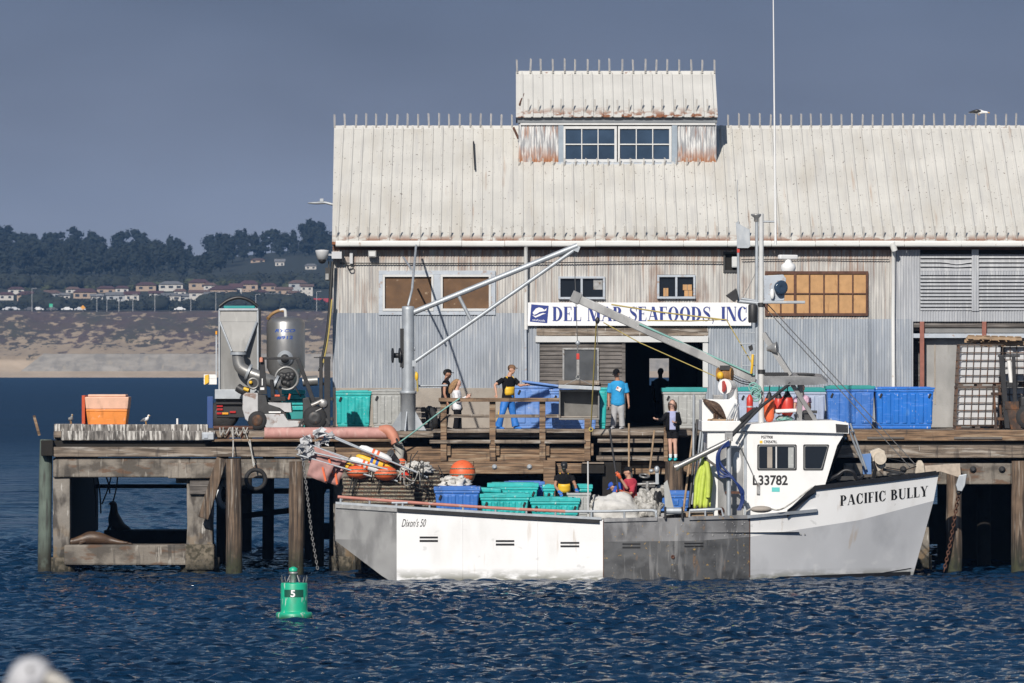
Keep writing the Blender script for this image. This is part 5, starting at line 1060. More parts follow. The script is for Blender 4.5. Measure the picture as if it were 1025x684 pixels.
fp('mudguard', 'fldark', lambda m: m.loft([[P(303 + 17 * math.cos(a) * r + 12, 430 - 16 * math.sin(a) * r, yy) for a in np.linspace(math.pi * .98, .35, 9) for r in (1,)] + [P(303 + 17 * math.cos(a) * .86 + 12, 430 - 16 * math.sin(a) * .86, yy) for a in np.linspace(.35, math.pi * .98, 9)] for yy in (yk, yk + .35)]), .006)
fp('dash', 'fldark', lambda m: m.pprism([(303, 399), (309, 398), (316, 418), (303, 419)], yk + .06, yk + .95), .01)
fp('seat', 'rubber', lambda m: (m.pbox(271, 397, 286, 402, yk + .3, yk + .8), m.pprism([(270, 380), (273, 380), (275.5, 397), (271, 397)], yk + .3, yk + .8)), .02)
fp('steering_wheel', 'rubber', lambda m: m.torus(P(298, 392, yk + .5), .15, .02, (1, 0, .6), 18, 6), 0); fp('lever', 'redor', lambda m: m.tube([P(289, 400, yk + .3), P(290.5, 394.5, yk + .3)], .03, 8), 0); fp('seat_belt', 'redor', lambda m: m.pbox(275, 395.2, 280, 397, yk + .28, yk + .31), 0)
gd = fp('overhead_guard', 'black', lambda m: (m.pprism([(261.5, 359.5), (264.5, 358), (267.5, 395), (258.8, 395), (260, 372)], yk + .05, yk + .13), m.pprism([(261.5, 359.5), (264.5, 358), (267.5, 395), (258.8, 395), (260, 372)], yk + .9, yk + .98), m.pbox(261, 357.5, 299, 360.2, yk + .05, yk + .98), m.beam(P(298, 359, yk + .09), P(314, 402, yk + .09), .11), m.beam(P(298, 359, yk + .93), P(314, 402, yk + .93), .11)), .008)
fp('amber_lamp', 'salmon', lambda m: m.lathe([(.05, 0), (.05, .1), (.02, .13)], P(261.5, 362.5, yk - .02), seg=12), 0, gd); fp('decal', 'white', lambda m: (m.pbox(262, 379, 263, 386, yk + .02, yk + .028), m.pbox(260.5, 388, 264.5, 390.5, yk + .02, yk + .028), m.pbox(269, 412, 281, 413.5, yk + .015, yk + .025)), 0, gd)
ms = fp('mast', 'black', lambda m: (m.pbox(319.5, 357, 323, 428, yk + .1, yk + .22), m.pbox(324.5, 357, 330.5, 428.5, yk + .05, yk + .2), m.pbox(319.5, 357, 323, 428, yk + .8, yk + .92), m.pbox(324.5, 357, 330.5, 428.5, yk + .82, yk + .97), m.pbox(320, 357, 330.5, 359.5, yk + .2, yk + .85), m.pbox(320, 383, 330, 386, yk + .2, yk + .83), m.pbox(314, 357.5, 320, 358.5, yk + .1, yk + .2)), .006)
fp('carriage', 'fldark', lambda m: (m.pbox(330.8, 398, 333, 401, yk + .05, yk + .97), m.pbox(330.8, 418, 333, 421, yk + .05, yk + .97)), 0, ms)
for yy in (yk + .12, yk + .72): fp('fork', 'fldark', lambda m: (m.pbox(333.2, 388, 336, 429, yy, yy + .14), m.pbox(333.2, 427, 372, 429, yy, yy + .14)), .005)
fp('tilt_ram', 'chrome', lambda m: (m.tube([P(312, 406, yk + .03), P(323, 401, yk + .03)], .06, 10), m.ell(P(323.5, 404, yk + .02), (.12, .06, .12)), m.tube([P(316, 412, yk), P(322, 409, yk)], .02, 6)), 0)
for px, r in ((257.5, .27), (315, .33)):
    for yy in (yk - .01, yk + .78):
        z = DZ + r + .004
        w = fp('wheel', 'rubber', lambda m: m.lathe([(r * .5, 0), (r * .9, 0), (r, .05), (r, .20), (r * .9, .25), (r * .5, .25)], (X(px, yk), yy, z), (0, 1, 0), 26), 0); fp('rim', 'fldark' if px > 300 else 'flrust', lambda m: m.lathe([(r * .56, -.004), (r * .5, -.03), (r * .2, -.012), (0, -.012)], (X(px, yk), yy, z), (0, 1, 0), 20), 0, w)
# long pink pipe on the wharf edge, with elbow and grey hose end
t = thing('discharge_pipe', 'faded pink ribbed pipe lying along the wharf edge with orange elbow', 'pipe', P(330, 439, 155.8))
zc = Z(433.5, 155.9); m_ = MB(); x0, x1 = X(265.5, 155.9), X(389, 155.9); n = 150
m_.tube([(x0 + (x1 - x0) * i / n, 155.5, zc) for i in range(n + 1)], [.150 + .008 * (i % 2) for i in range(n + 1)], 16); m_.build('ribbed_pipe', 'pink', t)
m_ = MB(); m_.tube([P(380, 431, 155.5), P(388, 431, 155.45), P(393, 436, 155.4), P(396.5, 444, 155.35)], [.12, .155, .15, .13], 14, curve=5); m_.build('elbow', 'salmon', t)
m_ = MB(); m_.torus(P(395, 440.5, 155.42), .14, .03, (.5, 0, -1), 20, 8); m_.build('clamp', 'steel', t)
m_ = MB(); m_.tube([P(396, 442, 155.4), P(400, 449, 155.35), P(399.5, 458, 155.32), P(398, 466, 155.3)], .125, 14, curve=5); m_.build('hose_end', M('hose_grey', (.36, .345, .31), .7, 0, .15, 6), t)
t = thing('bar_rack', 'rusty bar with hanging rope loops beside the forklift rear wheel', 'rack', P(235, 438, 155.7)); m_ = MB(); m_.tube([P(214, 428.3, 155.7), P(253, 428.3, 155.7)], .05, 8); m_.build('bar', 'rustbar', t); 
for a in (228, 242): m_ = MB(); m_.pbox(a - 1, 428, a + 1.5, 439, 155.72, 155.8); m_.build('upright', 'rustbar', t)
m_ = MB()
for a, b_, c in ((220, 224, 8), (223, 230, 7), (231, 238, 9), (236, 244, 8), (243, 248, 6)): m_.tube([P(a, 428, 155.63), P((a + b_) / 2 - 1, 428 + c, 155.6), P(b_, 428, 155.63)], .018, 6, curve=6)
m_.tube([P(233, 428, 155.6), P(233.5, 445, 155.2), P(233, 458, 155.0)], .018, 6); m_.tube([P(244, 428, 155.6), P(250, 446, 155.2), P(255, 466, 155.0)], .014, 6); m_.build('rope_loops', 'netg', t)
t = thing('equipment_box', 'small grey weathered box at the kerb end by the truck', 'box', P(207, 436, 155.2)); m_ = MB(); m_.pbox(202, 433, 214, 440.5, 155.2, 155.42); m_.build('case', 'galvpole', t, bevel=.02); m_ = MB(); m_.pbox(204, 435, 208, 438.5, 155.17, 155.2); m_.build('label_plate', 'frame', t)
# hanging tyres, chains and ropes on the wharf face
t = thing('tyre', 'black tyre fender hanging by a rope between two timber piles', 'tyre', P(256, 491, 155.0), 'tyre fenders on the wharf face'); m_ = MB(); m_.torus(P(256, 480, 155.0), .255, .055, (.1, -1, 0), 28, 10); m_.build('casing', 'rubber', t); m_ = MB(); m_.tube([P(250, 440, 155.3), P(254, 468, 155.0)], .02, 6); m_.build('rope', 'netg', t)
t = thing('tyre', 'grey tyre fender in the shade under the wharf beside the slanting brace', 'tyre', P(223, 508, 156.0), 'tyre fenders on the wharf face'); m_ = MB(); m_.torus(P(224, 495, 156.2), .30, .09, (.9, -.5, 0), 28, 10); m_.build('casing', 'galvpole', t); m_ = MB(); m_.tube([P(226, 460, 156.1), P(224, 484, 156.1)], .02, 6); m_.build('rope', 'netg', t)
def chain_thing(label, pts, mat='wire', link=.10, r=.014):
    t = thing('chain', label, 'chain', pts[0]); m_ = MB(); m_.chain(pts, link, r); m_.build('links', mat, t); m_ = MB(); m_.torus(pts[0], .06, .02, (0, 1, 0), 14, 6); m_.build('shackle', 'fldark', t); return t
chain_thing('steel chain hanging down the face of a timber pile near the boat stern', [P(303, 458, 153.95), P(307, 490, 153.93), P(312, 535, 153.95), P(318, 570, 153.98)])
t = thing('rope_strands', 'dark loose ropes hanging under the wharf above the sea lions', 'ropes', P(105, 478, 157)); m_ = MB()
for a, b_, c in ((93, 96, 518), (97, 101, 514), (105, 110, 494), (112, 102, 505), (118, 113, 503)): m_.tube([P(a, 474, 158), P((a + b_) / 2 + 1, (474 + c) / 2, 158.05), P(b_, c, 158)], .022, 6, curve=4)
m_.build('strands', 'wiredk', t)
# jib crane on the wharf edge
yc = 156.6
cr = thing('jib_crane', 'grey steel jib crane with flared foot and lattice arm', 'crane', P(408, 442, yc))
def cpart(name, mat, f, bevel=0, root=cr): m_ = MB(); f(m_); return m_.build(name, mat, root, bevel=bevel)
xc0 = X(408.5, yc)
cpart('column', 'galvpole', lambda m: m.lathe([(.175, Z(394, yc)), (.165, Z(310, yc)), (.165, Z(307, yc)), (.1, Z(306.5, yc))], (xc0, yc, 0), seg=26))
cpart('base', 'galvpole', lambda m: m.lathe([(.21, Z(443, yc)), (.205, Z(394.5, yc)), (.225, Z(394.3, yc)), (.225, Z(391.5, yc)), (.18, Z(391.4, yc))], (xc0, yc, 0), seg=26))
def fin(m, dx, dy):
    a = Vector((dx, dy, 0)).normalized(); n = Vector((-dy, dx, 0)).normalized() * .012
    pts = [(.19, Z(411, yc)), (.62, Z(438, yc)), (.62, Z(443, yc)), (.19, Z(443, yc))]
    m.loft([[Vector((xc0, yc, 0)) + a * r + Vector((0, 0, z)) + n * s for r, z in pts] for s in (-1, 1)])
for dx, dy in ((1, -.28), (-1, -.28), (.2, 1), (-.15, -1)): cpart('base_fin', 'galvpole', lambda m: fin(m, dx, dy))
cpart('arm', 'galvpole', lambda m: (m.tube([P(411, 314, yc), P(578, 246, yc)], .075, 12), m.ell(P(411, 313, yc), (.12, .12, .12)))); cpart('arm_brace', 'galvpole', lambda m: m.tube([P(414, 363, yc), P(574, 251, yc)], .055, 10)); cpart('strut', 'galvpole', lambda m: m.tube([P(459.5, 297, yc), P(471, 320, yc)], .05, 10)); cpart('arm_tip', 'galvpole', lambda m: m.cbox(P(576, 248.5, yc), (.22, .10, .16), Matrix.Rotation(.38, 3, 'Y')))
cpart('bracket', 'galvpole', lambda m: (m.cbox(P(413.5, 364, yc - .05), (.16, .16, .16)), m.torus(P(415, 349, yc - .15), .05, .015, (1, 0, 0), 12, 6)))
cpart('stay', 'galvpole', lambda m: (m.tube([P(408.5, 306, yc), P(412.5, 290, yc), P(416.5, 246, yc + 6.8)], .032, 8), m.tube([P(404, 258, yc + 6), P(412, 270, yc + 4)], .03, 6)))
wv = cpart('winch', 'black', lambda m: m.lathe([(.20, -.11), (.20, -.08), (.07, -.08), (.07, .08), (.20, .08), (.20, .11)], P(396.5, 356, yc - .12), (1, .15, 0), 22)); cpart('winch_motor', 'inkbk', lambda m: m.pbox(400.5, 329, 404, 368, yc - .14, yc - .06), .005, wv)
cpart('tie_pole', 'galvpole', lambda m: m.tube([P(417, 386.5, yc + .02), P(448, 386, yc + .1)], .03, 8))
t = thing('tag_line', 'yellow and blue tag line hanging at the crane foot', 'rope', P(416, 395, yc - .2)); m_ = MB(); m_.tube([P(416, 372, yc - .2), P(417.5, 380, yc - .22), P(418, 392, yc - .2)], .025, 6, curve=4); m_.build('line', 'rope', t); m_ = MB(); m_.ell(P(417, 377, yc - .22), (.05, .05, .12)); m_.build('knot', 'yellow', t)
# pallets stacked beside the crane
def pallet(name, label, c, w, d, rx=0, ry=0, mat='pallet', group='wooden pallets'):
    t = thing(name, label, 'pallet', c, group); R_ = Matrix.Rotation(ry, 3, 'Y') @ Matrix.Rotation(rx, 3, 'X'); c = Vector(c)
    m_ = MB()
    for i in range(7): m_.cbox(c + R_ @ Vector((-w / 2 + w * (i + .5) / 7, 0, .055)), (w / 9, d, .02), R_)
    for i in range(3): m_.cbox(c + R_ @ Vector((-w / 2 + w * (i + .5) / 3, 0, -.055)), (w / 9, d, .02), R_)
    m_.build('boards', mat, t)
    for j in (-1, 0, 1): s2 = MB(); s2.cbox(c + R_ @ Vector((0, j * (d / 2 - .05), 0)), (w, .05, .088), R_); s2.build('bearer', mat, t)
    return t
for k in range(4): pallet('pallet', ['lowest dark pallet of the pile beside the crane', 'second pallet up in the pile beside the crane', 'third pallet up in the pile beside the crane', 'topmost pallet of the pile beside the crane'][k], (X(423.5, 158.5), 158.9, DZ + .09 + .155 * k), .95, .9, mat='wooddk')
t = thing('tyre', 'worn tyre leaning on the wharf beside the pallet pile', 'tyre', P(432, 432, 157.6), 'tyre fenders on the wharf face'); m_ = MB(); m_.torus((X(432, 157.6), 157.7, DZ + .34), .26, .08, (1, .35, .25), 26, 10); m_.build('casing', 'rubber', t); m_ = MB(); m_.torus((X(432, 157.6), 157.7, DZ + .34), .17, .03, (1, .35, .25), 26, 6); m_.build('bead', 'fldark', t)
t = thing('mooring_line', 'pale green mooring line from the railing down to the crane foot', 'rope', P(398, 445, 155.2)); m_ = MB(); m_.tube([P(397, 445, 155.2), P(415, 432, 155.1), P(440, 413, 155.1), P(460, 399, 155.25)], .02, 8, curve=5); m_.build('line', 'ropegr', t); m_ = MB(); m_.torus(P(398, 443, 155.2), .09, .03, (1, 0, .3), 14, 6); m_.torus(P(399, 446, 155.2), .10, .03, (.5, .3, 1), 14, 6); m_.build('knot', 'wiredk', t)
# steel box hanging from the crane
yh = 157.2
t = thing('steel_box', 'open stainless steel box hanging on a chain hook in front of the door', 'box', P(580, 420, yh)); m_ = MB()
x0, x1, z0, z1 = X(559.5, yh), X(600, yh), Z(420.5, yh), Z(390, yh)
for q in ((x0, x1, z0, z0 + .05), (x0, x1, z1 - .06, z1), (x0, x0 + .04, z0 + .05, z1 - .06), (x1 - .04, x1, z0 + .05, z1 - .06)): m_.box(q[0], q[1], yh, yh + .45, q[2], q[3])
m_.build('shell', 'steel', t, bevel=.008); m_ = MB(); m_.box(x0 + .03, x1 - .03, yh + .41, yh + .45, z0 + .04, z1 - .05); m_.build('back_panel', M('box_inner', (.16, .155, .145), .5, .5, .2, 3), t); m_ = MB(); m_.box(x0 + .05, x1 - .05, yh + .08, yh + .4, z0 + .055, z0 + .10); m_.build('residue', 'stucco', t, bevel=.02)
m_ = MB(); m_.beam(P(559, 387, yh + .1), P(601, 389, yh + .1), .7, .10); m_.build('lid_edge', 'galvpole', t, bevel=.01)
t = thing('hook_block', 'small red and steel hook block on a hoist wire above the steel box', 'hook', P(578, 378, yh)); m_ = MB(); m_.tube([P(574.5, 250, yh - .5), P(578, 342, yh)], .012, 6); m_.tube([P(578, 345, yh), P(578.5, 354, yh)], .02, 6); m_.build('wire', 'wire', t); m_ = MB(); m_.ell(P(578.3, 343.5, yh), (.06, .05, .07)); m_.build('ball', 'galvpole', t)
m_ = MB(); m_.pbox(577, 354, 580, 360, yh - .03, yh + .03); m_.build('grip', 'buoyred', t, bevel=.01); m_ = MB(); m_.pbox(577.2, 360.2, 579.8, 376, yh - .03, yh + .03); m_.torus(P(578.5, 378, yh), .05, .015, (0, 1, 0), 14, 6); m_.tube([P(578.5, 379, yh), P(562, 387, yh + .1)], .01, 5); m_.tube([P(578.5, 379, yh), P(598, 388, yh + .1)], .01, 5); m_.build('hook', 'chrome', t)
t = thing('yellow_line', 'thin yellow line dropping from the boom tip to the wharf edge', 'rope', P(592, 432, 155.1)); m_ = MB(); m_.tube([P(597, 322, 152.6), P(594, 380, 153.8), P(591.5, 428, 155)], .018, 6, curve=4); m_.build('line', 'rope', t); m_ = MB(); m_.torus(P(591.5, 430, 155), .05, .018, (0, 1, 0), 12, 6); m_.build('eye', 'rope', t)
# blue lid carried by the man on the wharf
yl = 159.0
t = thing('bin_lid', 'pale blue bin lid held out flat by the man in yellow and blue overalls', 'lid', P(543, 386, yl)); m_ = MB(); Rl = Matrix.Rotation(.13, 3, 'Y'); m_.cbox(P(543.5, 384.5, yl), (1.15, 1.05, .06), Rl); m_.build('panel', 'bluepale', t, bevel=.02); m_ = MB(); m_.cbox(P(543.5, 386.3, yl), (1.0, .9, .05), Rl); m_.build('seal_rim', 'blue', t, bevel=.01)
# caged white tanks on the right, with pallets
def caged_tank(label, px0, px1, py0, py1, y0, lean=0.0):
    t = thing('caged_tank', label, 'tank', P((px0 + px1) / 2, py1, y0), 'white caged liquid tanks'); x0, x1, z0, z1 = X(px0, y0), X(px1, y0), Z(py1, y0), Z(py0, y0); w = 1.1
    sh = lambda x, z: x + lean * (z - z0)
    b = MB(); k = .05; b.loft([[(sh(x0 + k, z0 + .14), y0 + k, z0 + .14), (sh(x1 - k, z0 + .14), y0 + k, z0 + .14), (sh(x1 - k, z0 + .14), y0 + w, z0 + .14), (sh(x0 + k, z0 + .14), y0 + w, z0 + .14)], [(sh(x0 + k, z1), y0 + k, z1 - .04), (sh(x1 - k, z1), y0 + k, z1 - .04), (sh(x1 - k, z1), y0 + w, z1 - .04), (sh(x0 + k, z1), y0 + w, z1 - .04)]]); b.build('bladder', 'ibc', t, bevel=.05)
    c = MB(); n = 7
    for i in range(n): x = x0 + (x1 - x0) * i / (n - 1); c.tube([(sh(x, z0), y0, z0 + .1), (sh(x, z1) + .01 * rnd.uniform(-1, 1), y0, z1)], .013, 6)
    for i in range(6): z = z0 + .12 + (z1 - z0 - .12) * i / 5; c.tube([(sh(x0, z), y0 + w, z), (sh(x0, z), y0 - .015, z), (sh(x1, z), y0 - .015, z), (sh(x1, z), y0 + w, z)], .016 if i < 5 else .022, 6)
    for i in range(1, 5): yy = y0 + w * i / 4; c.tube([(sh(x0, z0), yy, z0 + .1), (sh(x0, z1), yy, z1)], .013, 6)
    c.build('cage', 'cage', t); d = MB(); d.box(x0 - .02, x1 + .02, y0 - .02, y0 + w + .02, z0, z0 + .04); d.box(x0, x1, y0, y0 + w, z0 + .09, z0 + .125)
    for i in range(3): xx = x0 + (x1 - x0 - .14) * i / 2; d.box(xx, xx + .14, y0 - .01, y0 + w, z0 + .04, z0 + .09)
    d.build('skid', 'cage', t); return t
caged_tank('lower white caged tank standing on the wharf at the left of the stack', 957, 1000, 388.5, 430.3, 161.0, .045); caged_tank('upper white caged tank carrying the flat pallets', 959, 1002, 345.5, 388, 161.0, .05); caged_tank('lower white caged tank behind the right-hand forklift mast', 1003, 1047, 387, 430.3, 161.3); caged_tank('upper white caged tank beside the right-hand forklift mast', 1003.5, 1047, 346, 386.6, 161.3)
pallet('pallet', 'tilted upper wooden pallet on top of the caged tanks', P(994, 340.5, 161.4), 1.5, 1.1, -.10, .03); pallet('pallet', 'lower wooden pallet lying directly on the caged tanks', P(1003, 344.6, 161.6), 1.15, 1.0, 0, -.02)
yk2 = 159.6
f2 = thing('forklift', 'rusty black forklift cut by the right edge, mast beside caged tanks', 'forklift', P(1035, 431, yk2))
def gp(name, mat, f, bevel=.008, root=f2): m_ = MB(); f(m_); return m_.build(name, mat, root, bevel=bevel)
m2_ = gp('mast', 'black', lambda m: (m.pprism([(1000, 356), (1005, 355), (1011, 429), (1006, 429)], yk2, yk2 + .12), m.pprism([(1013, 357), (1016.5, 356.5), (1019, 429), (1015, 429)], yk2 + .02, yk2 + .14), m.pprism([(1000, 356), (1005, 355), (1011, 429), (1006, 429)], yk2 + .8, yk2 + .92), m.pbox(1001, 355.5, 1021, 357.5, yk2 + .1, yk2 + .9), m.pbox(1004, 383, 1019, 388, yk2 + .1, yk2 + .85)))
gp('hydraulic_ram', 'white', lambda m: m.tube([P(1010, 361, yk2 + .3), P(1012.5, 386, yk2 + .3)], .06, 10), 0, m2_)
gp('mast_base', 'flrust', lambda m: (m.pbox(1006, 402, 1020, 410, yk2 - .02, yk2 + .2), m.pprism([(1008, 410), (1021, 410), (1022, 430), (1012, 430)], yk2 - .01, yk2 + .3)), .01, m2_)
for a, b_ in ((993.5, 0), (999, .5)): gp('fork', 'flrust', lambda m: (m.pprism([(a, 386), (a + 2, 386), (a + 5, 430), (a + 2.5, 430)], yk2 + b_, yk2 + b_ + .14), m.pbox(a - 38, 429, a + 4, 430.4, yk2 + b_, yk2 + b_ + .14)))
gp('carriage', 'flrust', lambda m: (m.pbox(994, 393, 1004, 395.5, yk2 + .05, yk2 + .8), m.pbox(998, 418, 1008, 421, yk2 + .05, yk2 + .8)))
gp('body', 'fldark', lambda m: m.pprism([(1022, 398), (1060, 390), (1085, 395), (1085, 424), (1022, 426)], yk2 + .05, yk2 + 1.05), .03); gp('overhead_guard', 'black', lambda m: (m.beam(P(1026, 400, yk2 + .1), P(1036, 352, yk2 + .1), .09), m.pbox(1034, 350, 1080, 353, yk2 + .05, yk2 + 1.0), m.beam(P(1078, 392, yk2 + .1), P(1078, 352, yk2 + .1), .09)))
for px in (1028, 1072):
    w = gp('wheel', 'rubber', lambda m: m.lathe([(.16, 0), (.30, 0), (.34, .05), (.34, .2), (.30, .25), (.16, .25)], (X(px, yk2), yk2 - .02, DZ + .345), (0, 1, 0), 24), 0); gp('rim', 'flrust', lambda m: m.lathe([(.19, -.004), (.10, -.03), (0, -.03)], (X(px, yk2), yk2 - .02, DZ + .345), (0, 1, 0), 16), 0, w)
# tools standing on the stair
for nm, lab, a, b_, mat in (('shovel', 'wooden handled shovel standing upright against the stair', P(629.5, 424, 154.95), P(629.5, 470, 154.85), 'pallet'), ('broom', 'wooden broom held by the girl in black shorts', P(655, 431, 154.6), P(649.5, 478, 154.5), 'pallet')):
    t = thing(nm, lab, nm, b_); m_ = MB(); m_.tube([a, b_], .026, 8); m_.build('handle', mat, t); m_ = MB(); d_ = (b_ - a).normalized(); c = b_ + d_ * .12
    if nm == 'shovel': m_.loft([[c + Vector((x, y, z)) for x, z in ((-.09, .14), (.09, .14), (.10, -.08), (0, -.2), (-.10, -.08))] for y in (-.012, .012)])
    else: m_.cbox(c, (.32, .06, .05)); m_.taper(c.x - .16, c.x + .16, c.y - .03, c.y + .03, c.z - .14, c.z - .02, -.02)
    m_.build('blade' if nm == 'shovel' else 'brush', 'fldark', t)
# green channel buoy
yg = 127.6
bu = thing('channel_buoy', 'green can buoy marked 5 floating in front of the wharf', 'buoy', (X(294.5, yg), yg, 0)); cx_ = X(294.5, yg)
def up_(name, mat, f, root=bu): m_ = MB(); f(m_); return m_.build(name, mat, root)
Rb = 13.5 * yg / F
bb = up_('body', 'green', lambda m: m.lathe([(Rb * 1.3, -.3), (Rb * 1.36, Z(618.5, yg)), (Rb * 1.36, Z(614.5, yg)), (Rb * 1.28, Z(613, yg)), (Rb * 1.02, Z(612.6, yg)), (Rb, Z(611, yg)), (Rb, Z(585, yg)), (Rb * .96, Z(583.5, yg)), (.05, Z(583, yg))], (cx_, yg, 0), seg=36))
def cylb(x, z, k, o=.004): dx = min(max((x - cx_) / (Rb + o), -.999), .999); return (x, yg - (Rb + o) * math.sqrt(1 - dx * dx), z)
m_ = MB(); n = 14; x0, x1 = X(285, yg), X(304, yg); A = [cylb(x0 + (x1 - x0) * i / n, Z(597.5, yg), 0) for i in range(n + 1)]; B = [cylb(x0 + (x1 - x0) * i / n, Z(590, yg), 0) for i in range(n + 1)]
m_.add(A + B, [(i, i + 1, n + 2 + i, n + 1 + i) for i in range(n)], True); m_.build('number_patch', 'greendk', bb)
m_ = MB(); plain(m_, '5', X(291.3, yg), X(296, yg), Z(597.2, yg), Z(590.3, yg), lambda x, z, k: cylb(x, z, k, .009), 0, .03); m_.build('number', 'sign', bb)
up_('lantern', 'chrome', lambda m: (m.lathe([(.07, Z(583, yg)), (.07, Z(575, yg)), (.10, Z(574.5, yg)), (.10, Z(573, yg)), (.05, Z(572, yg))], (cx_ - .02, yg, 0), seg=16), m.tube([(cx_ + .12, yg - .1, Z(583, yg)), (cx_ + .06, yg, Z(575, yg))], .015, 6), m.tube([(cx_ - .16, yg - .1, Z(583, yg)), (cx_ - .08, yg, Z(575, yg))], .015, 6)))
up_('lantern_lens', 'green', lambda m: m.lathe([(.09, Z(572, yg)), (.095, Z(569, yg)), (.03, Z(567.5, yg)), (0, Z(567.4, yg))], (cx_ - .02, yg, 0), seg=16))
up_('bird_wires', 'wire', lambda m: [m.tube([(cx_ + Rb * .9 * math.cos(a), yg + Rb * .9 * math.sin(a), Z(583.4, yg)), (cx_ + Rb * 1.0 * math.cos(a), yg + Rb * 1.0 * math.sin(a), Z(577.5 - 1.5 * math.sin(a * 5), yg))], .008, 4) for a in np.linspace(0, 6.0, 16)])
# ------------------------------------------------------------------ the fishing boat
YM = 152.5
bt = thing('fishing_boat', 'white aluminium fishing boat with dark mid plates moored along the wharf', 'boat', (3.0, YM, 0))
def part5(name, mat, f, root=None, bevel=0.0, **k): m_ = MB(); f(m_); return m_.build(name, mat, root or bt, bevel=bevel, **k)
XA, XT = X(335.5, 150.0), X(940, YM)
XE = [XT, X(934.5, YM), X(913.5, YM), X(905, YM)]
def pw(x, x0, x1, p, q): u = min(max((x - x0) / (x1 - x0), 0), 1); return (1 - u ** p) ** q
def bs(x): return 2.5 * pw(x, 4.5, XT, 1.75, 1.0)
def bc(x): return 2.45 * pw(x, 4.3, XT, 1.65, 1.04)
def bw(x): return 2.40 * pw(x, 4.1, XT, 1.55, 1.12)
def bb_(x): return 2.2 * pw(x, 3.0, XT, 1.5, 1.2)
def xpx(px, inset=0.0):
    x = X(px, 150)
    for _ in range(8): x = X(px, YM - max(bs(x) - inset, 0))
    return x
def pxx(x): return CX + x * F / (YM - bs(x))
SH = np.array([(335, 504.5), (397, 508.5), (450, 511.7), (520, 516), (604, 520.3), (658, 519), (700, 518), (752, 516.8), (789, 512), (815, 487.5), (880, 479.8), (945, 471.5)])
CH = np.array([(335, 540), (397, 541), (604, 542.5), (700, 541.5), (752, 537.5), (800, 530.5), (863, 521), (934, 503), (950, 499)])
BT = np.array([(335, 541), (388, 581)])
def lev(x):
    p = pxx(x); y = YM - bs(x)
    zs = Z(np.interp(p, SH[:, 0], SH[:, 1]), y); zc = Z(np.interp(p, CH[:, 0], CH[:, 1]), y)
    zr = Z(541 + (p - 335) / 53 * 40, 150) if p < 396 else -9
    return [zs, max(min(zc, zs - .02), zr), max(0.02, zr - .002), max(-.6, zr - .004)]
def hullpt(x, l, side=-1):
    w = max(0, (x - 6.1) / (XT - 6.1)) ** 1.35; b = (bs, bc, bw, bb_)[l](x)
    return (x + w * (XE[l] - XT), YM + side * b, lev(x)[l])
def stations(p0, p1, n): a, b_ = xpx(p0), (XT if p1 >= 940 else xpx(p1)); return [a + (b_ - a) * i / n for i in range(n + 1)]
def strake(name, mat, p0, p1, n, la, lb, extra=None, vn=1):
    m_ = MB()
    for side in (-1, 1):
        rows = []
        for x in stations(p0, p1, n):
            A, B = Vector(hullpt(x, la, side)), Vector(hullpt(x, lb, side)); rows.append([A.lerp(B, k / vn) for k in range(vn + 1)])
        m_.loft(rows, closed=False, smooth=n > 6, caps=False)
    if extra: extra(m_)
    return m_.build(name, mat, bt)
def surf(x, z, off=.004):
    s = x
    for _ in range(6):
        L_ = lev(s); up = z >= L_[1]; a, b_ = (0, 1) if up else (1, 2); t = min(max((z - L_[b_]) / max(L_[a] - L_[b_], .01), 0), 1)
        A, B = Vector(hullpt(s, a)), Vector(hullpt(s, b_)); q = B.lerp(A, t); s += x - q.x
    return Vector((x, q.y - off, z))
def surfpx(px, py, off=.004):
    y = 150.0
    for _ in range(8): q = surf(X(px, y), Z(py, y), off); y = q.y
    return q
def transom(m):
    x = XA; m.add([hullpt(x, 0, -1), hullpt(x, 1, -1), hullpt(x, 1, 1), hullpt(x, 0, 1)], [(0, 1, 2, 3)])
    xs_ = stations(335.5, 396, 8); m.loft([[hullpt(x, 2, -1), hullpt(x, 2, 1)] for x in xs_], closed=False, caps=False)
strake('stern_strake', 'alu', 335.5, 397, 4, 0, 1); strake('stern_plating', 'alu', 335.5, 397, 8, 1, 2, transom)
for a, b_ in ((397, 604),): strake('topside', 'hull', a, b_, 6, 0, 1); strake('lower_side', 'hull', a, b_, 6, 1, 2); strake('bottom', 'antifoul', a, b_, 6, 2, 3)
def rivets(pts):
    def f(m):
        for px, py in pts:
            q = surfpx(px, py, 0); m.lathe([(.02, 0), (.012, .006), (0, .007)], q, (0, -1, 0), 8)
    return f
RP = random.Random(4)
strake('upper_plate', 'platelt', 604, 751, 6, 0, 1, rivets([(612 + 11.4 * i + RP.uniform(-2, 2), 526 + 10 * (i % 2)) for i in range(12)] + [(719 + RP.uniform(0, 30), RP.uniform(522, 538)) for _ in range(12)]))
strake('lower_plate', 'plate', 604, 751, 6, 1, 2, rivets([(655 + 20 * (i % 5), 548 + 8 * (i // 5)) for i in range(15)] + [(745, 545 + 7 * i) for i in range(5)])); strake('bottom', 'antifoul', 604, 751, 6, 2, 3)
strake('bow_strake', 'hull', 751, 940, 40, 0, 1, vn=3); strake('bow_lower', 'hullshade', 751, 940, 40, 1, 2, vn=4); strake('bottom', 'antifoul', 751, 940, 40, 2, 3)
part5('seam', 'rustbar', lambda m: [m.tube([surfpx(p, 521 if p < 700 else 517, .006), surfpx(p, 542, .006), surfpx(p, 578, .006)], .012, 5) for p in (604, 750.5)][:1])
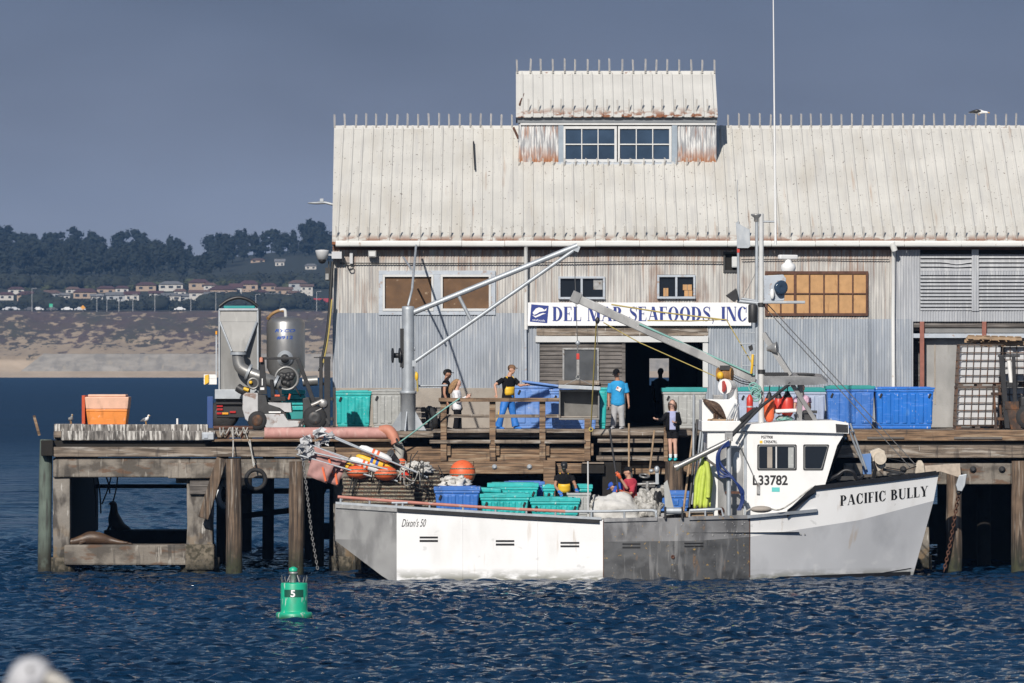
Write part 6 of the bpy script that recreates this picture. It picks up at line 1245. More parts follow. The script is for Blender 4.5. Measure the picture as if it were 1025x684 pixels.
def along(m, p0, p1, dz0, dz1, out, inn, n=30, shift=0):
    rows = []
    for side in (-1, 1):
        R_ = []
        for x in stations(p0, p1, n):
            a = Vector(hullpt(x, 0, side)); z = a.z; o = side * out; i_ = side * inn; fade = min(1, bs(x) / .25)
            R_.append([(a.x, a.y + o, z + dz0), (a.x, a.y + o, z + dz1), (a.x, a.y - i_ * fade, z + dz1), (a.x, a.y - i_ * fade, z + dz0)])
        m.loft(R_)
part5('gunwale', 'galvpole', lambda m: along(m, 336, 602, -.005, .055, .05, .16)); part5('fender_strip', 'rubber', lambda m: along(m, 398, 600, -.10, -.008, .045, -.01)); part5('fender_strip', 'chrome', lambda m: along(m, 336, 397.5, -.10, -.008, .045, -.01))
part5('plate_gunwale', 'platelt', lambda m: (along(m, 604.5, 658, -.06, .03, .04, .15, 6), along(m, 690, 748, -.06, .03, .04, .15, 6)))
part5('bow_rail_strip', 'black', lambda m: along(m, 815, 940, -.085, .03, .05, .07, 40)); part5('bow_rail_strip', 'black', lambda m: [m.loft([[Vector((*hullpt(x, 0, sd)[:1], hullpt(x, 0, sd)[1] + sd * .04, hullpt(x, 0, sd)[2] + dz)) for dz, sd in ((.04, s_), (-.16, s_))] + [Vector((hullpt(x, 0, s_)[0], hullpt(x, 0, s_)[1] - s_ * .06, hullpt(x, 0, s_)[2] + dz)) for dz in (-.16, .04)] for x in stations(788, 816.5, 6)]) for s_ in (-1, 1)])
part5('rub_rail', 'galvpole', lambda m: m.loft([[surfpx(p, 516 - (p - 748) / 70 * 6.5 + d_, o) for d_, o in ((0, .01), (0, .10), (3.2, .10), (3.2, .01))] for p in np.linspace(748, 818, 16)]))
for px in (463, 538): part5('weld_seam', 'hull', lambda m: m.tube([surfpx(px, y_, .001) for y_ in (517 if px < 500 else 521, 541.8, 560, 580)], .009, 5))
part5('boot_stripe', 'antifoul', lambda m: m.loft([[surfpx(p, 577.4 - (p - 780) / 132 * 5.2, .006), surfpx(p, 582 - (p - 780) / 132 * 3.0, .006)] for p in np.linspace(780, 911.5, 30)], closed=False, caps=False), fix=False)
part5('boot_line', 'black', lambda m: m.tube([surfpx(p, 575.5 - (p - 872) / 40 * 6.5, .004) for p in np.linspace(872, 912, 10)], .012, 5))
for i, (a, b_, c, d_) in enumerate(((420, 537.2, 438.3, 539), (420, 540.6, 438.3, 542.6), (496.3, 540.8, 514.8, 542.6), (496.3, 544.2, 514.8, 546.2), (561, 542.6, 579.8, 544.4), (561, 546, 579.8, 547.9), (623, 544, 641, 545.4), (623, 547.4, 641, 549), (685, 543.3, 704, 544.6), (685, 546.2, 704, 547.5))):
    part5('freeing_port', 'inkbk', lambda m: m.loft([[surfpx(p, q, .01) for q in (b_, d_)] for p in np.linspace(a, c, 5)], closed=False, caps=False), fix=False)
part5('scupper', 'rustbar', lambda m: (m.lathe([(.05, 0), (.05, .03), (.03, .03), (.03, .01), (0, .01)], surfpx(673.5, 557.5, 0), (0, -1, 0), 14)))
m_ = MB(); serif(m_, 'PACIFIC BULLY', 841, 929, 0, 1, lambda a, b_, k: surfpx(a, 506.6 - (a - 841) / 88 * 9.8 - b_ * 10.4, .005 + .0006 * (k % 20)), gap=.07); m_.build('name_lettering', 'inkbk', bt, fix=False)
m_ = MB(); plain(m_, "Dixon's 50", 402, 426.5, 0, 1, lambda a, b_, k: surfpx(a, 527.5 - b_ * 8, .006), .45); m_.build('builder_lettering', 'inkbk', bt, fix=False)
part5('draft_plate', 'alu', lambda m: [m.lathe([(.022, 0), (.022, .02)], surfpx(p, 535, 0), (0, -1, 0), 10) for p in (801.5, 805.5)])
# decks and inner bulwarks
DK_ = 1.25
part5('deck', 'alu', lambda m: m.loft([[(x, YM - bs(x) + .04, DK_), (x, YM + bs(x) - .04, DK_)] for x in stations(338, 800, 30)], closed=False, caps=False))
part5('foredeck', 'white', lambda m: m.loft([[(x, YM - max(bs(x) - .06, 0), lev(x)[0] - .16), (x, YM + max(bs(x) - .06, 0), lev(x)[0] - .16)] for x in stations(815, 939, 30)], closed=False, caps=False))
part5('hatch_coaming', 'alu', lambda m: m.box(X(430, 151), X(592, 151), 150.35, 154.0, DK_, 1.60), bevel=.02)
part5('trap_platform', 'alu', lambda m: m.box(X(340, 151), X(428, 151), 150.3, 154.6, DK_, 1.86), bevel=.02)
# aft rail
RL = [(338, 497.5), (420, 503.8), (500, 509), (565, 512)]
def railp(px): p = np.array(RL); return surfpx(px, 515, 0), float(np.interp(px, p[:, 0], p[:, 1]))
rail = part5('aft_rail', 'pinkrail', lambda m: m.tube([P(px, float(np.interp(px, [q[0] for q in RL], [q[1] for q in RL])), 150.05) for px in np.linspace(338, 566, 14)], .042, 10))
for px in (341, 370, 396, 430, 463.5, 496, 527, 556): part5('stanchion', 'galvpole', lambda m: m.tube([P(px, float(np.interp(px, [q[0] for q in RL], [q[1] for q in RL])), 150.05), (X(px, 150.05), 150.06, lev(xpx(px))[0] + .03)], .028, 8), rail)
part5('rail', 'galvpole', lambda m: m.tube([P(566, 512, 150.05), P(610, 512, 150.05), P(653, 511, 150.05), P(656.5, 514, 150.05), P(657, 519, 150.05)], .036, 10, curve=3))
for px in (592, 625): part5('stanchion', 'galvpole', lambda m: m.tube([P(px, 512, 150.05), (X(px, 150.05), 150.06, lev(xpx(px))[0])], .028, 8))
part5('rail', 'galvpole', lambda m: (m.tube([P(690, 518, 150.05), P(690.5, 511, 150.05), P(722, 509.5, 150.05), P(724, 517, 150.05)], .036, 10), m.tube([P(706, 510.5, 150.05), P(706, 518, 150.05)], .026, 8)))
for px in (588.5, 589.5): part5('pole', 'whiteframe', lambda m: m.tube([P(px + .3, 520, 150.1), P(px, 462, 150.1)], .022, 6)) if px < 589 else None
part5('mooring_cleat', 'galvpole', lambda m: (m.tube([P(392, 503.5, 150.0), P(408, 503.5, 150.0)], .03, 8), m.tube([P(397, 504, 150.0), P(397, 509, 150.0)], .03, 8), m.tube([P(403, 504, 150.0), P(403, 509, 150.0)], .03, 8)))
rlr = part5('hauling_roller', 'galvpole', lambda m: m.tube([P(667, 511.5, 149.98), P(682, 511.5, 149.98)], .09, 14)); 
for px in (666, 683): part5('roller_cheek', 'black', lambda m: m.pbox(px - 1, 507.5, px + 1, 520, 149.9, 150.15), rlr, .01)
part5('roller_bed', 'pallet', lambda m: m.pbox(684, 513.5, 714, 517.5, 150.2, 150.6), None, .01)
# wheelhouse
YW = 150.85
wh = part5('wheelhouse', 'white', lambda m: m.loft([[(X(a, YW), yy, Z(b_, YW)) for a, b_ in ((745.5, 521), (745.5, 431), (846, 433), (838, 446), (825.5, 487), (812, 515))] for yy in (YW, 2 * YM - YW)]), bevel=.03)
part5('roof', 'white', lambda m: m.loft([[(X(a, YW), yy, Z(b_, YW)) for a, b_ in ((744, 431.5), (747, 425), (790, 421.5), (836, 421), (849, 423.5), (849.5, 434), (800, 432.8))] for yy in (YW - .12, 2 * YM - YW + .12)]), wh, .03)
part5('visor', 'black', lambda m: m.pprism([(836.5, 424.5), (848.8, 425.5), (849, 433.2), (837, 433)], YW - .135, YW - .122), wh)
def win(poly, split=None):
    w = part5('window', 'rubber', lambda m: m.pprism(poly, YW - .012, YW + .02), wh); cx_ = sum(a for a, _ in poly) / len(poly); cy_ = sum(b_ for _, b_ in poly) / len(poly)
    ins = [(a + (1.1 if a < cx_ else -1.1), b_ + (1.1 if b_ < cy_ else -1.1)) for a, b_ in poly]; ins2 = [(a + (1.9 if a < cx_ else -1.9), b_ + (1.9 if b_ < cy_ else -1.9)) for a, b_ in poly]
    part5('frame', 'steel', lambda m: m.pprism(ins, YW - .018, YW), w); part5('pane', 'glass', lambda m: m.pprism(ins2, YW - .024, YW - .01), w)
    if split: part5('curtain', 'greybin', lambda m: m.pbox(split + 12, 448, split + 17.5, 468.5, YW - .027, YW - .025), w); part5('pale_panel', 'stucco', lambda m: m.pbox(split - 9, 447.5, split - 4, 468.5, YW - .027, YW - .025), w)  # pale panels laid on the dark pane for the light interior behind it
    if split: part5('mullion', 'whiteframe', lambda m: m.pbox(split - .7, 447.2, split + .7, 468.8, YW - .032, YW - .02), w)
    return w
win([(758, 446), (759, 445), (796.5, 445), (797.5, 446), (797.5, 470), (796.5, 471), (759, 471), (758, 470)], 777)
win([(804, 446), (805, 445), (829, 445), (830, 446), (824, 470), (823, 471), (805, 471), (804, 470)])
part5('front_window', 'glass', lambda m: m.loft([[(X(846.5, YW), yy, Z(437, YW)), (X(828.8, YW), yy, Z(482, YW))] for yy in (YW + .15, 2 * YM - YW - .15)], closed=False, caps=False), wh)
part5('lettering', 'inkbk', lambda m: plain(m, 'L33782', X(753.5, YW), X(788.5, YW), Z(486, YW), Z(475.8, YW), lambda x, z, k: (x, YW - .004, z), 0, .03), wh, fix=False)
part5('lettering', 'inkbk', lambda m: (plain(m, 'PG77908', X(762, YW), X(773.5, YW), Z(439.3, YW), Z(436.2, YW), lambda x, z, k: (x, YW - .004, z), 0, .03), plain(m, 'CF0547RL', X(764.5, YW), X(778, YW), Z(444, YW), Z(441, YW), lambda x, z, k: (x, YW - .004, z), 0, .03)), wh, fix=False)
part5('sticker', 'yellow', lambda m: m.pbox(760.5, 441.2, 763.3, 444, YW - .006, YW - .002), wh); part5('sticker', M('sticker_aqua', (.12, .52, .50), .5), lambda m: m.pbox(772.5, 488, 780.5, 492.5, YW - .006, YW - .002), wh)
part5('bracket', 'chrome', lambda m: (m.pbox(757.5, 484, 760.5, 495, YW - .05, YW - .003), m.tube([P(738, 440, YW - .3), P(755, 478, YW - .12), P(759, 486, YW - .05)], .012, 6)), wh)
# after house with exhaust casing, door and vent
YH = 150.95
ah = part5('after_house', 'white', lambda m: m.box(X(708, YH), X(745.2, YH), YH, 153.9, DK_, Z(431.5, YH)), bevel=.02)
part5('after_roof', 'white', lambda m: m.pbox(702.5, 421.5, 744.5, 432, YH - .1, 154.1), ah, .02); part5('exhaust_casing', 'white', lambda m: m.box(X(703, YH), X(738.5, YH), YH + .25, 153.6, Z(421.6, YH), Z(400, YH)), ah, .02)
dr = part5('door', 'alu', lambda m: m.pbox(718.5, 448, 744, 517, YH - .02, YH + .02), ah, .01); part5('door_window', 'white', lambda m: m.ell(P(738, 463, YH - .02), (.11, .02, .28)), dr); part5('door_frame', 'galvpole', lambda m: (m.pbox(744.6, 436, 747.5, 517, YH - .12, YH - .03)), ah, .006)
part5('vent_cowl', 'white', lambda m: m.tube([P(733, 401, 152.0), P(733, 393, 152.0), P(731, 387.5, 151.95), P(725.5, 387, 151.7)], [.14, .15, .17, .20], 16, curve=5), ah); part5('cowl_mouth', 'buoyred', lambda m: m.lathe([(.15, 0), (.15, .02)], P(724.6, 387, 151.66), (-.95, -.3, 0), 16), ah)
part5('casing_vent', 'chrome', lambda m: m.pbox(714, 395.5, 724, 400, 151.3, 152), ah, .01)
part5('grab_rail', 'galvpole', lambda m: [m.tube([P(727 + i * 2.2, 421, YH - .02), P(736 + i * 2.2, 404, YH + .2)], .016, 6) for i in range(3)], ah)
part5('after_ladder', 'galvpole', lambda m: (m.tube([P(697, 508, 151), P(704, 430, 151)], .03, 8), m.tube([P(692.5, 505, 151.3), P(701.5, 432, 151.3)], .03, 8)))
part5('deck_pole', 'pallet', lambda m: m.tube([P(684, 512, 150.7), P(695, 424, 151.2)], .03, 8)); part5('deck_pole', 'fldark', lambda m: m.tube([P(690, 508, 150.8), P(698, 420, 151.2)], .035, 8)); part5('deck_pole', 'galvpole', lambda m: m.tube([P(694, 462, 151), P(694.5, 395, 151)], .03, 8))
# mast and everything on it
ym = 152.0
mst = part5('mast', 'whiteframe', lambda m: m.tube([P(762, 424, ym), P(762, 214, ym)], [.075, .062], 14))
part5('mast_stay', 'galvpole', lambda m: m.tube([P(757.5, 380, ym), P(757.5, 217, ym)], .045, 10), mst); part5('mast_light', 'chrome', lambda m: m.lathe([(.06, 0), (.06, .10), (.14, .16), (.14, .2), (0, .21)], P(757, 222, ym), seg=14), mst)
part5('mast_collar', 'fldark', lambda m: (m.lathe([(.10, -.05), (.10, .05)], P(762, 305, ym), seg=12), m.lathe([(.10, -.05), (.10, .05)], P(762, 372, ym), seg=12)), mst)
part5('whip_antenna', 'white', lambda m: (m.tube([P(776.3, 245, ym), P(776, 200, ym), P(774, -6, ym)], [.035, .03, .014], 8)), mst); part5('antenna_arm', 'galvpole', lambda m: m.tube([P(762, 222, ym), P(777, 222, ym)], .025, 8), mst)
part5('side_pole', 'galvpole', lambda m: (m.tube([P(739, 300, ym), P(739, 222, ym)], .035, 8), m.tube([P(739, 226, ym), P(738, 180, ym)], .008, 5)), mst); part5('side_pole_light', 'buoyred', lambda m: m.pbox(737.8, 249, 740.3, 253, ym - .04, ym + .04), mst)
part5('panel_antenna', 'galvpole', lambda m: m.pprism([(736.5, 222.5), (750.5, 230), (751, 247), (749, 248.5), (738, 248.5)], ym - .08, ym - .03), mst, .005)
part5('cross_arm', 'galvpole', lambda m: (m.tube([P(738, 301.5, ym), P(764, 304, ym)], .05, 8), m.tube([P(742, 299, ym), P(762, 302, ym)], .03, 8)), mst)
part5('flood_lamp', 'black', lambda m: m.pprism([(726.5, 296), (737, 288.5), (739.5, 299), (735, 302.5)], ym - .15, ym + .1), mst, .01); part5('flood_lamp', 'fldark', lambda m: (m.lathe([(.10, -.24), (.12, -.2), (.12, .2), (.10, .24)], P(753.5, 314, ym - .15), seg=16)), mst)
part5('horn_speaker', 'chrome', lambda m: m.lathe([(.05, -.16), (.09, -.06), (.15, .08), (.17, .12), (.15, .12)], P(773.5, 349, ym - .15), (1, -.25, .1), 18), mst)
part5('mast_platform', 'galvpole', lambda m: m.pbox(764, 301.3, 806, 304, ym - .25, ym + .3), mst, .01)
rd_ = part5('radar', 'white', lambda m: (m.lathe([(.17, 0), (.20, .08), (.18, .16), (.10, .22), (.07, .30)], P(789, 271.5, ym), seg=20)), mst); part5('scanner_bar', 'white', lambda m: m.cbox(P(788.7, 257.5, ym), (.55, .14, .12), Matrix.Rotation(.5, 3, 'Z')), rd_, .03)
part5('search_box', 'frame', lambda m: (m.pprism([(764.5, 276), (784, 275), (787, 279), (785, 301), (765, 302)], ym - .2, ym + .15)), mst, .015); part5('search_light', 'bluglass', lambda m: m.lathe([(.16, 0), (.19, .12), (.15, .14), (0, .10)], P(780, 288, ym - .25), (.5, -1, 0), 18), mst); part5('mast_tank', 'white', lambda m: (m.ell(P(773, 294.5, ym - .28), (.06, .06, .14))), mst)
for q in ((742, 753.5, 333), (740, 753.5, 344), (742, 753.5, 355), (742.5, 753.5, 366)): part5('rung', 'galvpole', lambda m: m.tube([P(q[0], q[2], ym), P(q[1] + 4, q[2], ym)], .016, 6), mst)
part5('mast_leg', 'alu', lambda m: m.beam(P(764, 334, ym), P(791, 376, ym - .2), .14), mst); part5('ground_strap', 'inkbk', lambda m: m.pprism([(749, 347), (753, 345), (754, 350), (751, 352)], ym - .1, ym), mst)
# hard top
ht = part5('hard_top', 'alu', lambda m: m.loft([[P(764, 376.5, 151.5), P(804, 376.5, 151.5), P(822, 377.5, 151.5), P(829, 384, 151.3), P(816, 385.5, 151.2), P(764, 385.5, 151.2)], [P(764, 373, 153.6), P(804, 373, 153.6), P(822, 374.5, 153.6), P(829, 380, 153.7), P(816, 380.5, 153.8), P(764, 380.5, 153.8)]]), None, .01)
part5('solar_panel', 'black', lambda m: (m.box(X(765, 152), X(788, 152), 151.6, 153.3, Z(375.8, 151.6), Z(373, 151.6)), m.box(X(799, 152), X(815, 152), 151.6, 153.3, Z(376, 151.6), Z(374, 151.6))), ht)
part5('hard_top_leg', 'alu', lambda m: m.beam(P(801, 385.5, 151.6), P(800, 424, 151.6), .14), ht, .01); part5('hard_top_leg', 'alu', lambda m: m.beam(P(793, 385, 151.5), P(818, 424, 151.5), .11), ht, .01); part5('hard_top_leg', 'alu', lambda m: m.beam(P(801, 382, 153.4), P(800, 421, 153.4), .12), ht)
part5('roof_instrument', 'fldark', lambda m: (m.pbox(804, 411, 818, 414, 151.5, 151.8), m.pbox(805, 415, 817, 421, 151.55, 151.8)), ht, .01)
# boom
bm_ = part5('boom', 'alu', lambda m: m.beam(P(576, 298, 152.6), P(757, 381, 152.1), .20, .22), None, .02); part5('boom_line', 'ropegr', lambda m: m.tube([P(640, 324.5, 152.3), P(700, 351, 152.2), P(755, 375.5, 151.95)], .028, 6), bm_); part5('boom_tip', 'alu', lambda m: m.cbox(P(576.5, 298, 152.6), (.26, .26, .3), Matrix.Rotation(.43, 3, 'Y')), bm_, .02)
part5('boom_winch', M('drum_rope', (.33, .17, .055), .7, .2, .3, 10), lambda m: (m.lathe([(.17, -.2), (.19, -.17), (.12, -.15), (.155, 0), (.12, .15), (.19, .17), (.17, .2)], P(725.5, 375, 151.95), (1, -.3, 0), 20)), bm_); part5('winch_motor', 'yellow', lambda m: m.ell(P(721, 376, 151.8), (.09, .09, .10)), bm_); part5('winch_bracket', 'fldark', lambda m: m.pbox(721, 366, 731, 370.5, 151.8, 152.2), bm_)
part5('boom_cable', 'wiredk', lambda m: [m.tube([P(732, 376 + k, 151.9), P(742, 381.5 + k, 151.9), P(756, 384 + k, 152)], .014, 5, curve=4) for k in (0, 2.2)], bm_)
part5('boom_rope_coil', 'ropegr', lambda m: [m.torus(P(756 + rnd.uniform(-2, 2), 388 + 2.2 * k, 151.8), .10 + .03 * rnd.random(), .022, (rnd.uniform(-.5, .5), 1, rnd.uniform(-.5, .5)), 16, 6) for k in range(5)], bm_)
def line(name, mat, pts, r=.010, root=None, c=0): return part5(name, mat, lambda m: m.tube([P(*q) for q in pts], r, 5, curve=c), root)
line('topping_line', 'rope', [(612, 305, 152.4), (660, 312.5, 152.4), (727, 320.5, 152.2)], .02, bm_); line('topping_line', 'rope', [(648, 321, 152.4), (690, 321.5, 152.3), (727, 320, 152.2), (754, 366, 152.0)], .016, bm_); line('topping_line', 'rope', [(604, 323, 152.4), (640, 343, 152.4), (716, 377, 151.9)], .014, bm_); line('topping_line', 'yellow', [(753.5, 355, 151.9), (753, 366, 151.85), (752, 374, 151.9)], .035, bm_)
part5('block', 'black', lambda m: m.ell(P(598, 321, 152.5), (.06, .05, .09)), bm_); line('fall', 'wire', [(598, 323, 152.5), (598, 345, 152.5)], .01, bm_)
for a, b_ in (((764, 300), (917, 466)), ((764, 306), (911, 468))): line('forestay', 'wire', [(*a, 152.1), (*b_, 152.4)], .013)
line('forestay', 'wire', [(762, 262, 152), (742, 302, 152)], .008)
part5('jackstaff', 'galvpole', lambda m: (m.tube([P(846, 422, 150.8), P(864, 466, 151.2)], .028, 8), m.tube([P(851, 424, 151.4), P(867, 470, 151.6)], .028, 8), m.tube([P(848, 433, 151), P(855, 432, 151.4)], .02, 6)))
# davit and hydraulic gear abaft the house
dv = part5('davit', 'galvpole', lambda m: m.tube([P(729.5, 517, 150.3), P(729.5, 436, 150.3)], .06, 12)); part5('davit_arm', 'steel', lambda m: m.tube([P(731, 441, 150.25), P(678, 467.5, 150.2)], .075, 12), dv); part5('davit_tip', 'chrome', lambda m: m.tube([P(679, 467, 150.2), P(675.5, 468.6, 150.2)], .10, 12), dv); part5('davit_head', 'chrome', lambda m: m.cbox(P(729.5, 437.5, 150.3), (.2, .2, .22)), dv, .01)
part5('davit_ram', 'fldark', lambda m: (m.tube([P(732, 437, 150.3), P(762, 407, 150.8), P(791, 384, 151.3)], .045, 8), m.tube([P(733, 434, 150.5), P(758, 408, 150.9)], .035, 8), m.tube([P(742, 421, 150.5), P(756, 410, 150.8)], .07, 10)), dv)
part5('handle_bar', 'wooddk', lambda m: m.beam(P(705, 458, 150.4), P(729, 476, 150.3), .10, .06), dv, .01)
for k in range(6):
    a = rnd.uniform(-1.5, 1.5); part5('hydraulic_hose', 'bluehose', lambda m: m.tube([P(730, 441 + k, 150.2), P(722 - k * .8, 449 + k, 150.1), P(721 + a, 462 + 3 * k, 150.15), P(733 + a, 478, 150.1), P(741 - a * 2, 489 + k, 150.15), P(744.5 - k, 500 + k, 150.2), P(741 - k, 511, 150.2)][: 7 if k < 4 else 5], .023, 6, curve=6), dv)
part5('davit_bracket', 'rustbar', lambda m: (m.ell(P(722, 512, 150.25), (.09, .09, .11)), m.pbox(726, 492, 745, 494.5, 150.3, 150.36)), dv)
# hauler and deck machinery
hl = part5('pot_hauler', 'chrome', lambda m: (m.tube([P(648, 517, 151), P(648, 482, 151)], .05, 10), m.tube([P(638, 485, 151), P(660, 484, 151)], .035, 8))); part5('hauler_wheel', 'steel', lambda m: m.torus(P(645, 476.5, 150.95), .12, .025, (.1, -.35, 1), 20, 8), hl); part5('crank', 'galvpole', lambda m: (m.pbox(656, 468, 659.5, 485, 150.9, 151.0), m.ell(P(657.5, 470, 150.9), (.07, .06, .09)), m.ell(P(652, 471.5, 150.9), (.06, .06, .05))), hl, .01); part5('sheave', 'fldark', lambda m: m.lathe([(.20, -.05), (.14, 0), (.20, .05)], P(658.5, 499, 150.8), (1, -.4, 0), 20), hl)
part5('drum', 'netg', lambda m: m.lathe([(.05, -.2), (.14, -.15), (.17, 0), (.14, .15), (.05, .2)], P(662, 492, 151.2), (1, 0, .2), 16), hl); part5('splash_plate', 'greybin', lambda m: m.pprism([(664.5, 484), (668, 480.5), (676, 515), (666, 516)], 150.7, 150.76), hl, .008)
# foredeck gear
wl_ = part5('anchor_winch', M('winch_beige', (.50, .44, .36), .6, 0, .2, 8), lambda m: (m.pprism([(871, 452), (880, 448.5), (886, 452), (886.5, 467), (880, 472), (872, 472)], 151.9, 152.6), m.lathe([(.16, -.1), (.16, .1)], P(881, 459, 151.8), (0, -1, 0), 18)), None, .02); part5('winch_panel', M('panel_blue', (.10, .20, .42), .5), lambda m: m.pprism([(862, 455), (872, 454), (872.5, 475), (864, 475)], 151.7, 151.9), wl_, .01); part5('winch_spring', 'black', lambda m: m.tube([P(873.5, 462, 151.7), P(876, 470, 151.7), P(874.5, 478, 151.8)], .05, 8), wl_); part5('winch_mark', 'amber', lambda m: m.pbox(883, 458, 885.5, 464, 151.86, 151.9), wl_)
part5('deck_hose', 'black', lambda m: m.tube([P(828, 481, 151.1), P(838, 476, 151.2), P(846, 471, 151.2), P(854, 473, 151.2), P(858, 480, 151.3), P(864, 476, 151.4)], .05, 8, curve=6)); part5('deck_fittings', 'fldark', lambda m: (m.pbox(829, 468, 833, 479, 151.6, 151.8), m.pbox(838, 477, 862, 481, 151.7, 152), m.tube([P(884, 470, 152), P(905, 474, 152.1)], .04, 8), m.ell(P(895, 475, 152), (.2, .2, .07))))
part5('bow_bitt', M('bitt_beige', (.48, .42, .34), .6, 0, .2, 8), lambda m: (m.pprism([(916, 474), (917, 465), (919.5, 461), (922.5, 461), (925, 465), (926, 474)], 152.3, 152.6)), None, .02)
part5('bow_roller', M('roller_beige', (.42, .35, .28), .6, 0, .2, 8), lambda m: (m.pprism([(921, 476), (924, 466.5), (961, 464), (962, 478.5), (957, 477), (941, 472)], 152.4, 152.46), m.pprism([(921, 476), (924, 466.5), (961, 464), (962, 478.5), (957, 477), (941, 472)], 152.6, 152.66), m.lathe([(.06, -.11), (.06, .11)], P(957, 470, 152.53), (0, 1, 0), 12)), None, .005)
an = part5('anchor', 'galvpole', lambda m: (m.pprism([(960, 476), (968, 474.5), (966, 486), (963, 492), (958.5, 491.5), (957, 486)], 152.35, 152.6), m.tube([P(963, 478, 152.5), P(951, 470, 152.5)], .04, 8)), None, .02)
part5('bow_lines', 'wiredk', lambda m: (m.tube([P(887, 468, 152), P(905, 471, 152), P(917, 467, 152.3)], .014, 5), m.tube([P(889, 459, 152), P(917, 465, 152.3)], .010, 5)))
part5('coaming_line', 'netg', lambda m: m.tube([P(747, 512, 150.4), P(756, 508, 150.3), P(768, 509, 150.3), P(780, 510.5, 150.2), P(792, 504, 150.3), P(805, 494, 150.4), P(813, 488, 150.4)], .022, 6, curve=5)); part5('rope_bag', 'stucco', lambda m: m.ell(P(762, 510, 150.3), (.28, .2, .09)))
chain_thing('rusty anchor chain hanging from the bow roller down to the water', [P(960, 492, 152.6), P(957, 510, 153), P(951, 545, 153.4), P(945, 572, 153.6)], 'rustbar', .13, .018)
# ---------------- gear lying on the boat
YT = 150.5
def trap(label, x0, x1, y0, y1, z, h, tilt=0):
    t = thing('wire_trap', label, 'trap', ((x0 + x1) / 2, (y0 + y1) / 2, z), 'flat wire traps stacked at the stern'); m_ = MB()
    for zz in (z + .015, z + h - .015):
        m_.tube([(x0, y0, zz), (x1, y0, zz), (x1, y1, zz), (x0, y1, zz), (x0, y0, zz)], .017, 6)
    for k in range(13): x = x0 + (x1 - x0) * k / 12; m_.tube([(x, y0, z + .015), (x, y0, z + h - .015)], .009, 5); m_.tube([(x, y0, z + h - .02), (x, y1, z + h - .02)], .008, 4)
    for k in range(7): y = y0 + (y1 - y0) * k / 6; m_.tube([(x0, y, z + h - .02), (x1, y, z + h - .02)], .008, 4); m_.tube([(x1, y, z + .015), (x1, y, z + h - .015)], .008, 4)
    m_.build('frame', 'cage', t); r = MB(); R_ = random.Random(int(x0 * 100) + int(z * 100))
    n = 60; r.tube([(x0 + (x1 - x0) * k / n, y0 - .02 + .008 * (k % 2), z + h * .5 + R_.uniform(-.006, .006)) for k in range(n + 1)], [.022 + .010 * (k % 2) for k in range(n + 1)], 6); r.build('rope_edge', 'ropebr', t)
    d = MB(); d.box(x0 + .06, x1 - .06, y0 + .1, y1 - .06, z + .02, z + h - .03); d.build('mesh_panel', 'dark', t); return t
zt0 = 1.87; hgt = Z(478, YT) - zt0; nT = 8
for i in range(nT): trap('flat rope-edged wire trap in the big stern stack, ' + ['at the very bottom', 'second from bottom', 'third from bottom', 'fourth from bottom', 'fifth from bottom', 'sixth from bottom', 'just below the top', 'topmost under the orange floats'][i], X(343.5 + rnd.uniform(-1, 1), YT), X(414 + rnd.uniform(-1, 1), YT), YT, YT + 1.4, zt0 + hgt * i / nT, hgt / nT - .004)
hg2 = Z(471, 151.2) - zt0
for i in range(9): trap('wire trap in the narrower darker stack behind, ' + ['at the very bottom', 'second from bottom', 'third from bottom', 'fourth from bottom', 'in the middle', 'sixth from bottom', 'third from top', 'just below the top', 'topmost under the white net'][i], X(413.5 + rnd.uniform(-1, 1), 151.2), X(440 + rnd.uniform(-1, 1), 151.2), 151.2, 152.2, zt0 + hg2 * i / 9, hg2 / 9 - .004)
def ballfloat(label, px, py, y, rpx, mat='buoyor', squash=1.0, name='round_float'):
    c = P(px, py, y); r = rpx * y / F; t = thing(name, label, 'float', c, 'orange net floats on the boat'); m_ = MB(); m_.ell(c, (r, r, r * squash), nu=24, nv=14); m_.build('ball', mat, t)
    m_ = MB(); m_.torus(c + Vector((0, 0, r * squash * .35)), r * .945, .018, (0, 0, 1), 28, 6); m_.torus(c - Vector((0, 0, r * squash * .1)), r * 1.0, .018, (0, 0, 1), 28, 6); m_.build('lashing', 'ropebr', t); return t
ballfloat('orange float lying on the traps, left of the pair', 358, 472.5, 150.42, 11.5, squash=.62); ballfloat('orange float lying on the traps, right of the pair', 386, 474, 150.38, 12, squash=.6)
ballfloat('big orange ball float with rope bands behind the blue tote', 463, 473.5, 152.2, 13); ballfloat('small red float at the right end of the trap stack', 406, 478.5, 151.1, 6, 'buoyred'); ballfloat('small orange float behind the white net on the traps', 402, 464, 151.7, 5)
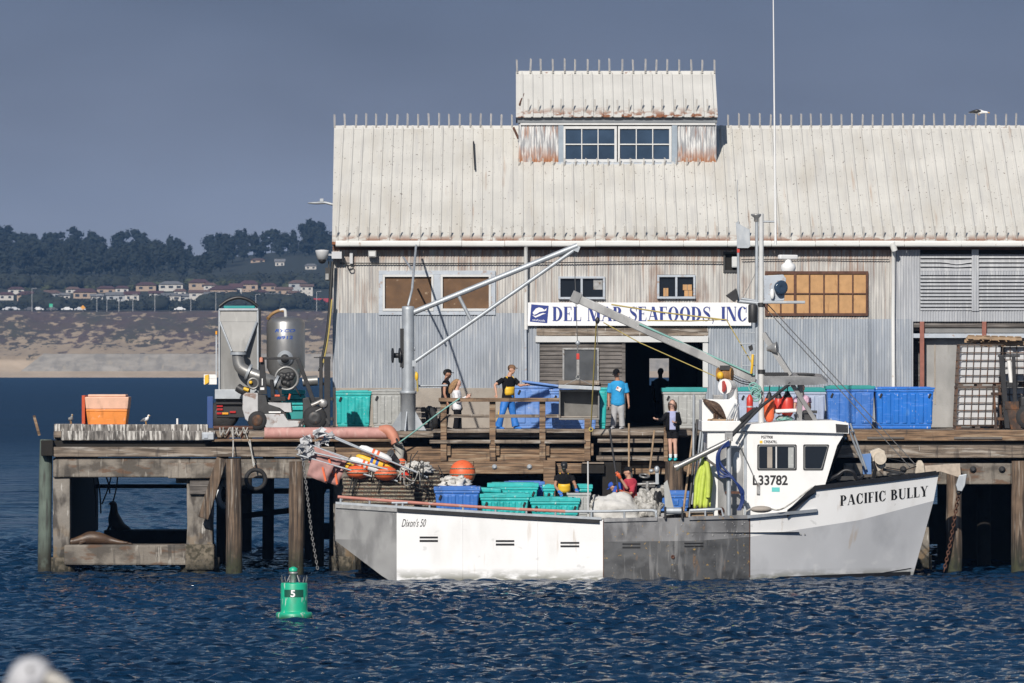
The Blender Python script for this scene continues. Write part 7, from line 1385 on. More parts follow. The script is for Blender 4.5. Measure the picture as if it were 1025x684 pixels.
# marker poles: thin rods with flag, bullet float and crumpled radar reflector
def marker(label, a, b_, y, fl=None, fo=None, rf=None, fcol=('feath', 'buoyor')):
    A, B = P(*a, y), P(*b_, y); t = thing('marker_pole', label, 'marker pole', B, 'marker poles bundled at the stern'); d = (B - A).normalized(); nn = Vector((d.z, 0, -d.x))
    m_ = MB(); m_.tube([A, B], .024, 8); m_.build('rod', 'galvpole', t)
    if fl:
        u, v, w = fl; c = A + (B - A) * u; p0, p1, p2, p3 = c, c + d * v, c + d * v * .92 + nn * w, c + nn * w * .9; m_ = MB(); N_ = 6; G = []
        for j in range(N_ + 1):
            row = []
            for i in range(N_ + 1):
                s, r_ = i / N_, j / N_; q = p0.lerp(p1, s).lerp(p3.lerp(p2, s), r_); row.append(q + Vector((0, -.03 - .035 * math.sin(s * 9 + r_ * 6 + u * 20), 0)))
            G.append(row)
        m_.loft(G, closed=False, smooth=True, caps=False); o = m_.build('flag', 'flag', t, fix=False); sd = o.modifiers.new('t', 'SOLIDIFY'); sd.thickness = .006
        q0, q1 = c + d * v * .55 + nn * w * .25, c + d * v * .85 + nn * w * .9; m_ = MB(); m_.beam(q0 + Vector((0, -.09, 0)), q1 + Vector((0, -.09, 0)), .05, .01, up=(0, 1, 0)); m_.build('reflective_tape', 'buoyor', o)
    if fo:
        c = P(fo[0], fo[1], y - .08); L_ = fo[2] * y / F; r = .105; m_ = MB(); m_.lathe([(0, -L_ / 2), (r * .55, -L_ * .46), (r * .95, -L_ * .32), (r, -L_ * .1), (r, L_ * .1), (r * .95, L_ * .32), (r * .55, L_ * .46), (0, L_ / 2)], c, d, 18); o = m_.build('float', fcol[0], t)
        for k in (-.08, .06): m_ = MB(); m_.lathe([(r * 1.02, -L_ * .035), (r * 1.02, L_ * .035)], c + d * L_ * k, d, 18); m_.build('band', fcol[1], o)
    if rf:
        c = P(rf[0], rf[1], y - .05); s = rf[2] * 1.7 * y / F; R_ = random.Random(rf[0]); m_ = MB()
        for k in range(7):
            a1 = Vector((R_.gauss(0, 1), R_.gauss(0, 1), R_.gauss(0, 1))).normalized() * s; b1 = Vector((R_.gauss(0, 1), R_.gauss(0, 1), R_.gauss(0, 1))).normalized() * s; m_.add([c - a1 * .6, c + b1 * .6, c + a1 * .8, c - b1 * .5], [(0, 1, 2, 3)])
        o = m_.build('radar_reflector', 'ibc', t, fix=False); sd = o.modifiers.new('t', 'SOLIDIFY'); sd.thickness = .008
marker('marker pole with white float and red bands, topmost of the bundle', (318, 430), (428, 478), 150.5, None, (376, 454.5, 36), (319, 433, 6.5)); marker('marker pole with white float, blue end and large pink flag', (306, 443), (398, 482), 150.35, (.10, .8, .5), (366, 465.5, 34), (307, 441, 7)); marker('marker pole with yellow float between the two white ones', (312, 446), (412, 482), 150.65, (.15, .6, .4), (375, 463, 40), (318, 447, 5.5), ('yellow', 'inkblue'))
marker('lowest marker pole with pink flag hanging at the transom', (297, 455), (372, 477), 150.2, (.2, .6, .5), None, (303, 448, 6)); marker('marker pole with pink flag and crumpled reflector at the far left end', (301, 456), (352, 471), 150.45, (.5, .5, .5), None, (305, 457, 5)); marker('marker pole with yellow float lying lowest on the traps', (322, 451), (395, 481), 150.75, None, (356, 470, 26), (326, 441, 5), ('yellow', 'black'))
marker('thin bare marker pole crossing the bundle from the pipe elbow', (330, 437), (420, 474), 150.3, None, None, (331, 436, 4)); marker('bare marker pole with crumpled reflector lying across the pink flags', (309, 452), (388, 470), 150.15, None, None, (311, 452, 5))
t = thing('rope_tangle', 'tangled dark and pale lines hanging over the marker poles and traps', 'ropes', P(370, 480, 150.3)); m_ = MB(); R_ = random.Random(8)
for k in range(9):
    x_ = R_.uniform(345, 420); pts = [P(x_, R_.uniform(450, 474), 150.42)]
    for q in range(4): x_ += R_.uniform(-9, 12); pts.append(P(x_, R_.uniform(462, 494), 150.28 + R_.uniform(-.05, .15)))
    m_.tube(pts, .013, 5, curve=5)
m_.build('lines', 'wiredk', t); m_ = MB()
for k in range(3):
    x_ = R_.uniform(385, 420); pts = [P(x_, R_.uniform(462, 476), 150.38)]
    for q in range(4): x_ += R_.uniform(-8, 10); pts.append(P(x_, R_.uniform(468, 486), 150.25 + R_.uniform(-.05, .15)))
    m_.tube(pts, .016, 5, curve=5)
m_.build('pale_lines', 'netg', t)
t = thing('bucket', 'dark grey bucket tipped over on the trap stack', 'bucket', P(393, 462, 151.2)); m_ = MB(); m_.lathe([(.11, -.17), (.165, .14), (.18, .14), (.18, .17), (.15, .17), (.10, -.14), (0, -.14)], P(393, 460, 151.0), (-.55, -.35, .55), 20); m_.build('pail', M('bucket_grey', (.07, .075, .08), .5), t); m_ = MB(); m_.tube([P(388, 452, 150.9), P(394, 449, 150.8), P(401, 455, 150.9)], .012, 6, curve=4); m_.build('bail', 'wire', t)
# net and tarp heaps
def heap(name, label, cat, c, r, mat, seed, amp=.35, fr=3.0, base=True, strands=0):
    t = thing(name, label, cat, c); c = Vector(c); m_ = MB(); nu, nv = 56, 28; vs = []; fs_ = []
    for j in range(nv + 1):
        th = math.pi * j / nv
        for k in range(nu):
            an = 2 * math.pi * k / nu; d = Vector((math.sin(th) * math.cos(an), math.sin(th) * math.sin(an), math.cos(th))); q = Vector((d.x * 1.3, d.y * 1.3, d.z * 2.0)) * fr + Vector((seed, seed * 2, 0))
            k_ = 1 + amp * (pnoise(q * .7) * .9 + .55 * abs(pnoise(Vector((q.x * 1.6, q.y * 1.6, q.z * .6)))) + .14 * pnoise(q * 3.1)); p = Vector((d.x * r[0], d.y * r[1], d.z * r[2])) * k_
            if base: p.z = max(p.z, -r[2] * .25)
            vs.append(c + p)
    for j in range(nv):
        for k in range(nu): k2 = (k + 1) % nu; fs_.append((j * nu + k, j * nu + k2, (j + 1) * nu + k2, (j + 1) * nu + k))
    m_.add(vs, fs_, True); m_.build('folds', mat, t)
    if strands:
        m_ = MB(); R_ = random.Random(seed)
        for i in range(strands):
            a = R_.uniform(0, 6.28); p = []; 
            for s in range(6): a += R_.uniform(-.7, .7); e = R_.uniform(.2, 1.0); p.append(c + Vector((r[0] * 1.02 * math.cos(a) * math.cos(e), r[1] * 1.05 * math.sin(a) * math.cos(e), r[2] * 1.15 * math.sin(e))))
            m_.tube(p, .014, 5, curve=5)
        m_.build('cords', 'netg' if mat != 'netg' else 'netw', t)
    return t
heap('net_heap', 'white net bundled on top of the trap stacks', 'net', P(418, 471, 151.3), (.38, .4, .20), 'netw', 2, .5, 3.2, True, 14); heap('net_heap', 'white net heaped between the blue tote and orange ball', 'net', P(455, 488, 151.3), (.42, .35, .25), 'netw', 5, .5, 3, True, 10)
heap('tarp', 'big pale tarpaulin heap on deck beside the crew man', 'tarp', P(617, 516, 150.9), (.72, .5, .50), 'tarp', 9, .30, 1.5); heap('net_heap', 'grey tangled net pile next to the pot hauler', 'net', P(648, 512, 151.0), (.34, .4, .52), 'netg', 14, .5, 3.2, True, 16); heap('net_heap', 'pale net spilling at the left of the tarpaulin', 'net', P(596, 514, 151.0), (.30, .4, .42), 'netg', 21, .45, 3, True, 10)
heap('net_heap', 'pale green net under the red floats on the cabin roof', 'net', P(785, 420, 151.6), (.20, .2, .10), 'ropegr', 33, .5, 3, True, 6)
# totes on deck
def tote(label, a, top, b_, bot, y0, dep, mat, lid=None, ribs=6, lidmat=None): return fish_bin('fish_tote', label, X(a, y0), X(b_, y0), Z(bot, y0) if bot else 1.605, Z(top, y0), y0, y0 + dep, mat, lid=lid, group='fish totes on the boat deck', ribs=ribs, lidh=.10, lidmat=lidmat)
tote('blue lidded fish tote at the left end of the front row', 435.5, 487.5, 479.5, None, 150.5, 1.0, 'blue', True); tote('teal lidded fish tote in the middle of the front row', 481.5, 494.5, 529, None, 150.5, 1.0, 'teal', True, 8); tote('teal fish tote at the right end of the front row', 531.5, 498.5, 579.5, None, 150.5, 1.0, 'teal', True, 9)
tote('dark blue fish tote behind the teal ones', 506, 482.5, 544, None, 152.9, 1.0, 'blue', True, 5); tote('teal fish tote behind, under the shade of the wharf', 489, 484, 538, None, 151.7, 1.0, 'teal', True, 7); tote('small teal tote beside the crew man with apron', 544, 485.5, 555, None, 151.7, .6, 'teal', True, 2); tote('pale grey open tote the crew man works over', 568, 493.5, 591, None, 150.6, .9, 'greybin', None, 4); tote('teal tote at the right of the crew man', 575, 485.5, 592, None, 152.0, .8, 'teal', True, 3)
tote('blue tote on deck behind the net pile', 655, 492, 690, 512, 153.0, .8, 'blue', True, 4)
t = thing('bin_lid', 'loose teal lid lying across the blue and teal totes', 'lid', P(476, 490, 151.2)); m_ = MB(); Rl = Matrix.Rotation(.05, 3, 'Y'); m_.cbox(P(476, 489.8, 151.3), (1.34, .9, .11), Rl); m_.build('panel', 'teal', t, bevel=.03); m_ = MB(); m_.cbox(P(476, 492, 151.3), (1.2, .8, .08), Rl); m_.build('seal_rim', 'tealdk', t, bevel=.01)
# floats hanging over the cabin roof, raincoat
for lab, px, a, b_, w, mat, y in (('long orange float hanging right beside the mast', 770, 394, 423, 5.2, 'buoyor', 151.3), ('red float hanging between the orange one and widest red one', 779.5, 394, 415, 5.0, 'buoyred', 151.7), ('widest red float with a black top under the hard top', 788, 393, 418, 6.5, 'buoyred', 151.6)):
    t = thing('hanging_float', lab, 'float', P(px, b_, y), 'floats hanging under the hard top'); r = w * y / F; z0, z1 = Z(b_, y), Z(a, y); m_ = MB(); m_.lathe([(0, z0), (r * .6, z0 + .03), (r * .95, z0 + .12), (r, z0 + .2), (r, z1 - .22), (r * .8, z1 - .12), (r * .4, z1 - .04)], (X(px, y), y, 0), seg=20); m_.build('body', mat, t)
    m_ = MB(); m_.lathe([(r * .8, z1 - .13), (r * .45, z1 - .04), (r * .3, z1 + .03), (0, z1 + .04)], (X(px, y), y - .012, 0), seg=14); m_.tube([(X(px, y), y, z1), (X(px + .5, y), y, Z(386, y))], .014, 5); m_.build('eye_end', 'black', t)
t = thing('gas_bottle', 'slim red cylinder strapped at the left of the mast', 'cylinder', P(750.5, 416, 151.6)); m_ = MB(); y = 151.6; r = .085; m_.lathe([(0, Z(416.5, y)), (r, Z(415, y)), (r, Z(399, y)), (r * .5, Z(396, y)), (.03, Z(395, y))], (X(750.5, y), y, 0), seg=18); m_.build('body', 'buoyred', t); m_ = MB(); m_.lathe([(r * 1.06, Z(408, y)), (r * 1.06, Z(406.5, y))], (X(750.5, y), y, 0), seg=18); m_.build('strap', 'galvpole', t)
t = thing('boat_pole', 'white pole lying level between the hanging floats', 'pole', P(785, 411.5, 151.3)); m_ = MB(); m_.tube([P(775, 411.8, 151.3), P(797, 411, 151.3)], .05, 10); m_.build('shaft', 'white', t); m_ = MB(); m_.ell(P(775, 411.8, 151.3), (.06, .06, .06)); m_.build('end_cap', 'fldark', t)
t = thing('raincoat', 'bright yellow-green raincoat hanging on the after house', 'coat', P(703, 458, 150.6)); m_ = MB(); rows = []
for j in range(15):
    v = j / 14; w = .05 + .20 * min(1, v * 2.2) ** .8 * (1 - .15 * v); cxp = 706 - 3.5 * v; py = 458 + 50 * v; row = []
    for k in range(19): u = k / 18 * 2 - 1; e = (3.5 * pnoise(Vector((u * 3, 0, 5)))) * v ** 3; row.append(P(cxp, py + e, 150.55) + Vector((u * w, -.05 * math.cos(u * 9 + v * 2) * (.3 + v) - .10 * (1 - u * u), 0)))
    rows.append(row)
m_.loft(rows, closed=False, smooth=True, caps=False); o = m_.build('cloth', 'hiviz', t, fix=False); sd = o.modifiers.new('t', 'SOLIDIFY'); sd.thickness = .012; m_ = MB(); m_.tube([P(707, 462, 150.42), P(709, 478, 150.38), P(708.5, 498, 150.4)], [.07, .065, .06], 10, curve=4); m_.build('sleeve', 'hiviz', t)
t = thing('boat_hook', 'dark pole leaning between the wharf steps and the crew in the boat', 'pole', P(617, 505, 151.3)); m_ = MB(); m_.tube([P(610.5, 432, 152.0), P(619, 492, 151.2)], .028, 8); m_.build('shaft', 'black', t); m_ = MB(); m_.ell(P(610.4, 431, 152), (.035, .035, .05)); m_.build('tip', 'fldark', t)
# ------------------------------------------------------------------ people
def person(label, Y, J, face, skin='skin', tops=(), legs=None, shoes='blackcl', hair='hairdk', cap=None, capdir=None, longhair=False, extra=None, vox=.0095, sleeve=.5, scale=1.0, hairpuff=1.0):
    """J: joint -> (px, py, depth offset). Pixel joints keep the photographed pose; depth offsets give it its third dimension."""
    j = {k: P(v[0], v[1], Y + (v[2] if len(v) > 2 else 0)) for k, v in J.items()}
    face = Vector(face).normalized(); side = face.cross(Vector((0, 0, 1))).normalized(); upv = side.cross(face).normalized()
    foot = (j['la'] + j['ra']) / 2
    t = thing('person', label, 'person', foot); s = scale
    b = MB()
    def limb(m, names, rad, g=0, seg=14): m.tube([j[n] for n in names], [r * s + g for r in rad], seg, curve=4)
    chest = j['neck'].lerp(j['pelvis'], .32); waist = j['neck'].lerp(j['pelvis'], .68)
    def torso(m, g=0, low=1.0):
        ax = (j['rs'] - j['ls']).normalized() if (j['rs'] - j['ls']).length > .12 else side
        dn = (j['pelvis'] - j['neck']).normalized(); fr = ax.cross(dn).normalized(); ax = dn.cross(fr).normalized()
        rings = []
        for f, w, d in ((.0, .075, .065), (.06, .15, .085), (.16, .185, .105), (.34, .18, .118), (.62, .15, .105), (.85, .165, .115), (1.0, .17, .12), (1.1, .14, .10)):
            if f > low: break
            c = j['neck'].lerp(j['pelvis'], f); rings.append([c + ax * (w * s + g) * math.cos(a) + fr * (d * s + g) * math.sin(a) for a in [2 * math.pi * k / 18 for k in range(18)]])
        m.loft(rings, smooth=True)
    def arms(m, g, fr=1.0):
        for q in 'lr':
            S, E, W = j[q + 's'], j[q + 'e'], j[q + 'w']
            if fr >= 1: m.tube([S, S.lerp(E, .5), E, E.lerp(W, .4), W], [.052 * s + g, .046 * s + g, .038 * s + g, .036 * s + g, .027 * s + g], 12, curve=3)
            else: m.tube([S, S.lerp(E, fr * .6), S.lerp(E, fr)], [.056 * s + g, .053 * s + g, .052 * s + g * 1.4], 12)
    def legs_(m, g, f=1.0, flare=0):
        for q in 'lr':
            H_, K, A = j[q + 'h'], j[q + 'k'], j[q + 'a']
            if f >= 1: m.tube([H_, H_.lerp(K, .5), K, K.lerp(A, .35), A], [.082 * s + g, .072 * s + g, .052 * s + g, .052 * s + g, .036 * s + g + flare], 14, curve=3)
            else: m.tube([H_, H_.lerp(K, f * .5), H_.lerp(K, f)], [.084 * s + g, .078 * s + g, .074 * s + g * 1.5], 14)
    torso(b); arms(b, 0); legs_(b, 0)
    b.ell(j['pelvis'], (.15 * s, .11 * s, .10 * s))
    hc = j['head']; Rm = Matrix((side, face, upv)).transposed()
    b.tube([j['neck'] + Vector((0, 0, -.03)), j['neck'].lerp(hc, .55)], [.066 * s, .060 * s], 12)
    b.ell(hc + upv * .02, (.082 * s, .102 * s, .112 * s), Rm); b.ell(hc - upv * .055 + face * .02, (.058 * s, .07 * s, .065 * s), Rm)
    b.tube([hc + face * .085 + upv * .015, hc + face * .112 - upv * .018], [.010, .017], 8)                       # nose
    b.tube([hc + face * .084 - upv * .052 - side * .02, hc + face * .09 - upv * .052, hc + face * .084 - upv * .052 + side * .02], .009, 6)  # mouth
    for q in (-1, 1): b.ell(hc + side * q * .078 * s - upv * .005, (.014, .022, .032), Rm)                        # ears
    for q in 'lr':                                                                                             # hands
        E, W = j[q + 'e'], j[q + 'w']; d = (W - E).normalized(); n = d.cross(face if abs(d.dot(face)) < .9 else Vector((1, 0, 0))).normalized(); w2 = d.cross(n).normalized()
        b.tube([W, W + d * .05, W + d * .085], [.026, .036, .034], 10, flat=(1, .75))
        for i, L_ in enumerate((.060, .070, .066, .050)):
            o = W + d * .08 + w2 * (.026 - .0175 * i); curl = n * .030
            b.tube([o, o + d * L_ * .5 + curl * .25, o + d * L_ * .85 + curl * .9], [.0115, .0105, .009], 7)
        b.tube([W + d * .035 + w2 * .026, W + d * .06 + w2 * .052 + n * .012, W + d * .085 + w2 * .056 + n * .022], [.015, .0125, .010], 7)
    for q in 'lr':
        A = j[q + 'a']; fd = Vector((face.x, face.y, 0)); fd = fd.normalized() if fd.length > .2 else Vector((1, 0, 0)); 
        b.tube([A + Vector((0, 0, -.02)), A - Vector((0, 0, .045)) + fd * .05, A - Vector((0, 0, .055)) + fd * .15], [.036, .040, .028], 10)
    b.build('body', skin, t, remesh=vox)
    e = MB()
    for q in (-1, 1): e.ell(hc + face * .088 + side * q * .032 + upv * .022, (.011, .008, .007), Rm, 8, 6)
    e.build('eyes', 'inkbk', t)
    for nm, mat, what, g in tops:
        m = MB()
        if what == 'tank': torso(m, .014, 1.0); 
        elif what == 'shirt': torso(m, .026, 1.1); arms(m, .016, sleeve)
        elif what == 'long': torso(m, .022, 1.1); arms(m, .017, 1.0) if False else [m.tube([j[q + 's'], j[q + 's'].lerp(j[q + 'e'], .5), j[q + 'e'], j[q + 'e'].lerp(j[q + 'w'], .5), j[q + 'e'].lerp(j[q + 'w'], .94)], [.066, .062, .055, .05, .045], 12, curve=3) for q in 'lr']
        elif what == 'bib':
            dn = (j['pelvis'] - j['neck']).normalized(); c = chest.lerp(waist, .45); ax = (j['rs'] - j['ls']).normalized(); fr = ax.cross(dn).normalized(); fr = fr if fr.dot(face) > 0 else -fr
            rings = []
            for f_ in (.44, .56, .68, .80):
                c = j['neck'].lerp(j['pelvis'], f_); rings.append([c + ax * (.165 * s) * math.sin(a) + fr * (.148 * s) * math.cos(a) for a in np.linspace(-1.25, 1.25, 11)])
            m.loft(rings, closed=False, smooth=True, caps=False)
            for q in ('ls', 'rs'): m.tube([rings[0][1 if q == 'ls' else 9], j['neck'].lerp(j[q], .55) + Vector((0, 0, .03)) + fr * .06, j['neck'].lerp(j[q], .5) - fr * .10 + Vector((0, 0, -.02))], .018, 6, curve=4)
            o = m.build(nm, mat, t, fix=False); sd = o.modifiers.new('t', 'SOLIDIFY'); sd.thickness = .012; continue
        m.build(nm, mat, t, remesh=.012)
    if legs:
        for nm, mat, kind in legs:
            m = MB()
            if kind == 'long': legs_(m, .024, 1.0, .022)
            elif kind == 'wader': legs_(m, .036, 1.0, .04)
            elif kind == 'short': legs_(m, .018, .55)
            elif kind == 'sock':
                for q in 'lr': m.tube([j[q + 'a'], j[q + 'k'].lerp(j[q + 'a'], .72)], [.043, .048], 12)
                m.build(nm, mat, t, remesh=.010); continue
            m.ell(j['pelvis'], (.165 * s, .125 * s, .115 * s)); m.tube([j['pelvis'], j['pelvis'].lerp(waist, .6 if kind != 'wader' else .8)], [.155 * s, .148 * s if kind != 'wader' else .172 * s], 16, flat=(.78, 1))
            m.build(nm, mat, t, remesh=.012)
    m = MB(); fd = Vector((face.x, face.y, 0)); fd = fd.normalized() if fd.length > .2 else Vector((1, 0, 0))
    for q in 'lr':
        A = j[q + 'a']; sh = MB(); sh.tube([A - fd * .06 - Vector((0, 0, .045)), A - Vector((0, 0, .04)) + fd * .02, A - Vector((0, 0, .05)) + fd * .12, A - Vector((0, 0, .058)) + fd * .20], [.040, .056, .046, .028], 10, flat=(1, .8)); sh.build('shoe', shoes, t, remesh=.012)
    if hair:
        m = MB(); k = hairpuff; m.ell(hc + upv * .04 - face * .034, (.086 * s * k, .098 * s * k, .098 * s * k), Rm)
        if longhair:
            m.tube([hc - face * .06 + upv * .03, hc - face * .10 - upv * .10, hc - face * .10 - upv * .22, hc - face * .08 - upv * .32], [.085, .085, .07, .035], 12, curve=4)
            for q in (-1, 1): m.tube([hc + side * q * .075 + upv * .05 - face * .03, hc + side * q * .09 - face * .03 - upv * .06, hc + side * q * .08 - upv * .18 - face * .03], [.04, .038, .022], 10, curve=3)
        m.build('hair', hair, t, remesh=.011)
    if cap:
        cd = Vector(capdir or face).normalized(); m = MB(); vs = []; 
        m.loft([[hc + upv * (.055 + .085 * math.sin(f)) + (side * math.cos(a) * .092 + face * math.sin(a) * .108) * math.cos(f) * s for a in [2 * math.pi * k / 18 for k in range(18)]] for f in (-.1, .25, .6, .95, 1.25, 1.5)], smooth=True); cr_ = m.build('cap', cap, t)
        m = MB(); sd_ = cd.cross(upv).normalized(); m.loft([[hc + upv * (.052 - .014 * abs(u)) + cd * (.085 + r * .085 * (1 - .35 * u * u)) + sd_ * u * .075 for u in np.linspace(-1, 1, 9)] for r in (0, 1)], closed=False, caps=False, smooth=True); o = m.build('brim', cap, cr_, fix=False); so = o.modifiers.new('t', 'SOLIDIFY'); so.thickness = .008
    if extra: extra(t, j, face, side, upv)
    return t
person('man in black tank top and black cap standing behind the woman in white', 158.0, dict(head=(448.2, 374.6, 0), neck=(446.6, 381.2, 0), ls=(445.2, 384, -.17), rs=(447.2, 384, .17), le=(444.8, 394, -.24), re=(448, 394, .24), lw=(447.5, 402, -.25), rw=(451, 401, .2), pelvis=(446, 402.5, 0), lh=(446, 403.5, -.09), rh=(446.3, 403.5, .09), lk=(443, 415.5, -.1), rk=(446.5, 415.5, .1), la=(438.5, 427.2, -.1), ra=(445, 427.2, .1)), (1, -.25, -.05), 'skindk', [('tank_top', 'blackcl', 'tank', 0)], [('trousers', 'blackcl', 'long')], 'blackcl', 'hairdk', 'blackcl')
def phone(t, j, face, side, upv): m = MB(); m.cbox(j['rw'] + Vector((.09, -.03, .03)), (.015, .075, .14), Matrix.Rotation(.3, 3, 'Y')); m.build('phone', 'black', t, bevel=.006)
person('fair haired woman in white top and black trousers looking at a phone', 157.2, dict(head=(457.8, 384.5, 0), neck=(457, 390.6, 0), ls=(456.2, 393, -.15), rs=(457.2, 393, .15), le=(458, 402, -.2), re=(459.5, 402, .2), lw=(466.5, 398.5, -.14), rw=(467.5, 397.5, .06), pelvis=(457.6, 409, 0), lh=(457.6, 410, -.08), rh=(458, 410, .08), lk=(457, 419.6, -.08), rk=(459.5, 419.6, .08), la=(456, 429.3, -.08), ra=(459.5, 429.3, .08)), (1, -.2, -.45), 'skinlt', [('top', 'whitecl', 'long', 0)], [('trousers', 'blackcl', 'long')], 'blackcl', 'hairbl', None, longhair=True, extra=phone, scale=.93)
def bracer(t, j, face, side, upv): pass
person('man in black T-shirt with blue and yellow overalls carrying a bin lid', 158.4, dict(head=(512.3, 370.2, 0), neck=(509.3, 377.2, 0), ls=(503.6, 380.0, -.12), rs=(514.5, 379.6, .12), le=(495.5, 385.5, -.22), re=(520.5, 386, .1), lw=(496.8, 394.2, -.32), rw=(525.5, 385.4, .12), pelvis=(508.5, 400, 0), lh=(505.8, 401, -.06), rh=(511, 401, .06), lk=(502.5, 414, -.14), rk=(513.5, 414.5, .08), la=(498.8, 426.8, -.05), ra=(516.3, 426.8, .08)), (.8, -.6, -.1), 'skin', [('t_shirt', 'blackcl', 'shirt', 0), ('overall_bib', 'yellow', 'bib', 0)], [('overalls', 'bluecl', 'wader')], 'bluecl', 'hairbr', M('cap_brown', (.20, .11, .06), .8), capdir=(.85, -.5, 0), sleeve=.72,
       extra=lambda t, j, f, s, u: [MB().tube([j['lh'] + Vector((-.085, -.02, -.03)), j['lk'] + Vector((-.075, -.01, 0)), j['la'] + Vector((-.07, 0, .02))], [.028, .03, .03], 8).build('side_stripe', 'yellow', t)])
def print_(t, j, face, side, upv):
    c = j['neck'].lerp(j['pelvis'], .36) + Vector((.02, -.155, 0)); m = MB(); m.cbox(c, (.13, .02, .11), Matrix.Rotation(.5, 3, 'Y')); o = m.build('shirt_print', 'whitecl', t, bevel=.008); m = MB(); m.cbox(c + Vector((-.03, -.012, .03)), (.05, .01, .05)); m.build('print_patch', 'salmon', o)
person('man in bright blue T-shirt, grey trousers and black cap by the open door', 158.6, dict(head=(617, 374.4, -.02), neck=(618.3, 381.2, 0), ls=(611.2, 384, 0), rs=(625.6, 384, 0), le=(609.3, 395.5, .02), re=(628.3, 395.5, .02), lw=(609.4, 405.5, -.05), rw=(629.3, 404.5, -.05), pelvis=(618.5, 404, 0), lh=(615.6, 405.3, 0), rh=(621.4, 405.3, 0), lk=(614.6, 416, -.02), rk=(622, 416, -.02), la=(613.8, 426.8, 0), ra=(622.8, 426.8, 0)), (-.35, -1, -.4), 'skindk', [('t_shirt', 'cyan', 'shirt', 0)], [('trousers', 'greypant', 'long')], 'greypant', 'hairdk', 'blackcl', sleeve=.8, extra=print_)
def jacket(t, j, face, side, upv):
    m = MB(); ax = (j['rs'] - j['ls']).normalized()
    for q, sg in (('ls', -1), ('rs', 1)):
        rings = []
        for f_ in (.06, .35, .7, 1.05): c = j['neck'].lerp(j['pelvis'], f_); rings.append([c + ax * (.185) * math.sin(a) + Vector((0, -1, 0)) * .135 * math.cos(a) for a in np.linspace(sg * .45, sg * 1.75, 7)])
        m.loft(rings, closed=False, caps=False, smooth=True)
        m.tube([j[q], j[q].lerp(j[q[0] + 'e'], .5), j[q[0] + 'e'], j[q[0] + 'e'].lerp(j[q[0] + 'w'], .85)], [.062, .058, .052, .046], 12, curve=3)
    o = m.build('jacket', 'blackcl', t, fix=False); so = o.modifiers.new('t', 'SOLIDIFY'); so.thickness = .012
person('girl in black jacket and shorts with turquoise shoes standing on a pile', 154.9, dict(head=(673, 405.2, -.02), neck=(673, 411.6, 0), ls=(667.6, 414.6, 0), rs=(678.4, 414.6, 0), le=(662.5, 420.5, -.12), re=(680.6, 424, .02), lw=(657.5, 419.8, -.24), rw=(675.6, 423.2, -.17), pelvis=(673, 430.4, 0), lh=(670.6, 431.4, 0), rh=(675.6, 431.4, 0), lk=(670.9, 445, -.02), rk=(675.8, 445, -.02), la=(671.2, 458.2, 0), ra=(676.4, 458.2, 0)), (-.15, -1, -.25), 'skinlt', [('top', 'paleblue', 'tank', 0)], [('shorts', 'blackcl', 'short'), ('socks', 'whitecl', 'sock')], 'turq', 'hairbr', None, longhair=True, extra=jacket, scale=.95)
def gloves(mat):
    def f(t, j, face, side, upv):
        for q in 'lr':
            d = (j[q + 'w'] - j[q + 'e']).normalized(); m = MB(); m.tube([j[q + 'w'] - d * .05, j[q + 'w'] + d * .03, j[q + 'w'] + d * .10], [.042, .048, .040], 10); n = d.cross(Vector((0, 1, 0))).normalized()
            for i in range(4): o = j[q + 'w'] + d * .09 + n * (.03 - .02 * i); m.tube([o, o + d * .05 + Vector((0, -.012, -.01)), o + d * .075 + Vector((0, -.03, -.02))], [.014, .013, .011], 7)
            m.tube([j[q + 'w'] + d * .03 + n * .03, j[q + 'w'] + d * .08 + n * .06], [.017, .013], 7); m.build('glove', mat, t, remesh=.009)
    return f
person('crew man in black shirt with yellow and blue overalls sorting over a grey tote', 151.6, dict(head=(564.6, 467.4, -.14), neck=(564.6, 473.2, -.04), ls=(557.6, 476.6, -.02), rs=(571.8, 476.6, -.02), le=(555.8, 486.5, -.08), re=(575.8, 486, -.06), lw=(560.2, 493, -.34), rw=(577.2, 491, -.34), pelvis=(564.6, 497, .08), lh=(562, 499, .08), rh=(567.4, 499, .08), lk=(561.6, 514.5, .02), rk=(567.8, 514.5, .02), la=(561.4, 528.5, .08), ra=(568, 528.5, .08)), (.05, -1, -.6), 'skindk', [('shirt', 'blackcl', 'shirt', 0), ('overall_bib', 'yellow', 'bib', 0)], [('overalls', 'bluecl', 'wader')], 'black', 'hairdk', 'black', extra=gloves('bluecl'))
person('crew person in crimson and royal blue top with orange gloves gripping a pole', 151.8, dict(head=(628.4, 472.6, -.02), neck=(629.8, 479.0, 0), ls=(624.4, 482.8, -.1), rs=(635.2, 482.2, .08), le=(627.5, 489, -.28), re=(631.5, 494.5, -.2), lw=(620, 477.2, -.40), rw=(621.5, 492, -.44), pelvis=(631.5, 501.5, .08), lh=(629, 503, .06), rh=(634, 503, .08), lk=(626.5, 517, -.05), rk=(633, 517, -.02), la=(628, 530.4, .1), ra=(634, 530.4, .1)), (-1, -.3, -.2), 'skin', [('vest', 'crimson', 'shirt', 0)], [('trousers', 'buoyor', 'wader')], 'black', 'hairdk', 'blackcl', capdir=(1, .2, 0), sleeve=.9, extra=gloves('buoyor'))
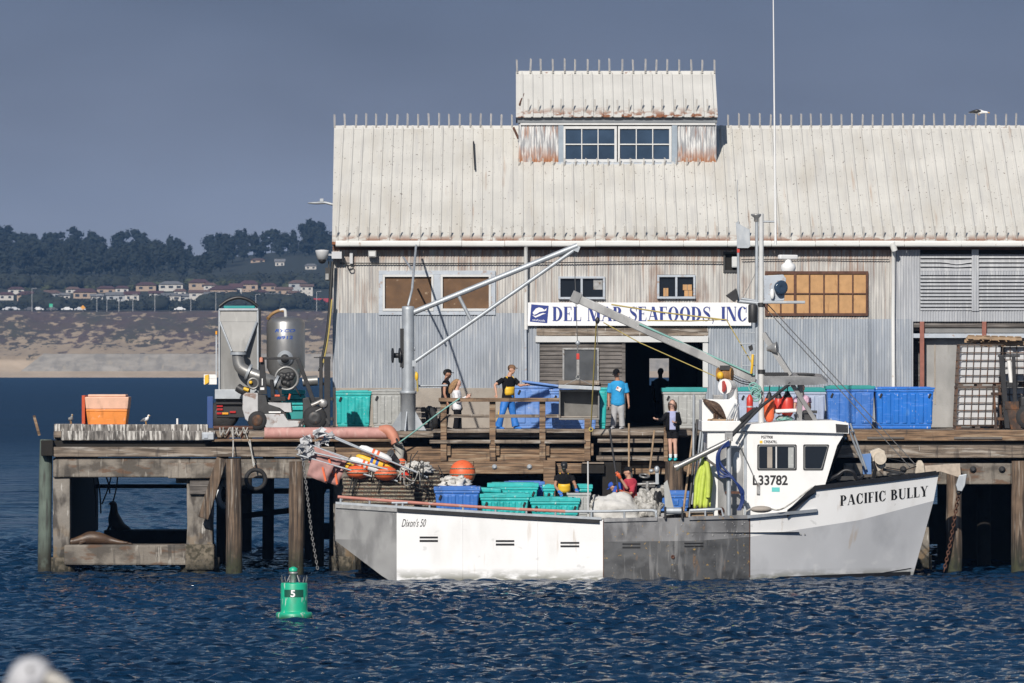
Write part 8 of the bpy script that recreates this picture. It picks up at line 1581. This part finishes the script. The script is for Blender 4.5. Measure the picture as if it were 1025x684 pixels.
person('second crew person in royal blue bending behind the tarpaulin heap', 152.3, dict(head=(613.5, 487.5, -.16), neck=(616, 485.2, -.05), ls=(617.5, 487.2, -.2), rs=(619, 487.2, .16), le=(614, 496, -.22), re=(616, 496, .2), lw=(610, 503.5, -.22), rw=(612, 503.5, .12), pelvis=(632, 496, 0), lh=(632, 498, -.1), rh=(632.5, 498, .1), lk=(629.5, 514, -.1), rk=(630, 514, .1), la=(632, 529, -.1), ra=(632.5, 529, .1)), (-1, -.1, -.8), 'skin', [('jumper', 'royal', 'long', 0)], [('trousers', 'bluecl', 'wader')], 'black', 'hairdk', 'royal', scale=.9)
t = thing('crate', 'upturned dark crate the person in pink sits on', 'crate', (X(803, 158.4), 158.5, DZ)); m_ = MB(); m_.box(X(796, 158.4), X(810, 158.4), 158.3, 158.75, DZ + .004, DZ + .44); m_.build('box', 'fldark', t, bevel=.015); m_ = MB(); m_.box(X(796, 158.4) - .02, X(810, 158.4) + .02, 158.28, 158.77, DZ + .36, DZ + .43); m_.build('rim', 'black', t, bevel=.01)
person('person in pink top sitting half hidden behind the cabin roof supports', 158.4, dict(head=(802.4, 389.4, 0), neck=(803, 395.6, 0), ls=(796.6, 398.6, 0), rs=(809.4, 398.6, 0), le=(795.2, 408.5, -.08), re=(810.8, 408.5, -.08), lw=(798.5, 413, -.26), rw=(807.5, 413, -.26), pelvis=(803, 413.2, .05), lh=(800.2, 413.6, .02), rh=(805.8, 413.6, .02), lk=(799, 414.4, -.38), rk=(807, 414.4, -.38), la=(799.5, 427.2, -.36), ra=(806.5, 427.2, -.36)), (-.3, -1, -.1), 'skin', [('top', 'pinkcl', 'shirt', 0)], [('trousers', 'navy', 'long')], 'black', 'hairbr', None, scale=.95)
person('dark figure inside the warehouse seen against the small back window', 174.6, dict(head=(661, 373, 0), neck=(661, 379, 0), ls=(654.5, 381.6, 0), rs=(667.5, 381.6, 0), le=(653.5, 391, 0), re=(668.5, 391, 0), lw=(655, 399, -.08), rw=(667, 399, -.08), pelvis=(661, 400, 0), lh=(658.6, 401, 0), rh=(663.4, 401, 0), lk=(658.4, 412, 0), rk=(663.6, 412, 0), la=(658.2, 422, 0), ra=(663.8, 422, 0)), (-.5, -1, 0), 'skindk', [('shirt', 'navy', 'shirt', 0)], [('trousers', 'blackcl', 'long')], 'black', 'hairdk', None, vox=.014)

# ------------------------------------------------------------------ animals
def flip(m, root, tip, w, th=.02):
    d = (tip - root).normalized(); n = d.cross(Vector((0, 1, .2))).normalized(); m.tube([root, root.lerp(tip, .4), root.lerp(tip, .8), tip], [w * .7, w, w * .7, w * .2], 10, curve=3, flat=(1, .35))
t = thing('sea_lion', 'brown sea lion asleep on its side on the low concrete beam', 'sea lion', P(95, 545.5, 155.9), 'sea lions under the wharf'); m = MB(); y = 155.85
m.tube([P(128, 543.6, y - .1), P(120, 543, y - .08), P(110, 541.2, y), P(99, 539, y), P(90, 538.6, y), P(82, 540.5, y - .05), P(75, 542, y - .1), P(70, 542.6, y - .12), P(66, 543.6, y - .14)], [.03, .06, .11, .165, .175, .135, .10, .075, .03], 18, curve=5)
flip(m, P(85, 542, y - .1), P(79, 545, y - .28), .07); flip(m, P(127, 543.5, y - .1), P(133, 545, y - .16), .06); flip(m, P(126, 543.5, y), P(132, 544, y + .1), .06); m.ell(P(73, 541.2, y - .18), (.02, .02, .03)); m.build('body', 'seal', t, remesh=.012)
m = MB(); m.ell(P(69.3, 541.8, y - .19), (.012, .012, .012)); m.ell(P(65.6, 543.4, y - .16), (.018, .018, .014)); m.build('face_marks', 'inkbk', t)
t = thing('sea_lion', 'dark sea lion sitting upright with raised nose further under the wharf', 'sea lion', P(118, 532, 170.7), 'sea lions under the wharf'); m = MB(); y = 170.7
m.tube([P(109.2, 504.8, y), P(111, 504.2, y), P(113.2, 504.6, y), P(114, 508, y), P(114, 513, y), P(114.6, 519, y), P(117, 525.5, y), P(122, 528.8, y), P(127.5, 530, y), P(131, 530.8, y)], [.03, .055, .10, .105, .13, .19, .22, .18, .10, .04], 18, curve=5)
flip(m, P(112.5, 522, y - .1), P(107, 532.4, y - .2), .09); flip(m, P(114, 522, y + .1), P(111, 532, y + .2), .09); flip(m, P(129, 530, y), P(133.5, 531.6, y - .1), .08); m.build('body', 'sealdk', t, remesh=.014); m = MB(); m.ell(P(109, 504.8, y - .02), (.02, .02, .02)); m.ell(P(112.2, 503.6, y - .09), (.015, .015, .015)); m.build('face_marks', 'inkbk', t)
def gull(label, c, s, d, white='feath', back='feathg', low=False, beak='beak', group='gulls'):
    """gull standing with its feet at c, length s, looking along d (unit, horizontal)"""
    c = Vector(c); d = Vector(d).normalized(); u = Vector((0, 0, 1)); sd = d.cross(u).normalized(); t = thing('gull', label, 'gull', c, group)
    def q(a, h, w=0): return c + d * a * s + u * h * s + sd * w * s
    hh = .26 if not low else .10; m = MB()
    if low: spine = [(-.50, hh + .04, .015), (-.34, hh + .06, .06), (-.1, hh + .09, .125), (.12, hh + .09, .13), (.28, hh + .08, .085), (.40, hh + .07, .07), (.50, hh + .06, .06), (.56, hh + .05, .03)]
    else: spine = [(-.50, hh - .02, .02), (-.34, hh + .03, .06), (-.12, hh + .10, .13), (.10, hh + .17, .145), (.22, hh + .27, .10), (.26, hh + .37, .075), (.31, hh + .44, .082), (.37, hh + .43, .05)]
    m.tube([q(a, h) for a, h, r in spine], [r * s for a, h, r in spine], 14, curve=5); m.build('body', white, t)
    hx, hz_ = (spine[-2][0], spine[-2][1])
    m = MB(); m.tube([q(hx + .05, hz_), q(hx + .11, hz_ - .015), q(hx + .16, hz_ - .04)], [.032 * s, .026 * s, .008 * s], 8, curve=3); m.build('beak', beak, t)
    m = MB()
    for w in (-1, 1): m.ell(q(hx + .02, hz_ + .03, w * .06), (.013 * s,) * 3, None, 8, 6)
    m.build('eyes', 'inkbk', t)
    for w in (-1, 1):
        m = MB(); R_ = Matrix((d, sd, u)).transposed(); tilt = Matrix.Rotation(w * 0, 3, 'X')
        m.tube([q(.14, hh + (.18 if not low else .12), w * .10), q(-.1, hh + (.14 if not low else .13), w * .125), q(-.36, hh + (.05 if not low else .10), w * .07), q(-.58, hh + (-.01 if not low else .08), w * .03)], [.05 * s, .105 * s, .07 * s, .012 * s], 12, curve=4, flat=(.55, 1)); m.build('wing', back, t)
        m = MB(); m.tube([q(.0, hh + .02, w * .05), q(.01, 0.01, w * .05)], .012 * s, 6); m.tube([q(.01, .01, w * .05), q(.10, .008, w * .07)], [.014 * s, .02 * s], 6, flat=(1, .4)); m.build('leg', 'beak', t)
    m = MB(); m.tube([q(-.42, hh - .0 + (.04 if low else 0), 0), q(-.62, hh - .05 + (.06 if low else 0), 0)], [.05 * s, .03 * s], 8, flat=(1, .3)); m.build('tail', 'black' if not low else 'feathd', t); return t
gull('mottled young gull on the kerb beam, left of the orange tote', P(71, 424.4, 156.1), .34, (.35, -.9, 0), 'feathd', 'feathd'); gull('white gull with grey wings on the kerb beam, right of the orange tote', P(146, 425, 156.1), .34, (.75, -.65, 0)); gull('black winged gull crouching on the roof ridge spikes', P(979.5, 115.5, 169.9), .50, (1, -.05, 0), 'feath', 'black', True)
# near gull on a rail post, out of focus
gp_ = thing('rail_post', 'timber post below the blurred gull in the near corner', 'post', (X(4, 12), 12.1, 0)); m_ = MB(); m_.box(X(4, 12) - .12, X(4, 12) + .12, 11.98, 12.22, -1, 4.575); m_.build('shaft', 'wood', gp_, bevel=.01); m_ = MB(); m_.box(X(4, 12) - .14, X(4, 12) + .14, 11.96, 12.24, 4.576, 4.615); m_.build('cap', 'wood', gp_, bevel=.008)
ng = gull('out of focus white gull in the bottom left corner of the photo', (X(34, 12) - .165, 12.1, 4.618), .55, (.93, -.36, 0), 'feathnear', 'feathg', beak='beakpale')
# brown seabird on the after house, standing on a plank
t = thing('plank', 'short brown plank under the brown seabird on the cabin top', 'plank', P(719, 422, 151.0)); m_ = MB(); m_.pbox(708.5, 419.6, 734, 421.6, 150.95, 151.25); m_.build('board', 'pallet', t, bevel=.006); m_ = MB(); m_.pbox(711, 420, 713, 421.55, 150.93, 150.949); m_.build('end_cleat', 'woodbr', t)
t = thing('seabird', 'brown seabird with raised bill perched on the white cabin top', 'bird', P(717, 419.6, 151.1)); y = 151.1; m = MB()
m.tube([P(704.2, 400.4, y), P(706, 401.6, y), P(709, 403.6, y), P(713, 406, y), P(717, 409, y), P(721, 413, y), P(724.5, 417.5, y), P(727, 420, y)], [.035, .058, .085, .125, .135, .10, .055, .02], 16, curve=5); m.build('body', 'pelican', t)
m = MB(); m.tube([P(704.6, 400.6, y), P(702.6, 399.2, y)], [.022, .008], 8); m.build('bill', 'wooddk', t); m = MB(); m.ell(P(705.4, 400.6, y - .05), (.012, .012, .012)); m.build('eye', 'inkbk', t)
m = MB(); m.tube([P(711, 404.5, y - .09), P(717, 409.5, y - .13), P(722.5, 415.5, y - .08), P(726, 420, y - .03)], [.04, .10, .06, .012], 12, curve=4, flat=(1, .4)); m.build('wing', 'pelican', t)
for px in (715.5, 718): m = MB(); m.tube([P(px, 411, y), P(px - .6, 419.4, y)], [.045, .022], 8); m.tube([P(px - .6, 419.2, y), P(px - 2.6, 419.4, y - .03)], [.02, .012], 6); m.build('leg', 'pelican', t)
# ------------------------------------------------------------------ sea haze between here and the far shore
hz = MB(); hz.box(-1000, 1000, -6, 3560, -4, 108)
ho = hz.build('haze', M('unused', (1, 1, 1), .5, 0, 0)); ho['kind'] = 'stuff'; ho['label'] = 'thin sea haze over the bay'; ho['category'] = 'haze'
hm = bpy.data.materials.new('haze_air'); hm.use_nodes = True; ht = hm.node_tree; ht.nodes.clear()
pv = ht.nodes.new('ShaderNodeVolumePrincipled'); pv.inputs['Color'].default_value = (.28, .55, 1.0, 1); pv.inputs['Density'].default_value = 0.000095; pv.inputs['Anisotropy'].default_value = .1
mo = ht.nodes.new('ShaderNodeOutputMaterial'); ht.links.new(pv.outputs[0], mo.inputs['Volume'])
ho.data.materials.clear(); ho.data.materials.append(hm)
SC.cycles.volume_step_rate = 1.0
